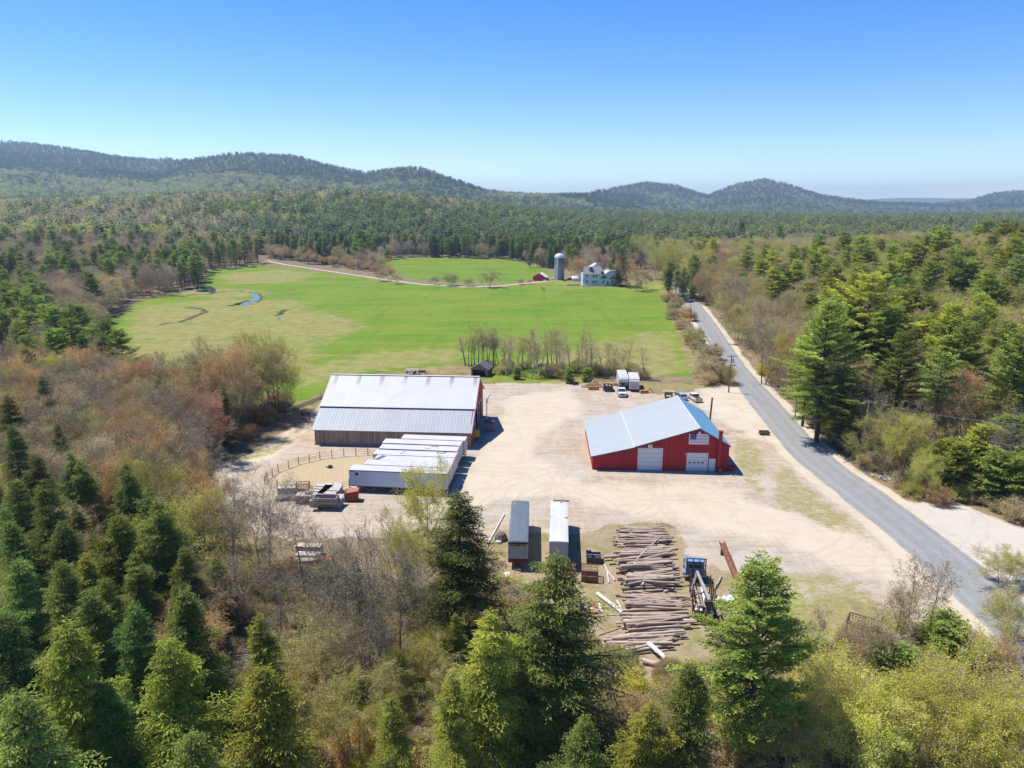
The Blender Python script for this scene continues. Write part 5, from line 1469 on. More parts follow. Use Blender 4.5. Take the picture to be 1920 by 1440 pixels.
# rusty container by the nearest trailer
q = P(661, 941)
t = thing('steel_dumpster', 'rust red steel bin at the left end of the nearest trailer', 'dumpster', tuple(q), R(2))
MB().prism([(-1.15, 0), (.75, 0), (.95, 1.9), (-1.15, 1.55)], 0, 1.5, 'y').build('body', M_RUSTRED, t)
MB().slab([(-1.2, -.06, 1.56), (1.0, -.06, 1.93), (1.0, 1.56, 1.93), (-1.2, 1.56, 1.56)], .06).build('lid', mottled('rust_lid', (.33, .12, .075), .2), t)
MB().b2((-1.3, -.08, 0), (-1.16, 1.58, 1.7)).build('side_rib', M_RUST, t)
MB().cyl((.1, -.07, .8), (.1, -.004, .8), .07, n=8).build('plug', M_CONCLT, t)
# loose junk under the nearest trailer, straw and a small trolley
q = P(735, 921)
mb = MB()
for i in range(40): mb.box((q.x + cl.uniform(-6, 6.5), q.y + cl.uniform(-.5, 1.2), cl.uniform(.1, .5)), (cl.uniform(.2, .9), cl.uniform(.1, .5), cl.uniform(.1, .4)), cl.uniform(0, 3), cl.uniform(-.5, .5))
tag(mb.build('scrap_heap', mottled('mixed_scrap', (.26, .22, .22), .6, 3)), 'jumble of scrap in the shade under the nearest trailer', 'scrap', None, 'stuff')
q = P(595, 958)
t = thing('pallet', 'small dark pallet on the dirt in front of the concrete tanks', 'pallet', tuple(q), R(-4))
for i in range(4): MB().box((-.55 + i * .37, 0, .14), (.2, .9, .05)).build('board', MAT_BARK_DARK, t)
for y in (-.38, .38): MB().box((0, y, .055), (1.3, .1, .11)).build('runner', MAT_BARK_DARK, t)
# lumber stack seen through the bare trees
for (px, py, L, n, lb, mat, rz) in [(579, 1042, 3.6, 5, 'long pale lumber stack, back one behind the bare trees', M_PLANK, -3), (577, 1055, 3.3, 4, 'second lumber stack in front of the first behind bare trees', mottled('grey_planks', (.52, .46, .44), .15, 2, .9, 0, .1, (.4, 4, 4)), -3), (567, 1063, 4.2, 3, 'low spread of grey boards at the foot of the lumber', M_WOODOLD, 8), (608, 1064, 2.2, 4, 'short red brown board pile right of the lumber', M_RUSTRED, -2)]:
    q = P(px, py)
    t = thing('lumber_stack', lb, 'lumber', tuple(q), R(rz))
    for i in range(n):
        MB().box((cl.uniform(-.1, .1), .5, .25 + i * .27), (L, 1.2, .2), cl.uniform(-.02, .02)).build('plank_layer', mat, t)
    for s in (-.35, 0, .35): MB().box((s * L, .5, .07), (.15, 1.3, .14)).build('bearer', MAT_BARK_DARK, t)
# ------------------------------------------------------------------ dumpster, yellow skid and mast by the barn gable
q = P(917.5, 810)
t = thing('steel_crate', 'big dark grey steel box in the shade of the barn gable', 'skip', tuple(q), R(-3))
MB().b2((-1.1, 0, .1), (1.1, 2.0, 2.0)).build('body', mottled('dull_grey_steel', (.17, .165, .165), .15, 1, .7), t)
MB().b2((-1.16, -.06, 1.98), (1.16, 2.06, 2.12)).build('rim', M_STEEL, t)
mb = MB()
for i in range(12): mb.box((cl.uniform(-.8, .3), cl.uniform(.3, 1.7), 2.15), (cl.uniform(.3, .8), cl.uniform(.2, .5), .25), cl.uniform(0, 3), cl.uniform(-.3, .3))
mb.build('junk', M_RAIL, t)
MB().box((.75, 1.0, 2.2), (.7, .8, .2), .2).build('white_sheet', M_WHITE, t)
q = P(889, 826)
t = thing('yellow_skid', 'yellow machine parked at the corner of the barn lean-to', 'machine', tuple(q), R(-5))
MB().prism([(-.75, .35), (.8, .35), (.95, .8), (.95, 2.1), (-.75, 2.1)], 0, 1.2, 'y').build('body', M_YELLOW, t)
MB().b2((-.55, -.04, 1.3), (.35, -.004, 1.9)).build('hatch', M_ORANGE, t)
for x in (-.45, .55):
    wheel((x, -.02, .36), .36, .3, t, 'y', -1)
    wheel((x, .95, .36), .36, .3, t, 'y', 1)
q = P(913, 796)
mast = thing('white_mast', 'tall white mast rising beside the barn gable', 'pole', tuple(q))
MB().cyl((0, 0, 0), (0, 0, 6.2), .12, .10, 10).build('tube', M_WHITE, mast)
MB().b2((-.3, -.3, 0), (.3, .3, .12)).build('base', M_STEEL, mast)
q = P(917, 741)
t = thing('bent_pipe', 'short bent dark pipe sticking up behind the barn', 'pipe', tuple(P(914, 756)))
MB().tube([(0, 0, 0), (0.1, 0, 1.2), (.5, 0, 1.9), (.9, 0, 2.2)], .07, 7).build('tube', M_STEEL, t)
# two leaning backs with a pale board: the bench at the left of the barn
q = P(574, 786)
t = thing('yard_bench', 'two upright dark boards joined by a pale seat left of the barn', 'bench', tuple(q), R(-3))
for x in (-.75, .75): MB().box((x - .1, .25, .95), (.34, .14, 1.7), 0, .1, -.12).build('backrest', mottled('dark_red_board', (.11, .055, .045), .3), t)
MB().b2((-.85, -.25, .42), (.95, .2, .52)).build('seat', M_PLANK, t)
for x in (-.75, .85): MB().b2((x - .08, -.2, 0), (x + .08, .15, .41)).build('leg', MAT_BARK_DARK, t)
# ------------------------------------------------------------------ horses at the roofed hay feeder
fq = P(777, 708)
fd = thing('hay_feeder', 'roofed hay feeder with a thin grey canopy among the horses', 'feeder', tuple(fq))
MB().slab([(-2.2, -.9, 2.35), (1.6, -.9, 2.35), (1.6, .0, 2.75), (-2.2, .0, 2.75)], .06).slab([(-2.2, .01, 2.75), (1.6, .01, 2.75), (1.6, .9, 2.35), (-2.2, .9, 2.35)], .06).build('canopy', M_POLEGREY, fd)
for x in (-2.0, 1.4):
    for y in (-.7, .7): MB().b2((x - .06, y - .06, 0), (x + .06, y + .06, 2.34)).build('post', M_POLE, fd)
MB().prism([(-.9, .9), (.9, .9), (.45, .35), (-.45, .35)], -1.9, 1.3, 'x').build('trough', M_WOODOLD, fd)
def horse(px, py, rz, c, lb, graze=True, s=1.0):
    q = P(px, py)
    J = [(0.55, 0, 1.12), (0.15, 0, 1.10), (-0.3, 0, 1.14), (-0.68, 0, 1.16), (0.86, 0, 1.28)]
    E = [(0, 1), (1, 2), (2, 3), (0, 4)]
    Rr = [.31, .33, .32, .29, .21]
    def ch(fr, pts, rr):
        p = fr
        for a, r in zip(pts, rr):
            J.append(a)
            Rr.append(r)
            E.append((p, len(J) - 1))
            p = len(J) - 1
    if graze: ch(4, [(1.08, 0, 1.12), (1.28, 0, .86), (1.36, 0, .66), (1.42, 0, .45)], [.15, .12, .12, .065])
    else: ch(4, [(1.05, 0, 1.50), (1.20, 0, 1.74), (1.40, 0, 1.68), (1.62, 0, 1.52)], [.16, .12, .12, .07])
    for sy in (-1, 1):
        ch(0, [(.60, sy * .17, .80), (.62, sy * .17, .50), (.60, sy * .17, .14), (.64, sy * .17, .03)], [.11, .065, .045, .06])
        ch(3, [(-.62, sy * .18, .82), (-.78, sy * .18, .55), (-.72, sy * .18, .16), (-.67, sy * .18, .03)], [.15, .075, .05, .06])
    me = bpy.data.meshes.new('horse_body')
    me.from_pydata([tuple(Vector(j) * s) for j in J], E, [])
    me.materials.append(mottled('coat_' + lb[:12].replace(' ', '_'), c, .2, 2, .7))
    root = thing('horse', lb, 'horse', tuple(q), rz)
    o = link('body', me, root)
    o.modifiers.new('skin', 'SKIN')
    me.skin_vertices[0].data[2].use_root = True
    for v, r in zip(me.skin_vertices[0].data, Rr): v.radius = (r * s, r * s)
    sub = o.modifiers.new('smooth', 'SUBSURF')
    sub.levels = sub.render_levels = 1
    dk = mottled('horse_hair', (.03, .025, .022), .3) if c[0] < .4 else mottled('pale_hair', (.5, .47, .42), .2)
    MB().tube([(-.92 * s, 0, 1.25 * s), (-1.02 * s, 0, 1.0 * s), (-1.0 * s, 0, .55 * s)], [.05, .08, .03], 6).build('tail', dk, root)
    hx = [(1.40, 1.06), (1.22, .98)] if graze else [(1.14, 1.84), (1.18, 1.88)]
    e = MB()
    for sy in (-1, 1): e.cyl((hx[0][0] * s - .12 * s, sy * .06 * s, hx[0][1] * s - (.02 if not graze else .0)), (hx[0][0] * s - .14 * s, sy * .08 * s, hx[0][1] * s + .14 * s), .035 * s, .008, 5)
    e.build('ear', dk, root)
    mpts = [(.80, 0, 1.50), (1.0, 0, 1.36), (1.16, 0, 1.16)] if graze else [(.82, 0, 1.50), (1.0, 0, 1.70), (1.13, 0, 1.86)]
    MB().tube([tuple(Vector(v) * s) for v in mpts], [.05, .06, .04], 6).build('mane', dk, root)
    return root
horse(764.5, 704, R(8), (.62, .56, .52), 'pale grey horse feeding at the left end of the hay feeder', True, 1.08)
horse(771, 710.5, R(12), (.06, .05, .055), 'dark horse standing in front at the left of the feeder', True, 1.05)
horse(778, 704.5, R(75), (.10, .055, .05), 'dark brown horse behind the hay feeder seen end on', False, 1.0)
horse(785.5, 710.5, R(165), (.09, .06, .065), 'brown horse in front at the right of the feeder', True, 1.05)
horse(793.5, 703.5, R(190), (.075, .045, .03), 'bay horse at the far right of the hay feeder', True, 1.05)
# ------------------------------------------------------------------ vehicles at the back of the yard
M_TRUCKWHITE = mottled('truck_white', (.58, .58, .59), .04, 1, .3, 0, .5)
M_SILVERCAR = mottled('silver_blue', (.33, .40, .47), .04, 1, .3, .2, .5)
M_WARMWHITE = mottled('warm_white_paint', (.66, .56, .53), .05, 1, .35, 0, .5)
def carbody(name, lb, cat, px, py, rz, prof_, W_, mat, glass, wheels, cabin_in=.12, group=None, extra=None):
    """prof_: side outline of the lower body; glass: cabin outline; the nose looks along local -y"""
    q = P(px, py)
    t = thing(name, lb, cat, tuple(q), rz, group)
    MB().prism(prof_, -W_ / 2, W_ / 2, 'x').build('body', mat, t)
    g_ = MB()
    n = len(glass)
    zt = max(z for _, z in glass)
    mk = lambda sx: [(sx * (W_ / 2 - .02 - cabin_in * (1 if z > (zt - .05) else 0)), y, z) for y, z in glass]
    g_.add(mk(-1) + mk(1), [tuple(range(n))[::-1], tuple(range(n, 2 * n))] + [(i, (i + 1) % n, n + (i + 1) % n, n + i) for i in range(n)])
    cb = g_.build('cabin_glass', M_GLASS, t)
    ys = [y for y, z in glass if z > zt - .05]
    MB().b2((-W_ / 2 + cabin_in - .03, min(ys) - .05, zt - .02), (W_ / 2 - cabin_in + .03, max(ys) + .05, zt + .06)).build('roof', mat, t)
    pl = MB()
    for sx in (-1, 1):
        for (ya, za), (yb, zb_) in zip(glass, glass[1:]):
            if abs(za - zb_) > .2:
                xa = sx * (W_ / 2 - .01 - cabin_in * (1 if za > zt - .05 else 0))
                xb_ = sx * (W_ / 2 - .01 - cabin_in * (1 if zb_ > zt - .05 else 0))
                pl.cyl((xa, ya, za), (xb_, yb, zb_), .06, n=6)
        ym = (min(ys) + max(ys)) / 2
        pl.cyl((sx * (W_ / 2 - .01), ym, min(z for _, z in glass)), (sx * (W_ / 2 - .01 - cabin_in), ym, zt), .06, n=6)
    pl.build('pillar', mat, t)
    for y in wheels:
        wheel((-W_ / 2 - .02, y, .38), .38, .26, t, 'x', -1)
        wheel((W_ / 2 - .24, y, .38), .38, .26, t, 'x', 1)
    return t
def lights(t, W_, y, z, tail=False):
    for sx in (-1, 1):
        o = MB().b2((sx * (W_ / 2 - .28) - .16, y - .03, z - .1), (sx * (W_ / 2 - .28) + .16, y + .03, z + .1)).build('tail_light' if tail else 'headlight', mottled('tail_red', (.4, .02, .02), .1) if tail else mottled('lamp_glass', (.75, .76, .78), .05, 1, .15), t)
t = carbody('pickup_truck', 'white pickup truck nose out in front of the two campers', 'pickup truck', 1167, 746, R(-3), [(-.02, .5), (5.4, .5), (5.5, 1.15), (1.75, 1.28), (1.5, 1.28), (.1, 1.15)], 2.0, M_TRUCKWHITE, [(1.35, 1.25), (1.95, 1.92), (3.3, 1.92), (3.6, 1.25)], (.95, 4.4))
lights(t, 2.0, -.01, .95)
MB().b2((-.55, -.06, .75), (.55, .0, 1.08)).build('grille', M_STEEL, t)
MB().b2((-1.0, -.14, .45), (1.0, .02, .68)).build('bumper', M_CHROME, t)
MB().b2((-.85, 3.7, 1.15), (.85, 5.35, 1.30)).build('bed', M_DARK, t)
for s in (-1, 1): MB().b2((min(s * 1.0, s * 1.22), 1.55, 1.25), (max(s * 1.0, s * 1.22), 1.62, 1.5)).build('mirror', M_STEEL, t)
t = carbody('parked_car', 'silver blue hatchback seen over the peak of the workshop roof', 'car', 1283, 752, R(8), [(0, .35), (4.3, .35), (4.4, .85), (4.3, 1.0), (.2, 1.0), (-.05, .75)], 1.85, M_SILVERCAR, [(.25, .98), (.75, 1.5), (2.6, 1.52), (3.6, .98)], (.8, 3.5), .18)
lights(t, 1.85, .0, .85, True)
MB().b2((-.9, -.08, .3), (.9, .04, .55)).build('bumper', M_SILVERCAR, t)
t = carbody('pickup_truck', 'pale pickup with an open dark bed right of the silver car', 'pickup truck', 1310.5, 755.5, R(10), [(0, .4), (5.0, .4), (5.1, .95), (4.9, 1.1), (.05, 1.1)], 1.9, M_WARMWHITE, [(2.0, 1.08), (2.25, 1.7), (3.4, 1.7), (3.95, 1.08)], (.95, 4.0), .14)
MB().b2((-.78, .15, 1.06), (.78, 1.85, 1.13)).build('bed', M_DARK, t)
lights(t, 1.9, -.005, .85, True)
MB().b2((-.92, -.12, .38), (.92, .0, .6)).build('bumper', M_CHROME, t)
q = P(1302, 750)
t = thing('push_mower', 'dark small mower left of the pale pickup', 'mower', tuple(q))
MB().b2((-.5, -.5, .25), (.5, .6, .7)).build('deck', M_STEEL, t)
for x in (-.5, .42):
    for y in (-.35, .4): wheel((x, y, .22), .22, .1, t, 'x', 1 if x > 0 else -1)
MB().tube([(-.25, .5, .6), (-.25, 1.0, 1.1), (.25, 1.0, 1.1), (.25, .5, .6)], .03, 6).build('handle', M_STEEL, t)
def camper(px, py, lb, W_, L, H_, rz, over=True):
    q = P(px, py)
    t = thing('camper_trailer', lb, 'camper', tuple(q), rz, 'white campers parked side by side')
    pr_ = [(0.0, .75), (L, .75), (L, H_), (.35, H_), (0, H_ - .5)] if not over else [(1.6, .75), (L, .75), (L, H_), (-.2, H_), (-.55, H_ - .4), (-.4, H_ - 1.25), (1.6, H_ - 1.35)]
    MB().prism(pr_, -W_ / 2, W_ / 2, 'x').build('body', M_TRUCKWHITE, t)
    MB().b2((-W_ / 2 - .03, -.1 if over else .3, H_ + .003), (W_ / 2 + .03, L + .03, H_ + .07)).build('roof', M_TRROOF, t)
    MB().b2((-.35, 2.0, H_ + .071), (.35, 2.6, H_ + .28)).b2((-.3, L - 2.2, H_ + .071), (.3, L - 1.7, H_ + .2)).build('roof_vent', M_WHITE, t)
    yf = -.48 if over else -.02
    MB().b2((-.7, (1.6 if over else 0) - .05, 1.2 if not over else .95), (.7, (1.6 if over else 0) - .004, 1.95 if not over else 1.6)).build('window', M_GLASS, t)
    MB().b2((W_ / 2 + .003, 2.6, 1.5), (W_ / 2 + .04, 3.6, 2.1)).build('window', M_GLASS, t)
    for y in (L * .6, L * .6 + .95):
        wheel((-W_ / 2 - .01, y, .38), .38, .25, t, 'x', -1)
        wheel((W_ / 2 - .24, y, .38), .38, .25, t, 'x', 1)
    MB().b2((-.5, .5, .6), (.5, L - .5, .74)).cyl((-.3, 1.0, 0), (-.3, 1.0, .62), .06, n=6).cyl((.3, 1.0, 0), (.3, 1.0, .62), .06, n=6).build('chassis', M_STEEL, t)
    if not over: MB().b2((-W_ / 2 + .3, -.06, 1.35), (W_ / 2 - .3, -.003, 2.35)).build('front_panel', mottled('pinkish_panel', (.58, .47, .44), .1), t)
    return t
camper(1168.5, 731, 'left white camper behind the white pickup, with a raised nose', 2.45, 8.5, 3.5, R(-4), True)
camper(1189, 735, 'right white camper with a rounded corner and pinkish front panel', 2.6, 8.2, 3.4, R(-6), False)
q = P(1140.5, 735)
t = thing('utility_trailer', 'dark utility trailer with stacked white goods beside the firewood', 'trailer', tuple(q), R(-4))
MB().b2((-1.2, 0, .6), (1.2, 3.2, .72)).b2((-1.2, 0, .72), (1.2, .06, 1.5)).b2((-1.2, 3.14, .72), (1.2, 3.2, 1.5)).b2((-1.2, .06, .72), (-1.14, 3.14, 1.5)).b2((1.14, .06, .72), (1.2, 3.14, 1.5)).build('box', mottled('dark_maroon', (.09, .055, .06), .25), t)
for i in range(5): MB().box((-.8 + i * .42, 1.6 + cl.uniform(-.6, .6), 1.15), (.36, .7, .8), cl.uniform(-.2, .2)).build('load', M_LAMP if i % 2 else M_STEEL, t)
wheel((-1.4, 1.5, .38), .38, .2, t, 'x', -1)
wheel((1.22, 1.5, .38), .38, .2, t, 'x', 1)
MB().cyl((-.7, 0, .62), (0, -1.9, .5), .05, n=6).cyl((.7, 0, .62), (0, -1.9, .5), .05, n=6).build('drawbar', M_STEEL, t)
q = P(1113, 731.5)
t = thing('snow_plow', 'orange snow plow blade lying in front of the firewood heap', 'snow plow', tuple(q), R(-2))
MB().prism([(-.1, 0), (.05, 0), (.28, .35), (.28, .75), (.1, 1.0), (.0, 1.0), (.16, .7), (.16, .38)], -1.5, 1.5, 'x').build('blade', M_ORANGE, t)
for x in (-.8, .8): MB().b2((x - .05, .3, .1), (x + .05, 1.2, .35)).build('arm', M_STEEL, t)
# split firewood: a heap nobody could count
wr = random.Random(8)
mb = MB()
fwq = P(1112, 727)
for i in range(420):
    r_ = wr.random() ** .6
    a = wr.uniform(0, 6.28)
    x, y = math.cos(a) * r_ * 3.4, math.sin(a) * r_ * 1.8 + 1.2
    h_ = 1.5 * (1 - r_) * wr.uniform(.5, 1)
    mb.box((fwq.x + x, fwq.y + y, h_ + .1), (wr.uniform(.35, .5), .14, .13), wr.uniform(0, 3.1), wr.uniform(-.5, .5), wr.uniform(-.5, .5))
for i in range(90):
    mb.box((fwq.x + 5.6 + wr.gauss(0, 1.3), fwq.y + 3 + wr.gauss(0, .5), wr.uniform(.1, .7)), (.45, .14, .13), wr.uniform(0, 3.1), wr.uniform(-.5, .5), wr.uniform(-.5, .5))
tag(mb.build('firewood_heap', mottled('split_wood', (.48, .34, .21), .45, 1.2, .9)), 'heap of split firewood behind the orange plow', 'firewood', None, 'stuff')
q = P(1212, 737)
t = thing('yellow_implement', 'yellow orange farm implement on the grass right of the campers', 'implement', tuple(q), R(12))
MB().b2((-1.8, -.2, .35), (.4, .4, .8)).build('frame', M_ORANGE, t)
MB().tube([(.2, 0, .5), (1.0, .2, 1.3), (1.8, .1, .3)], .12, 7).build('arm', mottled('rust_orange', (.36, .14, .04), .3), t)
for x in (-1.3, .0): wheel((x, -.45, .35), .35, .2, t, 'y', -1)
q = P(1254, 746)
t = thing('hay_wagon', 'flat topped wooden wagon left of the silver car', 'wagon', tuple(q), R(-6))
MB().b2((-1.7, -.6, 1.55), (1.7, 1.6, 1.72)).build('deck', M_WOODOLD, t)
MB().b2((-.9, -.2, .7), (.9, 1.3, 1.54)).build('box', mottled('brown_box', (.17, .12, .085), .3), t)
MB().b2((-.8, -.26, .75), (.8, -.205, 1.05)).build('tail_board', M_ORANGE, t)
for x in (-1.0, .75):
    for y in (-.1, 1.1): wheel((x, y, .42), .42, .22, t, 'x', 1 if x > 0 else -1)
for x in (-1.6, 1.6): MB().b2((x - .05, 1.45, 1.73), (x + .05, 1.55, 2.2)).build('stake', M_WOODOLD, t)
q = P(1433, 815)
t = thing('wooden_trough', 'dark wooden trough on the verge between workshop and road', 'trough', tuple(q), R(-4))
MB().prism([(-.55, .85), (-.4, .12), (.4, .12), (.55, .85), (.47, .85), (.34, .2), (-.34, .2), (-.47, .85)], -1.05, 1.05, 'x').build('body', mottled('dark_planks', (.13, .105, .09), .25, 3), t)
for x in (-.8, .8): MB().b2((x - .08, -.45, 0), (x + .08, .45, .115)).build('foot', MAT_BARK_DARK, t)
q = P(1375, 892)
t = thing('small_post', 'short dark post on the gravel in front of the workshop corner', 'post', tuple(q))
MB().cyl((0, 0, 0), (0, 0, .8), .12, .1, 8).build('body', M_DARK, t)
MB().cyl((0, 0, .8), (0, 0, .88), .15, .13, 8).build('cap', M_STEEL, t)
# ------------------------------------------------------------------ utility poles and wires
def pole(px, py, top_py, lb, mat=M_POLE, arm=True, lean=0.0, rz=0.0, lamp=False, trans=False):
    q = P(px, py)
    q.z = Tz(q.x, q.y)
    if abs(q.z) > .3: q = P(px, py, q.z)
    H_ = PY(px, top_py, q.y).z - q.z
    t = thing('utility_pole', lb, 'utility pole', tuple(q), rz)
    MB().cyl((0, 0, -.5), (lean * H_, 0, H_), .19, .12, 10).build('shaft', mat, t)
    tops = [Vector((q.x + lean * H_, q.y, q.z + H_ - .3)), Vector((q.x + lean * H_ * .75, q.y, q.z + H_ * .76))]
    if arm:
        a = MB().box((lean * H_, -.16, H_ - .45), (2.5, .12, .14))
        ao = a.build('crossarm', mat, t)
        i_ = MB()
        for x in (-1.1, -.4, .4, 1.1): i_.cyl((lean * H_ + x, -.16, H_ - .38), (lean * H_ + x, -.16, H_ - .14), .06, .04, 7)
        i_.build('insulator', M_CONCLT, ao)
    if trans:
        MB().cyl((lean * H_ + .4, -.1, H_ - 2.1), (lean * H_ + .4, -.1, H_ - 1.1), .28, n=12).build('transformer', mottled('transformer_grey', (.42, .44, .46), .1), t)
    if lamp:
        MB().tube([(lean * H_ * .7, 0, H_ * .72), (lean * H_ * .7 + .7, 0, H_ * .72 + .1)], .04, 6).box((lean * H_ * .7 + .95, 0, H_ * .72 + .05), (.6, .3, .2)).build('street_light', M_STEEL, t)
    return tops
p_a = pole(1613.5, 858, 750, 'grey crossarm pole in front of the giant pine by the road', M_POLEGREY, True, .03)
p_b = pole(1366, 736, 665, 'brown utility pole with a small lamp at the road edge behind the workshop', M_POLE, True, .01, 0, True, True)
p_c = pole(1293.5, 612, 570, 'utility pole halfway up the road on the field side', M_POLE, False, -.01)
p_d = pole(1255, 556, 502, 'farthest utility pole at the crest of the road', M_POLE, False, 0)
p_e = pole(2050, 1010, 800, 'roadside utility pole outside the right edge', M_POLEGREY, True)
pq = P(1329, 808)
gp_ = thing('dark_stack_pole', 'plain dark pole rising behind the blue workshop roof', 'pole', tuple(pq))
MB().cyl((0, 0, 0), (.25, 0, PY(1333, 747, pq.y).z), .20, .18, 10).build('shaft', mottled('brown_steel_pole', (.12, .075, .06), .2), gp_)
MB().cyl((.25, 0, PY(1333, 747, pq.y).z), (.25, 0, PY(1333, 747, pq.y).z + .12), .24, .24, 10).build('cap', M_STEEL, gp_)
def wire(a, b, lb, sag=.9, r=.022):
    pts = [a.lerp(b, i / 14) - Vector((0, 0, sag * 4 * (i / 14) * (1 - i / 14))) for i in range(15)]
    tag(MB().tube(pts, r, 4).build('power_line', mottled('wire_grey', (.30, .31, .33), .05, 1, .4, .5)), lb, 'wire', 'overhead wires along the road')
wire(p_e[0], p_a[0], 'upper wire running from the crossarm pole to the right edge', 1.2, .03)
wire(p_e[1], p_a[1], 'lower wire running from the crossarm pole to the right edge', 1.3, .03)
wire(p_a[0], p_b[0], 'upper wire crossing the road between the two nearest poles', 1.6)
wire(p_a[1], p_b[1], 'lower wire crossing the road between the two nearest poles', 1.6)
wire(p_b[0], p_c[0], 'upper wire following the road up to the middle pole', 1.6)
wire(p_c[0], p_d[0], 'wire between the two farthest poles', 1.6)
q = P(1277, 570)
t = thing('mailbox', 'small dark mailbox on a post at the top of the road', 'mailbox', tuple(q))
MB().b2((-.05, -.05, 0), (.05, .05, 1.0)).build('post', M_POLE, t)
MB().prism([(-.16, 1.0), (.16, 1.0), (.16, 1.22), (.08, 1.32), (-.08, 1.32), (-.16, 1.22)], -.3, .3, 'y').build('box', M_STEEL, t)
# leaning stump and rubble on the right bank
q = P(1522, 792)
t = thing('leaning_stump', 'thick broken trunk leaning on the bank right of the road', 'stump', (q.x, q.y, Tz(q.x, q.y)))
MB().tube([(0, 0, -.2), (.35, .1, 1.2), (.9, .2, 2.3)], [.62, .52, .42], 10).build('trunk', MAT_BARK, t)
MB().cyl((.3, 0, .9), (-.4, -.2, 1.9), .2, .08, 7).build('limb', MAT_BARK, t)
mb = MB()
sr2 = random.Random(14)
for i in range(110):
    px, py = sr2.uniform(1612, 1770), 0
    py = 862 + (px - 1612) * .42 + sr2.gauss(0, 5) + 10
    q = P(px, py)
    r_ = sr2.uniform(.15, .5)
    mb.box((q.x, q.y, Tz(q.x, q.y) + r_ * .2), (r_ * 1.6, r_ * 1.2, r_), sr2.uniform(0, 3), sr2.uniform(-.5, .5), sr2.uniform(-.4, .4))
tag(mb.build('rock_rubble', mottled('bank_rock', (.30, .275, .24), .35, 1.2, .9)), 'grey boulders and rubble on the bank right of the road', 'rocks', None, 'stuff')
# ------------------------------------------------------------------ logs
lr = np.random.default_rng(40)
k = NT('log_bark')
vec = k.coord('Object', (.6, 4, 4))
f = k.noise(vec, 1.6, 5, .7)
oi = k.n('ShaderNodeObjectInfo')
c = k.ramp(f, [(0.28, (.12, .085, .06)), (0.5, (.36, .275, .21)), (0.72, (.62, .51, .42))])
c = k.mix(k.ramp(oi.outputs['Random'], [(0.0, 0.0), (.5, .15), (1.0, .85)]), c, (.53, .43, .34))
c = k.mix(k.ramp(k.math('FRACT', k.math('MULTIPLY', oi.outputs['Random'], 5.7)), [(.6, 0.0), (.95, .7)]), c, (.17, .11, .085))
k.base(c)
k.b.inputs['Roughness'].default_value = .95
k.bump(f, .5, .05)
M_LOG = k.m
M_LOGEND = mottled('log_cut_end', (.50, .37, .25), .2, 5, .9)
k = NT('birch_bark')
vec = k.coord('Object', (1.2, 5, 5))
f = k.noise(vec, 2.2, 4, .7)
k.base(k.ramp(f, [(0.36, (.18, .16, .15)), (0.44, (.60, .575, .55)), (0.8, (.68, .66, .63))]))
M_BIRCH = k.m
def log_mesh(seed, crooked=1.0, mat=None):
    """unit log along x from -0.5 to 0.5 of a 1-unit nominal radius; scaled per log"""
    rg = np.random.default_rng(seed)
    n, m_ = 9, 9
    t = np.linspace(-.5, .5, n)
    oy = np.cumsum(rg.normal(0, .30, n)) * crooked
    oz = np.cumsum(rg.normal(0, .10, n)) * crooked
    oy -= np.linspace(oy[0], oy[-1], n)
    oz -= np.linspace(oz[0], oz[-1], n)
    rad = np.linspace(1.12, .84, n) * rg.uniform(.94, 1.06, n)
    a = np.arange(m_) * 2 * np.pi / m_
    v = np.concatenate([np.stack([np.full(m_, t[i]), oy[i] + rad[i] * np.cos(a), oz[i] + rad[i] * np.sin(a)], 1) for i in range(n)])
    mb = MB()
    mb.v = [tuple(q) for q in v]
    mb.f = [(i * m_ + j, i * m_ + (j + 1) % m_, (i + 1) * m_ + (j + 1) % m_, (i + 1) * m_ + j) for i in range(n - 1) for j in range(m_)]
    bodym = mb.mesh('log_body', mat or M_LOG, True)
    e = MB()
    for i in (0, n - 1):
        off = .003 if i else -.003
        e.add([(v[i * m_ + j][0] + off * .3, v[i * m_ + j][1], v[i * m_ + j][2]) for j in range(m_)], [tuple(range(m_))])
    return bodym, e.mesh('log_end', M_LOGEND)
LOGP = [log_mesh(i) for i in range(8)]
BIRCHP = log_mesh(99, .6, M_BIRCH)
nlog = 0
def log(x, y, z, L, r, yaw, label, group=None, pitch=0.0, proto=None, roll=0.0):
    global nlog
    b, e = proto or LOGP[int(lr.integers(0, 8))]
    o = link('log', b)
    o.location = (x, y, z)
    o.rotation_euler = (roll, pitch, yaw)
    o.scale = (L, r, r)
    tag(o, label, 'log', group)
    link('cut_end', e, o)
    nlog += 1
    return o
SECT = [  # far px row, near px row, centre px, length, yaw deg, radius range, layers, label
    ((1200, 990), (1200, 1002), 6.4, -1, (.10, .15), 2, 'thin log on the low far end of the log pile'),
    ((1208, 1006), (1206, 1029), 6.6, 1, (.12, .19), 3, 'brown log in the second heap from the far end of the pile'),
    ((1206, 1033), (1202, 1053), 7.4, 8, (.13, .21), 3, 'log slanting across the third heap of the pile'),
    ((1210, 1056), (1212, 1078), 7.6, 4, (.14, .22), 4, 'log in the tall middle heap of the pile'),
    ((1215, 1081), (1216, 1112), 6.4, 3, (.16, .25), 4, 'thick grey log in the highest part of the middle of the pile'),
    ((1228, 1117), (1226, 1148), 6.6, -2, (.11, .17), 3, 'thin brown log in the heap past the middle of the pile'),
    ((1235, 1156), (1232, 1186), 8.2, 6, (.14, .22), 3, 'long log in the near heap beside the log truck'),
    ((1205, 1192), (1198, 1228), 7.8, 10, (.13, .20), 3, 'slanted log in the nearest heap of the pile')]
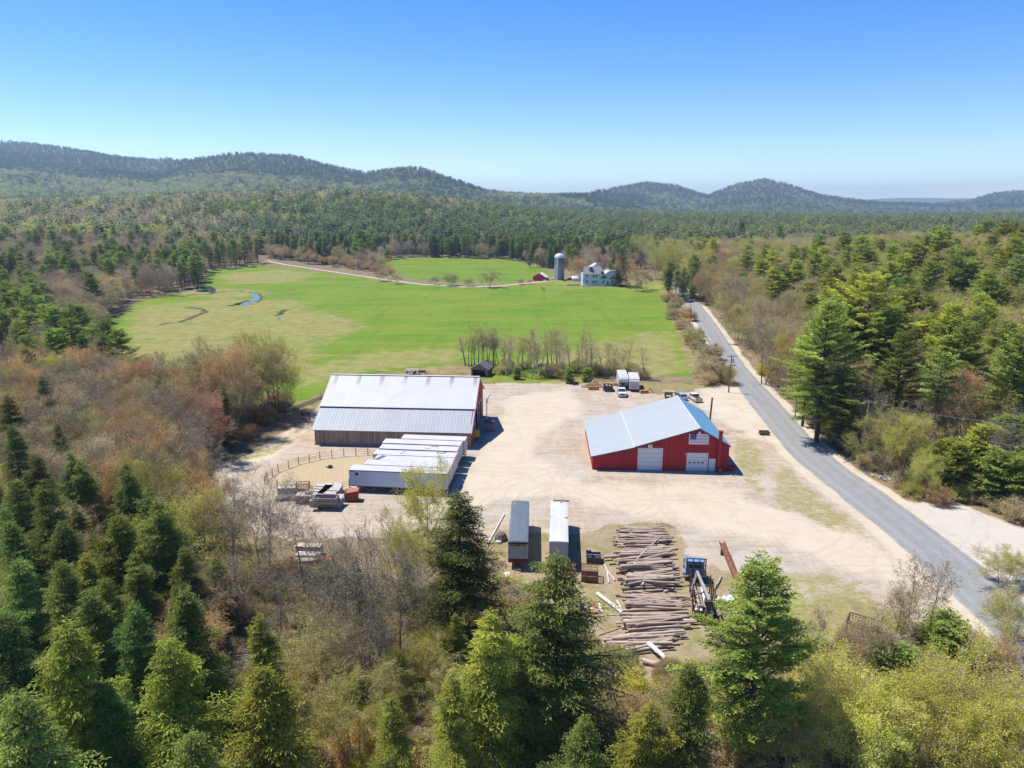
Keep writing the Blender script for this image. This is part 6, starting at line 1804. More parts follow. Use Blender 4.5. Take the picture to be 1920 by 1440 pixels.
for far_, near_, L0, yaw0, (r0, r1), layers, lb in SECT:
    a, b = P(*far_), P(*near_)
    depth = (b - a).length
    rm = (r0 + r1) / 2
    for ly in range(layers):
        n = max(2, int(depth / (rm * 1.55)) - ly * 1)
        for i in range(n):
            t_ = (i + .5 + .5 * (ly % 2)) / (n + .5)
            t_ = .5 + (t_ - .5) * (1 - .13 * ly)
            q = a.lerp(b, min(max(t_, 0), 1))
            r = lr.uniform(r0 * .66, r1 * 1.0)
            L = L0 * lr.uniform(.62, 1.06)
            yaw = R(yaw0 + lr.normal(0, 3.4 + 1.6 * ly))
            sh = lr.normal(0, .6) + (L0 - L) * lr.choice([-.45, 0, .45])
            log(q.x + math.cos(yaw) * sh, q.y + lr.normal(0, .05), r + ly * rm * 1.62 + lr.uniform(0, .05), L, r, yaw, lb, lb.replace('log', 'logs', 1), lr.normal(0, .015))
# logs apart from the heaps
def lone(p0, p1, r, lb, proto=None, z=0.0):
    a, b = P(*p0), P(*p1)
    d = b - a
    m_ = (a + b) / 2
    log(m_.x, m_.y, r + z, d.length, r, math.atan2(d.y, d.x), lb, None, 0, proto)
lone((1120, 1116), (1166, 1152), .24, 'thick white birch log lying alone in the grass left of the pile', BIRCHP)
lone((1157, 1128), (1167, 1147), .10, 'short pale log beside the big birch log', BIRCHP)
lone((1133, 1061), (1153, 1090), .14, 'grey log lying slantwise between the cage and the pile')
lone((1139, 1073), (1141, 1094), .08, 'thin pale branch upright in the grass beside the tall cage', BIRCHP)
lone((1216, 1217), (1247, 1246), .27, 'white birch log lying across the near end of the pile', BIRCHP, .45)
lone((1130, 1210), (1146, 1233), .20, 'pinkish log half sunk in the weeds at the near left corner', BIRCHP)
lone((1115, 1156), (1180, 1152), .06, 'thin stick trailing from the pile towards the red sign')
lone((1122, 1192), (1180, 1172), .07, 'long thin stick pointing from the near heap into the grass')
lone((1338, 1108), (1352, 1083), .15, 'stub of log sticking out beside the fork of the truck')
lone((1205, 1244), (1240, 1250), .3, 'grey slab log at the bottom end of the pile')
lone((1185, 1068), (1236, 1018), .10, 'light pole thrown diagonally over the third heap', None, .75)
lone((1203, 1110), (1214, 1093), .10, 'short pale log sticking up from the middle heap', BIRCHP, .9)
lone((1245, 1112), (1264, 1104), .16, 'short cut log at the right edge of the middle heap')
lone((915, 1020), (946, 965), .12, 'long pale stick in the weeds left of the dark trailer', BIRCHP)
lone((1405, 1150), (1440, 1195), .2, 'weathered log lying behind the white pine', None)
# brown steel beam leaning on the ground
a, b = P(1352, 1036), P(1384, 1100)
a.z, b.z = 1.5, .35
d = b - a
t = thing('steel_trough_beam', 'long rust brown steel channel lying behind the log truck', 'steel beam', tuple((a + b) / 2), math.atan2(d.y, d.x))
pit = -math.asin(max(-1, min(1, (b.z - a.z) / d.length)))
L = d.length
MB().box((0, 0, 0), (L, .62, .08), 0, 0, pit).build('web', M_RUST, t)
for s in (-.34, .34): MB().box((0, s, .15), (L, .07, .40), 0, 0, pit).build('flange', mottled('brown_channel', (.17, .085, .06), .25, 2), t)
MB().box((-L * .18, 0, .30), (.14, .8, .05), 0, 0, pit).build('strap', M_CHROME, t)
MB().box((-L * .42, 0, -.55), (.3, .5, 1.1)).build('support', MAT_BARK_DARK, t)
# red and white board in the grass
q = P(1106, 1143)
t = thing('red_sign_board', 'red board with a white band lying in the grass near the birch log', 'sign board', tuple(q), R(8))
MB().prism([(-1.5, -.75), (1.25, -.95), (1.45, .95), (-1.3, .8)], .06, .11, 'z').build('board', mottled('faded_red', (.48, .11, .10), .25, 2), t)
MB().prism([(-1.5, -.12), (1.33, -.32), (1.38, .35), (-.4, .12)], .112, .125, 'z').prism([(1.15, -1.0), (1.32, -1.0), (1.5, 1.0), (1.36, 1.0)], .127, .16, 'z').build('white_band', M_WHITE, t)
q = P(1090, 1141)
t = thing('crumpled_sheet', 'pale crumpled metal sheet left of the red board', 'metal sheet', tuple(q), R(20))
mb = MB()
for i in range(5): mb.slab([(-.9 + i * .3, -.4, .15 + .25 * (i % 2)), (-.6 + i * .3, -.4, .15 + .25 * ((i + 1) % 2)), (-.5 + i * .3, .5, .2 + .25 * ((i + 1) % 2)), (-.8 + i * .3, .5, .2 + .25 * (i % 2))], .03)
mb.build('sheet', M_RIM, t)
q = P(955, 1083)
t = thing('broken_chair', 'white metal chair frame tipped in the weeds before the dark trailer', 'chair', tuple(q), R(15))
MB().slab([(-.6, -.2, .3), (.1, -.2, .25), (.15, .5, .55), (-.55, .5, .6)], .05).build('seat', M_WHITE, t)
for x, y in ((-.5, -.2), (.1, -.2), (-.5, .5), (.1, .5)): MB().cyl((x, y, 0), (x + .1, y, .5), .035, n=6).build('leg', M_WHITE, t)
MB().tube([(.6, 0, .05), (.9, .1, .9), (1.6, .3, .9), (1.5, .3, .05)], .04, 6).build('back_frame', M_RIM, t)
q = P(939, 1012)
t = thing('dark_boulder', 'dark boulder in the weeds left of the dark trailer', 'boulder', tuple(q))
MB().lathe([(.01, -.2), (.85, -.1), (.95, .5), (.7, 1.05), (.3, 1.3), (.01, 1.32)], n=9).build('rock', mottled('dark_rock', (.14, .115, .10), .4, 1.5, .9), t)
MB().lathe([(.01, -.2), (.5, -.1), (.45, .3), (.01, .45)], (-.3, -1.0, 0), 8).build('pale_stone', M_CONCLT, t)
# ------------------------------------------------------------------ log truck with a loader
bq, fq2 = P(1322, 1170), P(1300, 1082)
d = fq2 - bq
L = d.length
t = thing('log_truck', 'blue cabbed log truck with rusty stakes, a load of logs and a folded loader', 'log truck', tuple(bq), math.atan2(d.y, d.x))
M_BLUECAB = mottled('blue_cab_paint', (.16, .24, .36), .15, 1, .4, 0, .5)
LT = L + 1.0
MB().b2((.3, -.5, .75), (LT - .4, -.35, 1.0)).b2((.3, .35, .75), (LT - .4, .5, 1.0)).build('chassis', M_STEEL, t)
MB().b2((LT - 2.3, -1.15, .75), (LT - .2, 1.15, 2.0)).prism([(LT - 2.3, 2.0), (LT - .55, 2.0), (LT - .8, 2.85), (LT - 2.2, 2.9)], -1.1, 1.1, 'y').build('cab', M_BLUECAB, t)
MB().b2((LT - .2, -.95, .75), (LT + .9, .95, 1.75)).build('hood', M_BLUECAB, t)
MB().b2((LT - 2.36, -.85, 2.1), (LT - 2.302, .85, 2.7)).build('rear_window', M_GLASS, t)
for s in (-1, 1):
    MB().cyl((LT - 2.0, s * 1.3, .9), (LT - 1.0, s * 1.3, .9), .3, n=12).build('fuel_tank', M_CHROME, t)
    MB().b2((LT - .9, min(s * 1.2, s * 1.42), 2.0), (LT - .8, max(s * 1.2, s * 1.42), 2.6)).build('mirror', M_CHROME, t)
for x in (LT + .2, 1.3, 2.6):
    wheel((x, -1.22, .52), .52, .42, t, 'y', -1)
    wheel((x, .80, .52), .52, .42, t, 'y', 1)
hr = MB()
xh = LT - 2.75
for y in (-1.2, -.4, .4, 1.2): hr.b2((xh - .06, y - .06, 1.0), (xh + .06, y + .06, 3.6))
for z in (1.05, 1.9, 2.75, 3.6): hr.b2((xh - .05, -1.26, z - .055), (xh + .05, 1.26, z + .055))
hr.build('headboard', M_STEEL, t)
for x in (.6, 1.7, 2.9, 4.1, 5.3):
    if x > xh - .8: continue
    MB().b2((x - .09, -1.25, 1.0), (x + .09, 1.25, 1.15)).build('bunk', M_RUST, t)
    for s in (-1, 1): MB().b2((x - .07, s * 1.2 - .07, 1.15), (x + .07, s * 1.2 + .07, 3.5)).build('stake', M_RUST, t)
ld = np.random.default_rng(3)
tm = t.matrix_basis.copy()
for i in range(11):
    r = ld.uniform(.12, .19)
    y = -.85 + (i % 5) * .42 + .2 * (i // 5)
    p = Matrix.Translation(t.location) @ Matrix.Rotation(t.rotation_euler.z, 4, 'Z') @ Vector((3.0 + ld.normal(0, .2), y, 1.34 + .34 * (i // 5)))
    log(p.x, p.y, p.z, 5.0 * ld.uniform(.85, 1.0), r, t.rotation_euler.z + ld.normal(0, .02), 'pale log lying on the bed of the log truck', 'logs on the log truck', 0, LOGP[i % 8] if i % 3 else BIRCHP)
M_LOADER = mottled('loader_grey', (.33, .31, .30), .2, 2, .6, 0, .3, (1, 1, 1), (.20, .14, .10), .4)
ldr = thing('knuckle_loader', 'grey folding grapple loader mounted at the back of the log truck', 'loader', tuple(Matrix.Translation(t.location) @ Matrix.Rotation(t.rotation_euler.z, 4, 'Z') @ Vector((.2, -.3, 0))), t.rotation_euler.z)
MB().cyl((0, 0, .9), (0, 0, 2.5), .32, .26, 12).b2((-.5, -1.0, .7), (.4, 1.0, .95)).build('pedestal', M_STEEL, ldr)
MB().b2((-.45, -.4, 2.5), (.35, .5, 3.1)).build('turret', M_STEEL, ldr)
def beam(p0, p1, w_, mat, nm):
    p0, p1 = Vector(p0), Vector(p1)
    d_ = p1 - p0
    mb = MB().cyl(p0, p1, w_, w_ * .8, 4)
    return mb.build(nm, mat, ldr)
beam((0, 0, 3.0), (4.4, .9, 4.3), .24, M_LOADER, 'main_boom')
beam((4.4, .9, 4.25), (3.2, 1.6, 2.5), .18, M_LOADER, 'stick_boom')
MB().tube([(.5, .15, 2.7), (1.4, .3, 3.0), (2.2, .45, 3.5)], .07, 7).build('hydraulic_ram', M_CHROME, ldr)
MB().tube([(-.2, .3, 3.1), (.5, .6, 3.8), (1.2, .5, 3.5), (1.5, .3, 3.5)], .04, 6).tube([(-.3, -.2, 3.1), (.3, -.4, 3.7), (1.0, 0, 3.4)], .04, 6).build('hose', M_DARK, ldr)
g = MB()
for s in (-1, 1): g.tube([(3.2, 1.6, 2.45), (3.2 + s * .5, 1.6, 2.2), (3.2 + s * .55, 1.6, 1.8), (3.2 + s * .15, 1.6, 1.6)], .09, 6)
g.build('grapple', M_STEEL, ldr)
for s in (-1, 1): MB().tube([(-.1, s * .9, .85), (-.2, s * 1.5, 1.3), (-.3, s * 1.9, .05)], .11, 7).build('outrigger', M_STEEL, ldr)
MB().b2((-.9, -.75, 2.3), (-.5, -.3, 2.4)).b2((-.95, -.75, 2.4), (-.88, -.3, 2.9)).build('operator_seat', M_DARK, ldr)
q = P(1362, 1128)
tt = thing('blue_tarp_heap', 'pale blue and white tarpaulin heap beside the loader', 'tarp', tuple(q), R(20))
mb = MB()
for i in range(6): mb.slab([(-1.2 + i * .4, -.5, .25 + .3 * (i % 2)), (-.8 + i * .4, -.55, .25 + .3 * ((i + 1) % 2)), (-.75 + i * .4, .6, .3 + .3 * ((i + 1) % 2)), (-1.15 + i * .4, .6, .3 + .3 * (i % 2))], .05)
mb.build('sheet', mottled('blue_white_tarp', (.50, .52, .62), .25, 2), tt)
MB().b2((-.9, -.4, 0), (1.2, .5, .24)).build('crate', M_WOODOLD, tt)
# brush pile: grey cut branches
mb = []
br_ = np.random.default_rng(6)
bq2 = P(425, 1285)
for i in range(420):
    a = br_.normal(.35, .5)
    x, y = bq2.x + br_.normal(0, 2.6), bq2.y + br_.normal(1.5, 3.2)
    L = br_.uniform(1.0, 3.6)
    z = br_.uniform(.1, 1.6)
    mb.append([x, y, z, x + L * math.cos(a), y + L * math.sin(a), z + br_.normal(.1, .35), .035, .012])
v, f = tubes(mb, 4)
tag(link('brush_pile', np_mesh('brush_pile', v, f, mottled('dead_twigs', (.36, .32, .29), .3, 2, .95))), 'heap of grey dead branches among the bottom conifers', 'brush pile', None, 'stuff')
print('logs', nlog)
# ------------------------------------------------------------------ trees one can point to
HAND = []
def ht(kind, px, py, h, label, **kw):
    o = tree_top(kind, px, py, h, label, **kw)
    HAND.append((o.location.x, o.location.y))
    return o
# near hemlocks and pines along the bottom of the picture
ht('hemlock', 1048, 1045, 20.5, 'huge dark hemlock rising in front of the rusty wire cages', variant=6, tint='d', wide=1.1)
ht('hemlock', 852, 922, 18.5, 'tall dark hemlock standing in front of the row of semi trailers', variant=4, tint='d', wide=1.15)
ht('pine', 1440, 1052, 20.0, 'feathery green white pine beside the log truck with open tiers', variant=2, tint='m', wide=1.12)
ht('hemlock', 1300, 1246, 15.5, 'dark pointed conifer left of the feathery white pine', variant=1, tint='d', wide=1.0)
ht('hemlock', 915, 1150, 17.0, 'yellowish green conifer overlapping the left flank of the huge hemlock', variant=2, tint='y')
ht('hemlock', 985, 1190, 15.0, 'mid green conifer tucked against the huge dark hemlock', variant=3)
ht('hemlock', 845, 1265, 14.0, 'lighter green conifer below the tall hemlock by the trailers', variant=0, tint='y')
ht('hemlock', 735, 1310, 14.5, 'small yellow green conifer in the brush at the bottom edge', variant=5, tint='y', wide=0.9)
ht('hemlock', 672, 1046, 9.5, 'slim dark young spruce among leafless saplings', variant=3, tint='d', wide=0.62)
ht('hemlock', 487, 1155, 14.5, 'sparse pale green conifer beside the grey brush pile', variant=3, tint='y', wide=0.95)
ht('hemlock', 487, 1248, 17.5, 'broad light green hemlock at the bottom beside the brush pile', variant=1, tint='y', wide=1.05)
ht('hemlock', 315, 1208, 18.0, 'pointed bright green hemlock left of the grey brush pile', variant=0, tint='y', wide=1.08)
ht('hemlock', 126, 1162, 20.0, 'big yellow topped hemlock in the bottom left corner', variant=0, tint='y')
ht('hemlock', 244, 1138, 17.0, 'blue green hemlock behind the pointed bright green one', variant=0, tint='b')
ht('hemlock', 334, 1100, 13.0, 'narrow dark hemlock at the edge of the russet saplings', variant=3, tint='d', wide=0.9)
ht('hemlock', 20, 1150, 18.0, 'grey green hemlock cut by the left edge of the picture', variant=4, tint='b')
ht('hemlock', 124, 1048, 16.5, 'deep green hemlock in the crowded stand on the left slope', variant=2, tint='d')
ht('hemlock', 36, 1046, 16.0, 'blue green hemlock leaning on its neighbour at the left edge', variant=6, tint='b')
ht('hemlock', 88, 898, 19.0, 'tallest dark conifer of the stand below the leafless wood', variant=6, tint='d', wide=0.9)
ht('hemlock', 112, 976, 16.0, 'dark green conifer in front of the tallest one on the left', variant=0, tint='d')
ht('hemlock', 22, 975, 17.0, 'shadowy conifer at the left edge above the blue green ones', variant=1, tint='b')
ht('hemlock', 212, 968, 15.0, 'olive topped conifer beside the rusty budding saplings', variant=4, tint='y', wide=1.2)
ht('hemlock', 345, 1030, 12.5, 'small mid green hemlock under the leafless wood', variant=4)
ht('hemlock', 410, 1040, 10.0, 'low dark green conifer nearest the bare tree by the dirt track', variant=2, tint='d', wide=1.15)
ht('hemlock', 250, 1040, 14.0, 'full mid green hemlock in the middle of the left stand', variant=2)
ht('hemlock', 345, 1372, 15.0, 'dark green treetop just entering the bottom of the picture', variant=6)
ht('hemlock', 200, 1290, 15.0, 'shaded hemlock between the yellow topped and the pointed ones', variant=1, tint='b')
ht('hemlock', 12, 1290, 19.0, 'dim green hemlock filling the corner below the grey green one', variant=6, tint='m')
ht('hemlock', 1100, 1345, 13.0, 'dark conifer under the right side of the huge hemlock', variant=0, tint='d')
ht('hemlock', 1210, 1320, 13.0, 'small bright green conifer below the near end of the log pile', variant=2, tint='y', wide=1.1)
ht('hemlock', 20, 800, 17.0, 'dark rounded hemlock at the left edge beside grey bare trees', variant=1, tint='d')
ht('hemlock', 75, 705, 15.5, 'dark round topped conifer alone among leafless trees', variant=0, tint='d', wide=1.05)
ht('hemlock', 8, 740, 17.0, 'dark conifer half cut by the left edge', variant=6, tint='d')
ht('hemlock', 30, 900, 16.0, 'deep green hemlock at the left edge below the dark rounded one', variant=5, tint='m', wide=1.2)
ht('pine', 222, 618, 17.5, 'spreading blue green white pine in front of the meadow', variant=2, tint='b', wide=1.05, cat='tree')
ht('pine', 140, 566, 20.0, 'dense dark pine at the left end of the meadow', variant=0, tint='d', wide=1.15)
ht('pine', 100, 575, 19.0, 'pale green pine beside the dense dark one', variant=1, tint='m', wide=1.1)
ht('pine', 170, 520, 19.0, 'pine on the shaded corner of the meadow', variant=1, tint='d')
ht('pine', 165, 508, 20.0, 'pine standing at the wood edge above the shaded meadow corner', variant=0, tint='b')
ht('pine', 30, 600, 18.0, 'light green pine near the left edge of the picture', variant=2, tint='m')
ht('pine', 55, 650, 15.0, 'small pine with light tips among leafless trees', variant=1, tint='m')
# bare and budding trees near the lumber
ht('bare', 475, 890, 15.0, 'big leafless tree with two stems beside the dirt track', variant=2, tint='gy', wide=1.05)
ht('bare', 560, 955, 13.0, 'crooked bare tree with reddish buds in front of the stacked concrete tanks', variant=0, tint='pk', wide=1.1)
ht('bare', 425, 905, 15.0, 'thin bare tree left of the two stemmed leafless one', variant=1, tint='gy')
ht('bare', 715, 985, 17.0, 'leaning leafless tree left of the tall hemlock', variant=2, tint='gy', wide=0.9)
ht('bare', 640, 1000, 13.5, 'leafless tree with fanned stems behind the slim spruce', variant=0, tint='tn', wide=0.8)
ht('bud', 800, 880, 14.0, 'thin tree with yellow new leaves in front of the nearest white trailer', variant=1, tint='yg', wide=0.9)
ht('bud', 760, 960, 12.0, 'slender yellow leaved sapling beside the tall hemlock', variant=2, tint='yg', wide=0.7)
ht('bud', 385, 1130, 9.5, 'russet leaved sapling clump above the grey brush pile', variant=3, tint='or', wide=1.3)
ht('bud', 420, 1085, 8.0, 'brown budded thicket beside the russet saplings', variant=3, tint='tn', wide=1.3)
ht('bud', 590, 1180, 9.0, 'olive budded sapling thicket in the bottom woods', variant=2, tint='ol', wide=1.2)
ht('bud', 660, 1290, 9.0, 'ochre budded bush near the bottom edge beside small conifers', variant=3, tint='yg', wide=1.2)
ht('bud', 790, 1180, 7.0, 'golden bush under the tall hemlock', variant=3, tint='yg', wide=1.3)
for px, py, h, lb, v_, ti in [(600, 1015, 12, 'slim bare tree in front of the pale lumber stacks', 1, 'gy'), (690, 1105, 12, 'grey bare tree between the slim spruce and the tall hemlock', 2, 'gy'), (745, 1045, 13, 'upright bare tree close beside the tall hemlock', 1, 'tn'), (520, 1065, 11, 'bare tree with low forks behind the sparse pale conifer', 0, 'gy'), (455, 1010, 12, 'dark limbed bare tree above the russet saplings', 2, 'tn'), (590, 1110, 10, 'crooked bare tree rising out of the bottom brush', 0, 'gy')]:
    ht('bare', px, py, h, lb, variant=v_, tint=ti, wide=.85)
# right of the yard
ht('leafy', 1560, 1242, 9.5, 'wide yellow green leafing tree at the bottom beside the white pine', variant=1, tint='yg', wide=1.15)
ht('leafy', 1490, 1307, 8.0, 'pale yellow green tree with crooked limbs under the white pine', variant=0, tint='yg', wide=1.15)
ht('leafy', 1640, 1287, 8.5, 'bushy yellow green tree left of the golden one', variant=0, tint='lm', wide=1.2)
ht('leafy', 1840, 1212, 11.0, 'golden leafing tree in the bottom right corner', variant=1, tint='yg', wide=1.1)
ht('leafy', 1730, 1247, 9.5, 'ochre leafing tree between the young pine and the corner', variant=0, tint='yg', wide=1.1)
ht('leafy', 1900, 1302, 10.0, 'mustard coloured tree cut by the right edge at the bottom', variant=0, tint='yg', wide=1.1)
ht('leafy', 1905, 1110, 7.0, 'thin pale bush overhanging the road at the right edge', variant=1, tint='ol', wide=1.3)
ht('leafy', 1890, 1030, 5.0, 'low grey green bush on the far verge of the road at the right edge', variant=0, tint='ol', wide=1.4)
ht('bushpine', 1780, 1160, 5.5, 'bushy young pine on the verge near the road', variant=0, tint='m', wide=1.3)
ht('bushpine', 1700, 1215, 5.0, 'low young pine beside the bare roadside saplings', variant=1, tint='b', wide=1.4)
ht('slim', 1720, 1045, 9.0, 'bare sapling standing against the asphalt', variant=0, tint='gy')
ht('slim', 1765, 1040, 10.0, 'taller bare sapling overlapping the road edge', variant=1, tint='gy')
ht('slim', 1695, 1070, 9.0, 'left one of the pale bare saplings near the driveway mouth', variant=2, tint='tn')
ht('slim', 1540, 1135, 6.5, 'small bare sapling behind the white pine on the gravel', variant=0, tint='tn')
ht('slim', 1620, 1150, 7.5, 'brown bare sapling in front of the rusty roadside cage', variant=2, tint='tn', wide=1.4)
ht('slim', 1650, 1165, 6.5, 'twiggy sapling right of the rusty roadside cage', variant=1, tint='tn', wide=1.4)
# roadside pines on the right
ht('pine', 1630, 512, 33.0, 'giant white pine towering over the utility pole by the road', variant=2, tint='y', wide=1.15)
ht('pine', 1560, 560, 30.0, 'large green pine with two dark trunks at the road edge', variant=2, tint='m', wide=1.1)
ht('pine', 1700, 620, 24.0, 'pine right of the giant one with bright lower boughs', variant=2, tint='m', wide=1.0)
ht('pine', 1660, 700, 15.0, 'short bright green pine behind the utility pole', variant=2, tint='y', wide=1.1)
ht('pine', 1595, 560, 27.0, 'full green pine between the two biggest roadside pines', variant=2, tint='m', wide=1.1)
ht('pine', 1525, 600, 24.0, 'green pine with low boughs left of the biggest ones', variant=0, tint='m', wide=1.0)
ht('pine', 1680, 575, 25.0, 'pine with drooping tiers just right of the giant', variant=1, tint='m', wide=1.25)
ht('pine', 1735, 590, 23.0, 'pale tipped pine standing behind the thicket of bare trees', variant=2, tint='y', wide=1.1)
ht('pine', 1590, 690, 17.0, 'dark lower pine in the shade under the biggest roadside pines', variant=2, tint='d', wide=1.3)
ht('pine', 1560, 480, 27.0, 'tall pine rising behind the biggest roadside group', variant=1, tint='m', wide=1.0)
ht('pine', 1390, 412, 31.0, 'tall ragged pine on the skyline beyond the road', variant=1, tint='d', wide=0.85)
ht('pine', 1465, 420, 31.0, 'thin tall pine beside the ragged skyline pine', variant=0, tint='m', wide=0.72)
ht('pine', 1340, 445, 26.0, 'pine nearest the top of the road', variant=1, tint='y', wide=0.9)
ht('pine', 1310, 455, 22.0, 'light green pine overhanging the crest of the road', variant=2, tint='y', wide=0.9)
ht('pine', 1530, 440, 27.0, 'broad topped pine behind the grey roadside trees', variant=2, tint='m', wide=1.0)
ht('pine', 1720, 455, 25.0, 'pine with a dark leaning top in the middle of the right wood', variant=1, tint='d')
ht('pine', 1850, 440, 26.0, 'high pine near the right edge of the wood', variant=0, tint='m', wide=0.9)
ht('pine', 1830, 560, 22.0, 'forked pine with flat tiers near the right edge', variant=2, tint='m')
ht('pine', 1890, 590, 22.0, 'dense pine at the right edge above the thicket', variant=1, tint='m', wide=1.0)
ht('pine', 1800, 690, 15.0, 'rounded pine with bare lower trunk in the right wood', variant=1, tint='y', wide=1.2)
ht('bud', 1640, 478, 22.0, 'bright yellow tree in full new leaf deep in the right wood', variant=0, tint='yg', cat='tree')
ht('bare', 1410, 540, 19.0, 'grey bare tree at the road edge opposite the bushes', variant=0, tint='ol', wide=1.0)
ht('bare', 1440, 600, 18.0, 'leafless tree with spreading limbs nearest the road bend', variant=2, tint='ol', wide=1.05)
ht('bare', 1480, 560, 18.0, 'pale bare tree between the roadside ones and the pines', variant=1, tint='pk', wide=1.1)
ht('bare', 1500, 690, 12.0, 'white limbed bare tree leaning over the stone bank', variant=0, tint='gy', wide=0.9)
ht('bare', 1720, 760, 13.0, 'grey brown bare tree behind the wires', variant=2, tint='gy')
ht('bushpine', 1790, 830, 9.0, 'bushy young pine at the bend of the gravel turnout', variant=0, tint='y', wide=1.1)
ht('bushpine', 1850, 800, 10.5, 'dense young pine behind the gravel turnout', variant=1, tint='y', wide=1.1)
ht('bushpine', 1895, 850, 9.0, 'young pine at the right edge beside the gravel turnout', variant=0, tint='m', wide=1.1)
ht('bushpine', 1905, 780, 11.0, 'young pine at the right edge behind the others', variant=1, tint='d', wide=1.1)
ht('leafy', 1745, 845, 8.0, 'lime green shrub tree left of the young pines', variant=0, tint='lm', wide=0.9)
ht('leafy', 1880, 740, 11.0, 'lime green tree with upright limbs near the right edge', variant=1, tint='lm', wide=0.9)
ht('leafy', 1800, 790, 9.0, 'yellow green tree behind the wires and young pines', variant=0, tint='lm', wide=0.9)
# around the farmhouse
for (px, py, h, kd, ti, lb) in [(1205, 440, 26, 'bud', 'ol', 'tall budding maple right of the white farmhouse'), (1232, 455, 24, 'bud', 'ol', 'budding maple between the farmhouse and the road crest'), (1262, 458, 25, 'bud', 'yg', 'yellow green tree at the top of the road'),
                                (1180, 478, 19, 'bud', 'or', 'russet budding tree behind the farmhouse'), (1165, 462, 24, 'hemlock', 'd', 'dark spruce behind the farmhouse roof'), (1150, 470, 21, 'hemlock', 'd', 'lower dark spruce behind the farmhouse'),
                                (1072, 487, 13, 'bud', 'yg', 'yellow green tree between the silo and the farmhouse'), 
                                (1090, 482, 15, 'bud', 'or', 'orange brown tree behind the gap beside the silo'), (1110, 478, 16, 'bud', 'tn', 'tan budding tree behind the farmhouse chimney'), (1130, 476, 17, 'bud', 'pk', 'pinkish budding tree above the farmhouse ridge'), (1095, 520, 6, 'bare', 'gy', 'small grey bare tree at the left corner of the farmhouse'),
                                (1250, 500, 13, 'bud', 'yg', 'leaning yellow green tree beside the roadside pole'), (1195, 500, 14, 'bud', 'or', 'rusty budding tree in front of the tall maples'), (1215, 505, 12, 'bud', 'tn', 'low tan tree under the tall maples')]:
    ht(kd, px, py, h, lb, tint=ti)
# row of thin trees between the yard and the field
lr_row = random.Random(3)
rowp = [(872, 632), (884, 640), (897, 628), (905, 636), (915, 622), (925, 634), (936, 630), (948, 626), (958, 634), (968, 625), (978, 633), (988, 628), (1000, 634), (1010, 630), (1022, 636), (1034, 628), (1046, 634), (1058, 640), (1084, 632), (1090, 622), (1108, 616), (1112, 630), (878, 636), (891, 634), (942, 632), (953, 628), (973, 634), (994, 630), (1028, 634), (1072, 636), (1098, 628)]
for i, (px, py) in enumerate(rowp):
    q = P(px + lr_row.uniform(-4, 4), lr_row.uniform(686, 707))
    if px < 932: q = P(px, 685)
    HAND.append((q.x, q.y))
    tree('thin', q.x, q.y, lr_row.uniform(8.5, 13.5), 'thin grey tree in the leafless row along the edge of the green field', group='leafless trees along the field edge', tint=['tn', 'ol', 'yg', 'or'][i % 4], wide=lr_row.uniform(1.0, 1.5))
for i in range(34):
    q = P(lr_row.uniform(866, 1185), lr_row.uniform(684, 710))
    if to_px(q.x, q.y, 0)[0] < 935: q = P(to_px(q.x, q.y, 0)[0], 684)
    tree('thin', q.x, q.y, lr_row.uniform(5, 11), 'thin grey tree in the leafless row along the edge of the green field', group='leafless trees along the field edge', tint=lr_row.choice(['tn', 'ol', 'or']), wide=lr_row.uniform(1.0, 1.7))
for px, h_, lb, ti in [(993, 11, 'dark pine left of the silo', 'd'), (1007, 10.5, 'paler pine nearest the silo', 'm')]:
    q = P(px, 502)
    HAND.append((q.x, q.y))
    tree('pine', q.x, q.y, h_, lb, tint=ti, wide=1.1)
for i in range(44):
    q = P(lr_row.uniform(862, 1200), lr_row.gauss(697, 5))
    if 862 < to_px(q.x, q.y, 0)[0] < 940 and q.y < P(899, 690).y: continue
    tree('shrub', q.x, q.y, lr_row.uniform(1.5, 3.2), 'grey brown bush at the foot of the leafless row by the green field', 'bush', 'bushes under the field edge row', lr_row.choice(['tn', 'ol', 'tn', 'gy', 'ol']), wide=1.3)
for px, py, h, lb, ti in [(1132, 648, 9, 'tan budding tree in the field edge row behind the parked campers', 'tn'), (1150, 650, 8.5, 'orange budded tree in the field edge row right of the tan one', 'or'), (1164, 652, 8, 'rust coloured tree nearest the parked campers', 'or'), (1213, 648, 10, 'lone grey tree with two stems between campers and sedan', 'gy')]:
    ht('thin', px, py, h, lb, tint=ti, wide=2.0)
for px, py, h, lb in [(968, 688, 3.6, 'round dark green bush beside the open shed'), (1068, 690, 4.2, 'round green bush at the foot of the field edge row'), (1102, 690, 4.0, 'green bush near the split firewood heap')]:
    ht('bushpine', px, py, h, lb, cat='bush', tint='m', wide=1.0)
# ------------------------------------------------------------------ the crowd of trees in the near woods
def inside(poly, x, y):
    c = False
    n = len(poly)
    for i in range(n):
        (x0, y0), (x1, y1) = poly[i], poly[(i + 1) % n]
        if (y0 > y) != (y1 > y) and x < (x1 - x0) * (y - y0) / (y1 - y0) + x0: c = not c
    return c
def W2(pts):
    return [(q.x, q.y) for q in PP(pts)]
LEFTW = W2([(-260, 1440), (-200, 660), (-60, 560), (60, 560), (110, 610), (160, 660), (210, 735), (300, 758), (400, 765), (500, 755), (545, 752), (540, 770), (500, 800), (470, 822), (425, 840), (395, 880), (380, 940), (405, 1010), (500, 1060), (640, 1090), (745, 1120), (700, 1250), (560, 1440)])
BOTTOM = W2([(560, 1440), (700, 1250), (745, 1120), (860, 1130), (940, 1110), (1000, 1130), (1060, 1190), (1120, 1270), (1230, 1310), (1330, 1290), (1500, 1240), (1600, 1215), (1740, 1200), (1850, 1210), (1960, 1330), (2050, 1440)])
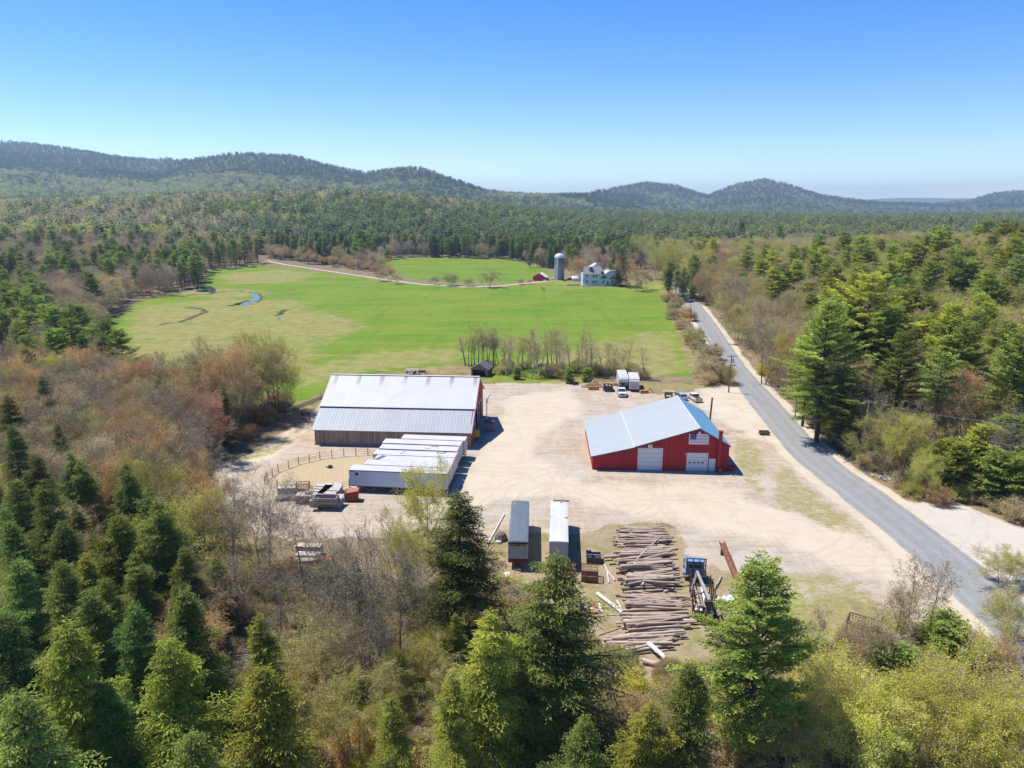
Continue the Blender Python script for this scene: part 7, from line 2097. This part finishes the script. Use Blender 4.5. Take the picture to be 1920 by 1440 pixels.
RIGHTW = W2([(1300, 548), (1330, 575), (1362, 610), (1385, 645), (1425, 695), (1480, 745), (1540, 805), (1610, 868), (1680, 912), (1740, 945), (1800, 935), (1930, 985), (2100, 1010), (2200, 800), (2100, 620), (2000, 560), (1500, 545)])
def poisson(poly, sp, seed, avoid, jitter=0.42):
    rg = random.Random(seed)
    xs, ys = [p[0] for p in poly], [p[1] for p in poly]
    out = []
    y = min(ys)
    r = 0
    while y < max(ys):
        x = min(xs) + (sp / 2 if r % 2 else 0)
        while x < max(xs):
            a, b = x + rg.uniform(-jitter, jitter) * sp, y + rg.uniform(-jitter, jitter) * sp
            if inside(poly, a, b) and all((a - p) ** 2 + (b - q) ** 2 > (sp * 0.62) ** 2 for p, q in avoid): out.append((a, b))
            x += sp
        y += sp * 0.87
        r += 1
    return out
REST = []           # trees past the ones that show largest: they join the wood as a mass
def crowd(poly, sp, seed, rule, limit_y):
    for (x, y) in poisson(poly, sp, seed, HAND):
        z = Tz(x, y)
        px, py = to_px(x, y, z)
        pt = to_px(x, y, z + 14)
        if px < -110 or px > 2030 or pt[1] > 1480: continue
        k_ = rule(px, py, pt[1], x, y)
        if k_ is None: continue
        kind, h, tint, label, group = k_[:5]
        if y > limit_y:
            REST.append((kind, x, y, h, tint))
        else:
            tree(kind, x, y, h, label, group=group, tint=tint, wide=k_[5] if len(k_) > 5 else 1.0)
cr = random.Random(77)
def rule_left(px, py, pt, x, y):
    v = cr.random()
    if px < 330 and pt > 860 or (px < 430 and pt > 1010):
        if v < 0.72: return 'hemlock_m' if y > 75 else 'hemlock', cr.uniform(11, 17), cr.choice('ddmmby'), 'green hemlock packed in the crowded hemlock stand below the leafless wood', 'hemlocks of the lower left stand'
        return 'bud', cr.uniform(8, 11), cr.choice(['ol', 'tn', 'or']), 'brown budding sapling between the hemlocks of the crowded stand', 'saplings among the lower left hemlocks', 1.0
    if px > 415 and py > 985 and pt < 1130:
        if v < 0.62: return None
        return 'bud', cr.uniform(2.5, 5.0), cr.choice(['tn', 'gy', 'ol', 'pk']), 'low twiggy sapling at the edge of the dirt below the pen', 'low saplings below the pen', 1.3
    if pt > 1060:
        if v < 0.22: return 'hemlock', cr.uniform(7, 11), cr.choice('yym'), 'light green young conifer in the brushy bottom woods', 'young conifers of the bottom woods', 1.1
        return 'bud', cr.uniform(5, 9), cr.choice(['ol', 'tn', 'gy', 'yg', 'tn']), 'olive brown sapling in the brushy bottom woods', 'saplings of the bottom woods', 1.2
    red = N1.fbm(px / 60, pt / 60, 2)
    if px < 210 and pt < 640 and v < 0.30: return 'pine_m', cr.uniform(15, 20), cr.choice('mmbd'), 'blue green pine scattered in the brown wood beside the meadow stream', 'pines left of the meadow'
    if v < 0.05: return 'hemlock_m', cr.uniform(9, 13), 'd', 'small dark conifer scattered in the leafless wood', 'dark conifers in the leafless wood'
    if 320 < px < 430 and 700 < pt < 830 and v < 0.26: return 'bud', cr.uniform(11, 14), 'rd', 'red budding maple in the wood between long barn and meadow', 'red maples left of the barn', 1.1
    if 270 < px < 350 and 620 < pt < 680 and v < 0.2: return 'bud', cr.uniform(12, 14), 'rd', 'red budding maple at the back of the wood by the meadow', 'red maples by the meadow', 1.1
    if px > 400 and pt < 800 and v < 0.75: return 'bud', cr.uniform(14, 19), cr.choice(['ol', 'yg', 'tn', 'or', 'yg']), 'tall olive budding tree in the grove between the long barn and the meadow', 'grove left of the barn'
    if v < 0.55: return 'bud', cr.uniform(10, 14), ('or' if red > 0.52 else cr.choice(['tn', 'ol', 'or', 'yg'])), 'tan and orange budding tree in the leafless wood beside the dirt track', 'budding trees of the left wood', 1.1
    return 'bare', cr.uniform(11, 15), cr.choice(['gy', 'tn', 'gy', 'ol']), 'grey brown bare tree in the leafless wood beside the dirt track', 'bare trees of the left wood'
def rule_bottom(px, py, pt, x, y):
    v = cr.random()
    if y > 88 and 700 < px < 1060 and v < 0.6: return None
    h_top = 48 - y * math.tan(PITCH + math.atan((1262 - 720) / FOC))
    if 1060 < px < 1345 and pt < 1300: return ('bud', max(1.5, min(4, h_top)), cr.choice(['tn', 'gy', 'or']), 'low brown brush below the near end of the log pile', 'low brush below the log pile', 1.4) if v < .6 else None
    if px > 1345 and pt < 1215 and v < .75: return None
    if 880 < px < 1130 and pt < 1090: return None
    if px < 1100:
        if v < 0.30: return 'hemlock', cr.uniform(6, 10), cr.choice('yym'), 'light green young conifer between the big hemlocks and the log pile', 'young conifers between the big hemlocks', 1.15
        return 'bud', cr.uniform(3.5, 7), cr.choice(['ol', 'tn', 'yg', 'yg', 'or']), 'golden brown sapling between the big hemlocks and the log pile', 'saplings between the big hemlocks', 1.3
    if v < 0.08: return 'hemlock', cr.uniform(5, 8), 'y', 'small conifer in the thicket beside the feathery white pine', 'small conifers of the lower right thicket', 1.1
    if v < 0.22: return 'leafy', cr.uniform(3.5, 5.5), cr.choice(['yg', 'ol', 'yg', 'or']), 'yellow green leafing sapling in the thicket beside the feathery white pine', 'leafing saplings of the lower right thicket', 1.25
    return 'bud', cr.uniform(3.5, 6.5), cr.choice(['tn', 'gy', 'ol', 'or', 'tn']), 'brown twiggy sapling in the thicket beside the feathery white pine', 'twiggy saplings of the lower right thicket', 1.3
def rule_right(px, py, pt, x, y):
    v = cr.random()
    d = x - float(road_right(y))
    if d < 16 and y > 130:
        return ('bare' if v < 0.45 else 'bud'), cr.uniform(10, 18), cr.choice(['tn', 'yg', 'ol', 'or', 'ol', 'pk']), 'brown roadside tree along the wooded verge across from the green field', 'brown trees along the right verge'
    if y < 115 and v < 0.4: return 'bud', cr.uniform(5, 8), cr.choice(['lm', 'ol', 'tn', 'lm']), 'low budding tree behind the gravel turnout', 'low trees behind the turnout', 1.1
    if v < 0.19: return 'pine_m', cr.uniform(17, 28), cr.choice('myyyd'), 'yellow green pine in the pine wood across the road from the workshop', 'pines right of the road'
    if v < 0.74: return 'bud', cr.uniform(12, 18), cr.choice(['tn', 'ol', 'or', 'yg', 'lm', 'yg', 'tn']), 'tan budding tree in the pine wood across the road from the workshop', 'budding trees right of the road', 1.05
    return 'bare', cr.uniform(11, 17), cr.choice(['gy', 'tn', 'pk', 'ol']), 'grey bare tree in the pine wood across the road from the workshop', 'bare trees right of the road'
crowd(LEFTW, 5.4, 3, rule_left, 195)
crowd(BOTTOM, 4.8, 4, rule_bottom, 400)
crowd(RIGHTW, 6.2, 6, rule_right, 240)
# shrubs: the strip left of the road and the hedgerow along the farm track
sr = random.Random(9)
STRIP = W2([(1244, 560), (1262, 560), (1290, 600), (1322, 650), (1352, 695), (1366, 718), (1340, 730), (1310, 712), (1295, 672), (1276, 625)])
for (x, y) in poisson(STRIP, 5.6, 12, HAND):
    tree('shrub' if sr.random() < 0.6 else 'slim', x, y, sr.uniform(1.8, 4.8), 'brown leafless bush in the rough strip between field and road', 'bush', 'bushes between field and road', sr.choice(['tn', 'tn', 'ol', 'gy', 'or']), wide=1.15)
HEDGE = PP([(498, 487), (560, 494), (640, 503), (690, 512), (730, 520)])
for i in range(72):
    t = i / 71 * 3.999
    a, b = HEDGE[int(t)], HEDGE[int(t) + 1]
    q = a.lerp(b, t - int(t))
    tree('bud', q.x + sr.uniform(-3, 3), q.y + sr.uniform(3, 22), sr.uniform(8, 11) * (1.1 - i / 125), 'tan budding tree in the hedgerow along the farm track', 'tree', 'hedgerow along the farm track', sr.choice(['or', 'tn', 'pk', 'or', 'tn']), wide=1.25)
for px, py, h, lb in [(720, 505, 10, 'olive bush where the hedgerow ends'), (745, 512, 9, 'rounded tan bush on the field track'), (815, 518, 7, 'brown bush beside the track in the middle of the fields'), (848, 512, 10, 'taller bush by the field track'), (878, 520, 7, 'low purple brown bush by the field track'), (915, 508, 13, 'widest pale bush by the field track'), (992, 523, 4.5, 'grey bush left of the small red barn'), (976, 522, 5, 'pale leafless bush near the small red barn'), (1180, 528, 5, 'rusty hedge bush below the farmhouse'), (1200, 530, 4.5, 'brown hedge bush on the field side of the farmhouse'), (1020, 538, 3, 'pale bush on the bank below the silo')]:
    ht('bud', px, py, h * .78, lb, cat='bush', tint=sr.choice(['ol', 'tn', 'gy', 'ol']), wide=1.7, variant=2 + sr.randrange(2))
print('individual trees', len([o for o in COL.objects if o.type == 'EMPTY']), 'rest', len(REST))
# ------------------------------------------------------------------ the wood as a mass, farther off
def join(name, meshes):
    V_, F_, T_, MI, mats, nb = [], [], [], [], [], 0
    for me in meshes:
        n, nf = len(me.vertices), len(me.polygons)
        v = np.empty(n * 3, np.float32)
        me.vertices.foreach_get('co', v)
        f = np.empty(nf * 4, np.int32)
        me.loops.foreach_get('vertex_index', f)
        t = np.zeros(n, np.float32)
        if 'tone' in me.attributes: me.attributes['tone'].data.foreach_get('value', t)
        mi = np.empty(nf, np.int32)
        me.polygons.foreach_get('material_index', mi)
        V_.append(v.reshape(-1, 3))
        F_.append(f.reshape(-1, 4) + nb)
        T_.append(t)
        MI.append(mi + len(mats))
        mats += [MASS.get(q, q) for q in me.materials]
        nb += n
    o = np_mesh(name, np.concatenate(V_), np.concatenate(F_), mats, {'tone': np.concatenate(T_)})
    o.polygons.foreach_set('material_index', np.concatenate(MI))
    return o
def scatter(name, protos, pts, label):
    """one object whose points carry copies of the given meshes: (mesh, colour) list; pts rows x y z rot sx sz idx r g b"""
    col = bpy.data.collections.new(name + '_kinds')
    for i, (me, c) in enumerate(protos):
        o = bpy.data.objects.new('%s_%03d' % (name, i), me)
        o.color = (*c, 1)
        col.objects.link(o)
    a = np.asarray(pts, np.float32)
    me = bpy.data.meshes.new(name)
    me.vertices.add(len(a))
    me.vertices.foreach_set('co', np.ascontiguousarray(a[:, :3]).ravel())
    for nm, typ, val in (('rot', 'FLOAT_VECTOR', np.stack([a[:, 3] * 0, a[:, 3] * 0, a[:, 3]], 1)), ('scl', 'FLOAT_VECTOR', np.stack([a[:, 4], a[:, 4], a[:, 5]], 1)), ('tint', 'FLOAT_VECTOR', a[:, 7:10])):
        at = me.attributes.new(nm, typ, 'POINT')
        at.data.foreach_set('vector', np.ascontiguousarray(val, dtype=np.float32).ravel())
    at = me.attributes.new('idx', 'INT', 'POINT')
    at.data.foreach_set('value', a[:, 6].astype(np.int32))
    ng = bpy.data.node_groups.new(name, 'GeometryNodeTree')
    ng.interface.new_socket('Geometry', in_out='INPUT', socket_type='NodeSocketGeometry')
    ng.interface.new_socket('Geometry', in_out='OUTPUT', socket_type='NodeSocketGeometry')
    gi, go = ng.nodes.new('NodeGroupInput'), ng.nodes.new('NodeGroupOutput')
    ci = ng.nodes.new('GeometryNodeCollectionInfo')
    ci.inputs['Collection'].default_value = col
    ci.inputs['Separate Children'].default_value = True
    ci.inputs['Reset Children'].default_value = True
    ip = ng.nodes.new('GeometryNodeInstanceOnPoints')
    ip.inputs['Pick Instance'].default_value = True
    def na(nm, typ):
        nd = ng.nodes.new('GeometryNodeInputNamedAttribute')
        nd.data_type = typ
        nd.inputs['Name'].default_value = nm
        return nd.outputs[0]
    ng.links.new(gi.outputs[0], ip.inputs['Points'])
    ng.links.new(ci.outputs[0], ip.inputs['Instance'])
    ng.links.new(na('idx', 'INT'), ip.inputs['Instance Index'])
    er = ng.nodes.new('FunctionNodeEulerToRotation')
    ng.links.new(na('rot', 'FLOAT_VECTOR'), er.inputs[0])
    ng.links.new(er.outputs[0], ip.inputs['Rotation'])
    ng.links.new(na('scl', 'FLOAT_VECTOR'), ip.inputs['Scale'])
    ng.links.new(ip.outputs[0], go.inputs[0])
    o = link(name, me)
    md = o.modifiers.new('scatter', 'NODES')
    md.node_group = ng
    return tag(o, label, 'wood', None, 'stuff')
mid_p, mid_ix = [], {}
def mid_index(kind, tint):
    protos = KINDS[kind][0]
    v = TRG.randrange(len(protos))
    key = (kind, v)
    if key not in mid_ix:
        mid_ix[key] = len(mid_p)
        me = join('%s_%d' % key, protos[v])
        mid_p.append((me, (1, 1, 1)))
    return mid_ix[key]
MID = []
def mid_tree(kind, x, y, h, tint):
    s = h / KINDS[kind][1]
    MID.append((x, y, Tz(x, y) - 0.1, TRG.uniform(0, 6.28), s * TRG.uniform(0.9, 1.2), s, mid_index(kind, tint), *(GREENS.get(tint) or BUDS.get(tint))))
for r in REST: mid_tree(*r)
mr = random.Random(21)
FIELDW, BACKW = [(q.x, q.y) for q in FIELD], [(q.x, q.y) for q in BACKFIELD]
HOUSEW = W2([(985, 545), (990, 500), (1050, 505), (1200, 505), (1290, 520), (1290, 560), (1200, 548)])
TRACKW = W2([(480, 482), (740, 512), (1000, 520), (1000, 540), (740, 540), (490, 505)])
def open_land(x, y):
    return inside(FIELDW, x, y) or inside(BACKW, x, y) or inside(HOUSEW, x, y) or inside(TRACKW, x, y)
y = 200.0
while y < 700:
    sp = 6.2 + (y - 200) * 0.006
    xa, xb = -0.85 * y - 20, 0.85 * y + 20
    x = xa
    while x < xb:
        a, b = x + mr.uniform(-.45, .45) * sp, y + mr.uniform(-.45, .45) * sp
        x += sp
        if open_land(a, b) or inside(LEFTW, a, b) or inside(RIGHTW, a, b): continue
        rl_, rr2 = float(np.interp(b, _rlY, _rlX)), float(road_right(b))
        if b < 365 and (rl_ - 22 < a < rr2 + 5): continue
        if b < 300 and -60 < a < rl_: continue
        if b < 365 and a < rl_ and a > -0.05 * b: continue
        px, py = to_px(a, b, Tz(a, b))
        v = mr.random()
        con = N2.fbm(a / 70, b / 70, 3)
        right = a > rr2
        # the dark conifer front behind the field, the mixed brown wood at the left, pines on the right
        pc = 0.10 if right else (0.60 if px > 480 else 0.15)
        if 330 < px < 500 and b < 600: pc = 0.6
        pc += (con - 0.5) * (0.9 if right or px < 480 else 1.3)
        if v < pc:
            mid_tree('pine_m' if (right or px < 500 or mr.random() < 0.6) else 'hemlock_m', a, b, mr.uniform(15, 23), mr.choice('mmyyb' if right else 'dbmd'))
        elif mr.random() < (0.75 if right else 0.6):
            mid_tree('bud', a, b, mr.uniform(13, 19) if right else mr.uniform(10, 15), mr.choice(['tn', 'or', 'yg', 'tn', 'yg', 'ol', 'lm'] if right else ['tn', 'or', 'tn', 'ol', 'pk', 'gy']))
        else:
            mid_tree('bare', a, b, mr.uniform(11, 15), mr.choice(['gy', 'tn', 'pk']))
    y += sp * 0.87
mid_wood = scatter('mixed_wood', mid_p, MID, 'mixed wood of pines and leafless trees beyond the field and up both slopes')
# far: hills and the plain of pines
far_p = [(far_conifer('far_pine', 201, 90), (1, 1, 1)), (far_conifer('far_pine', 202, 80, tall=True, H=19, RAD=3.8), (1, 1, 1)), (far_conifer('far_spruce', 203, 70, RAD=2.8), (1, 1, 1)),
         (far_broadleaf('far_tree', 211, 120, leafy=0.35), (1, 1, 1)), (far_broadleaf('far_tree', 212, 110, leafy=0.6, RAD=5.2), (1, 1, 1)), (far_broadleaf('far_tree', 213, 110, leafy=0.45, H=14), (1, 1, 1))]
FAR = []
fr = np.random.default_rng(8)
y = 690.0
while y < 5600:
    sp = max(6.6, 0.0062 * y)
    us = np.arange(-0.86, 0.86, sp / y)
    ys = y + fr.uniform(-.5, .5, len(us)) * sp
    xs = us * y + fr.uniform(-.5, .5, len(us)) * sp
    zs = T(xs, ys)
    z2 = T(xs, ys + 40)
    zc = ys * CP - (zs - CAM_H) * SP
    pxs = 960 + FOC * xs / zc
    pys = 720 + FOC * (-ys * SP - (zs - CAM_H) * CP) / zc
    n_a = N1.fbm(xs / 260, ys / 260, 3)
    n_b = N2.fbm(xs / 120 + 7, ys / 120, 3)
    n_c = N3.fbm(xs / 420 + 3, ys / 420, 2)
    v = fr.random(len(us))
    for i in range(len(us)):
        px, py = pxs[i], pys[i]
        if z2[i] - zs[i] < -14 and y > 1500: continue           # slopes turned away
        # share of conifers
        if y < 1250:
            pc = np.interp(px, [0, 350, 520, 620, 1100, 1300, 1500, 1920], [0.14, 0.14, 0.36, 0.56, 0.64, 0.58, 0.48, 0.38])
            if px < 900 and y > 1000: pc *= 0.35
        elif y < 2400:
            pc = np.interp(px, [0, 600, 900, 1250, 1920], [0.28, 0.22, 0.44, 0.56, 0.54])
        else:
            pc = np.interp(px, [0, 300, 600, 900, 1150, 1920], [0.70, 0.62, 0.60, 0.66, 0.66, 0.55])
            hi = sstep(0.55, 0.95, (zs[i] + 13) / (max(T(xs[i], np.interp(px, SKY_PX, SKY_R)), 60)))
            pc += 0.45 * hi
        pc += (n_a[i] - 0.5) * (0.7 if px < 900 and y < 1300 else 1.2)
        s = fr.uniform(0.75, 1.25) * (1 + 0.00010 * y)
        hs_f = float(np.interp(y, [1400, 2400], [1.0, 0.62]))
        if v[i] < pc:
            g = fr.uniform(0.75, 1.25)
            if px > 1200 and y < 2600: c = (0.245 * g, 0.285 * g, 0.112)
            elif y > 1500: c = (0.125 * g, 0.200 * g, 0.125)
            else: c = (0.200 * g, 0.262 * g, 0.105)
            FAR.append((xs[i], ys[i], zs[i], fr.random() * 6.28, s * 1.15, s * 1.08 * hs_f, fr.integers(0, 3), *c))
        else:
            g = fr.uniform(0.8, 1.2)
            q = n_b[i] + fr.normal(0, 0.07)
            if q > 0.58 and y < 1500: c = (0.58 * g, 0.60 * g, 0.13)
            elif q > 0.54: c = (0.56 * g, 0.52 * g, 0.21)
            elif q > 0.46: c = (0.56 * g, 0.475 * g, 0.255)
            else: c = (0.53 * g, 0.435 * g, 0.245)
            if y > 1500:
                m_ = 0.62 if q > 0.5 else 0.35
                c = (c[0] * .8 * (1 - m_) + .40 * m_ * g, c[1] * .9 * (1 - m_) + .46 * m_ * g, c[2] * .85 * (1 - m_) + .17 * m_ * g)
            FAR.append((xs[i], ys[i], zs[i], fr.random() * 6.28, s * (1.3 - .3 * hs_f), s * 0.95 * hs_f, 3 + fr.integers(0, 3), *c))
    y += sp * 0.9
far_wood = scatter('far_forest', far_p, FAR, 'forest of dark pines and brown leafless trees covering the hills and the plain')
# brush on the woodland floor
UG_P = [(join('brush_%d' % i, SHRUB[i]), (1, 1, 1)) for i in range(2)]
UG = []
def brush(poly, sp, seed, s0, s1):
    for (x, y) in poisson(poly, sp, seed, []):
        px, py = to_px(x, y, 0)
        if y > 210 or px < -60 or px > 1990 or py > 1500: continue
        s = mr.uniform(s0, s1)
        UG.append((x, y, Tz(x, y) - 0.1, mr.uniform(0, 6.28), s * 1.2, s, mr.randrange(2), *BUDS[mr.choice(['tn', 'tn', 'ol', 'yg', 'or', 'gy'])]))
brush(LEFTW, 3.0, 31, 0.35, 0.9)
brush(BOTTOM, 2.1, 32, 0.3, 0.85)
brush(RIGHTW, 3.0, 33, 0.4, 1.0)
brush(W2([(1090, 1180), (1180, 1250), (1330, 1240), (1500, 1215), (1640, 1190), (1740, 1190), (1600, 1225), (1330, 1300), (1120, 1270)]), 1.7, 34, 0.2, 0.5)
scatter('undergrowth', UG_P, UG, 'brown twiggy undergrowth on the floor of the woods')['category'] = 'undergrowth'
print('mid', len(MID), 'far', len(FAR), 'brush', len(UG))
# ------------------------------------------------------------------ the air
zlo, zhi = float(GZ.min()) - 2.0, float(GZ.max()) + 45.0
hz = MB().b2((-7600, -300, zlo), (7600, 14800, zhi)).build('haze', None)
hm = bpy.data.materials.new('haze_air')
hm.use_nodes = True
ht_ = hm.node_tree
ht_.nodes.remove(ht_.nodes['Principled BSDF'])
pv = ht_.nodes.new('ShaderNodeVolumePrincipled')
pv.inputs['Color'].default_value = (0.56, 0.76, 1.0, 1)
pv.inputs['Density'].default_value = 0.000105
pv.inputs['Anisotropy'].default_value = 0.2
ht_.links.new(pv.outputs[0], ht_.nodes['Material Output'].inputs['Volume'])
hz.data.materials.append(hm)
hm.cycles.homogeneous_volume = True
tag(hz, 'thin blue spring haze over the valley', 'haze', None, 'stuff')
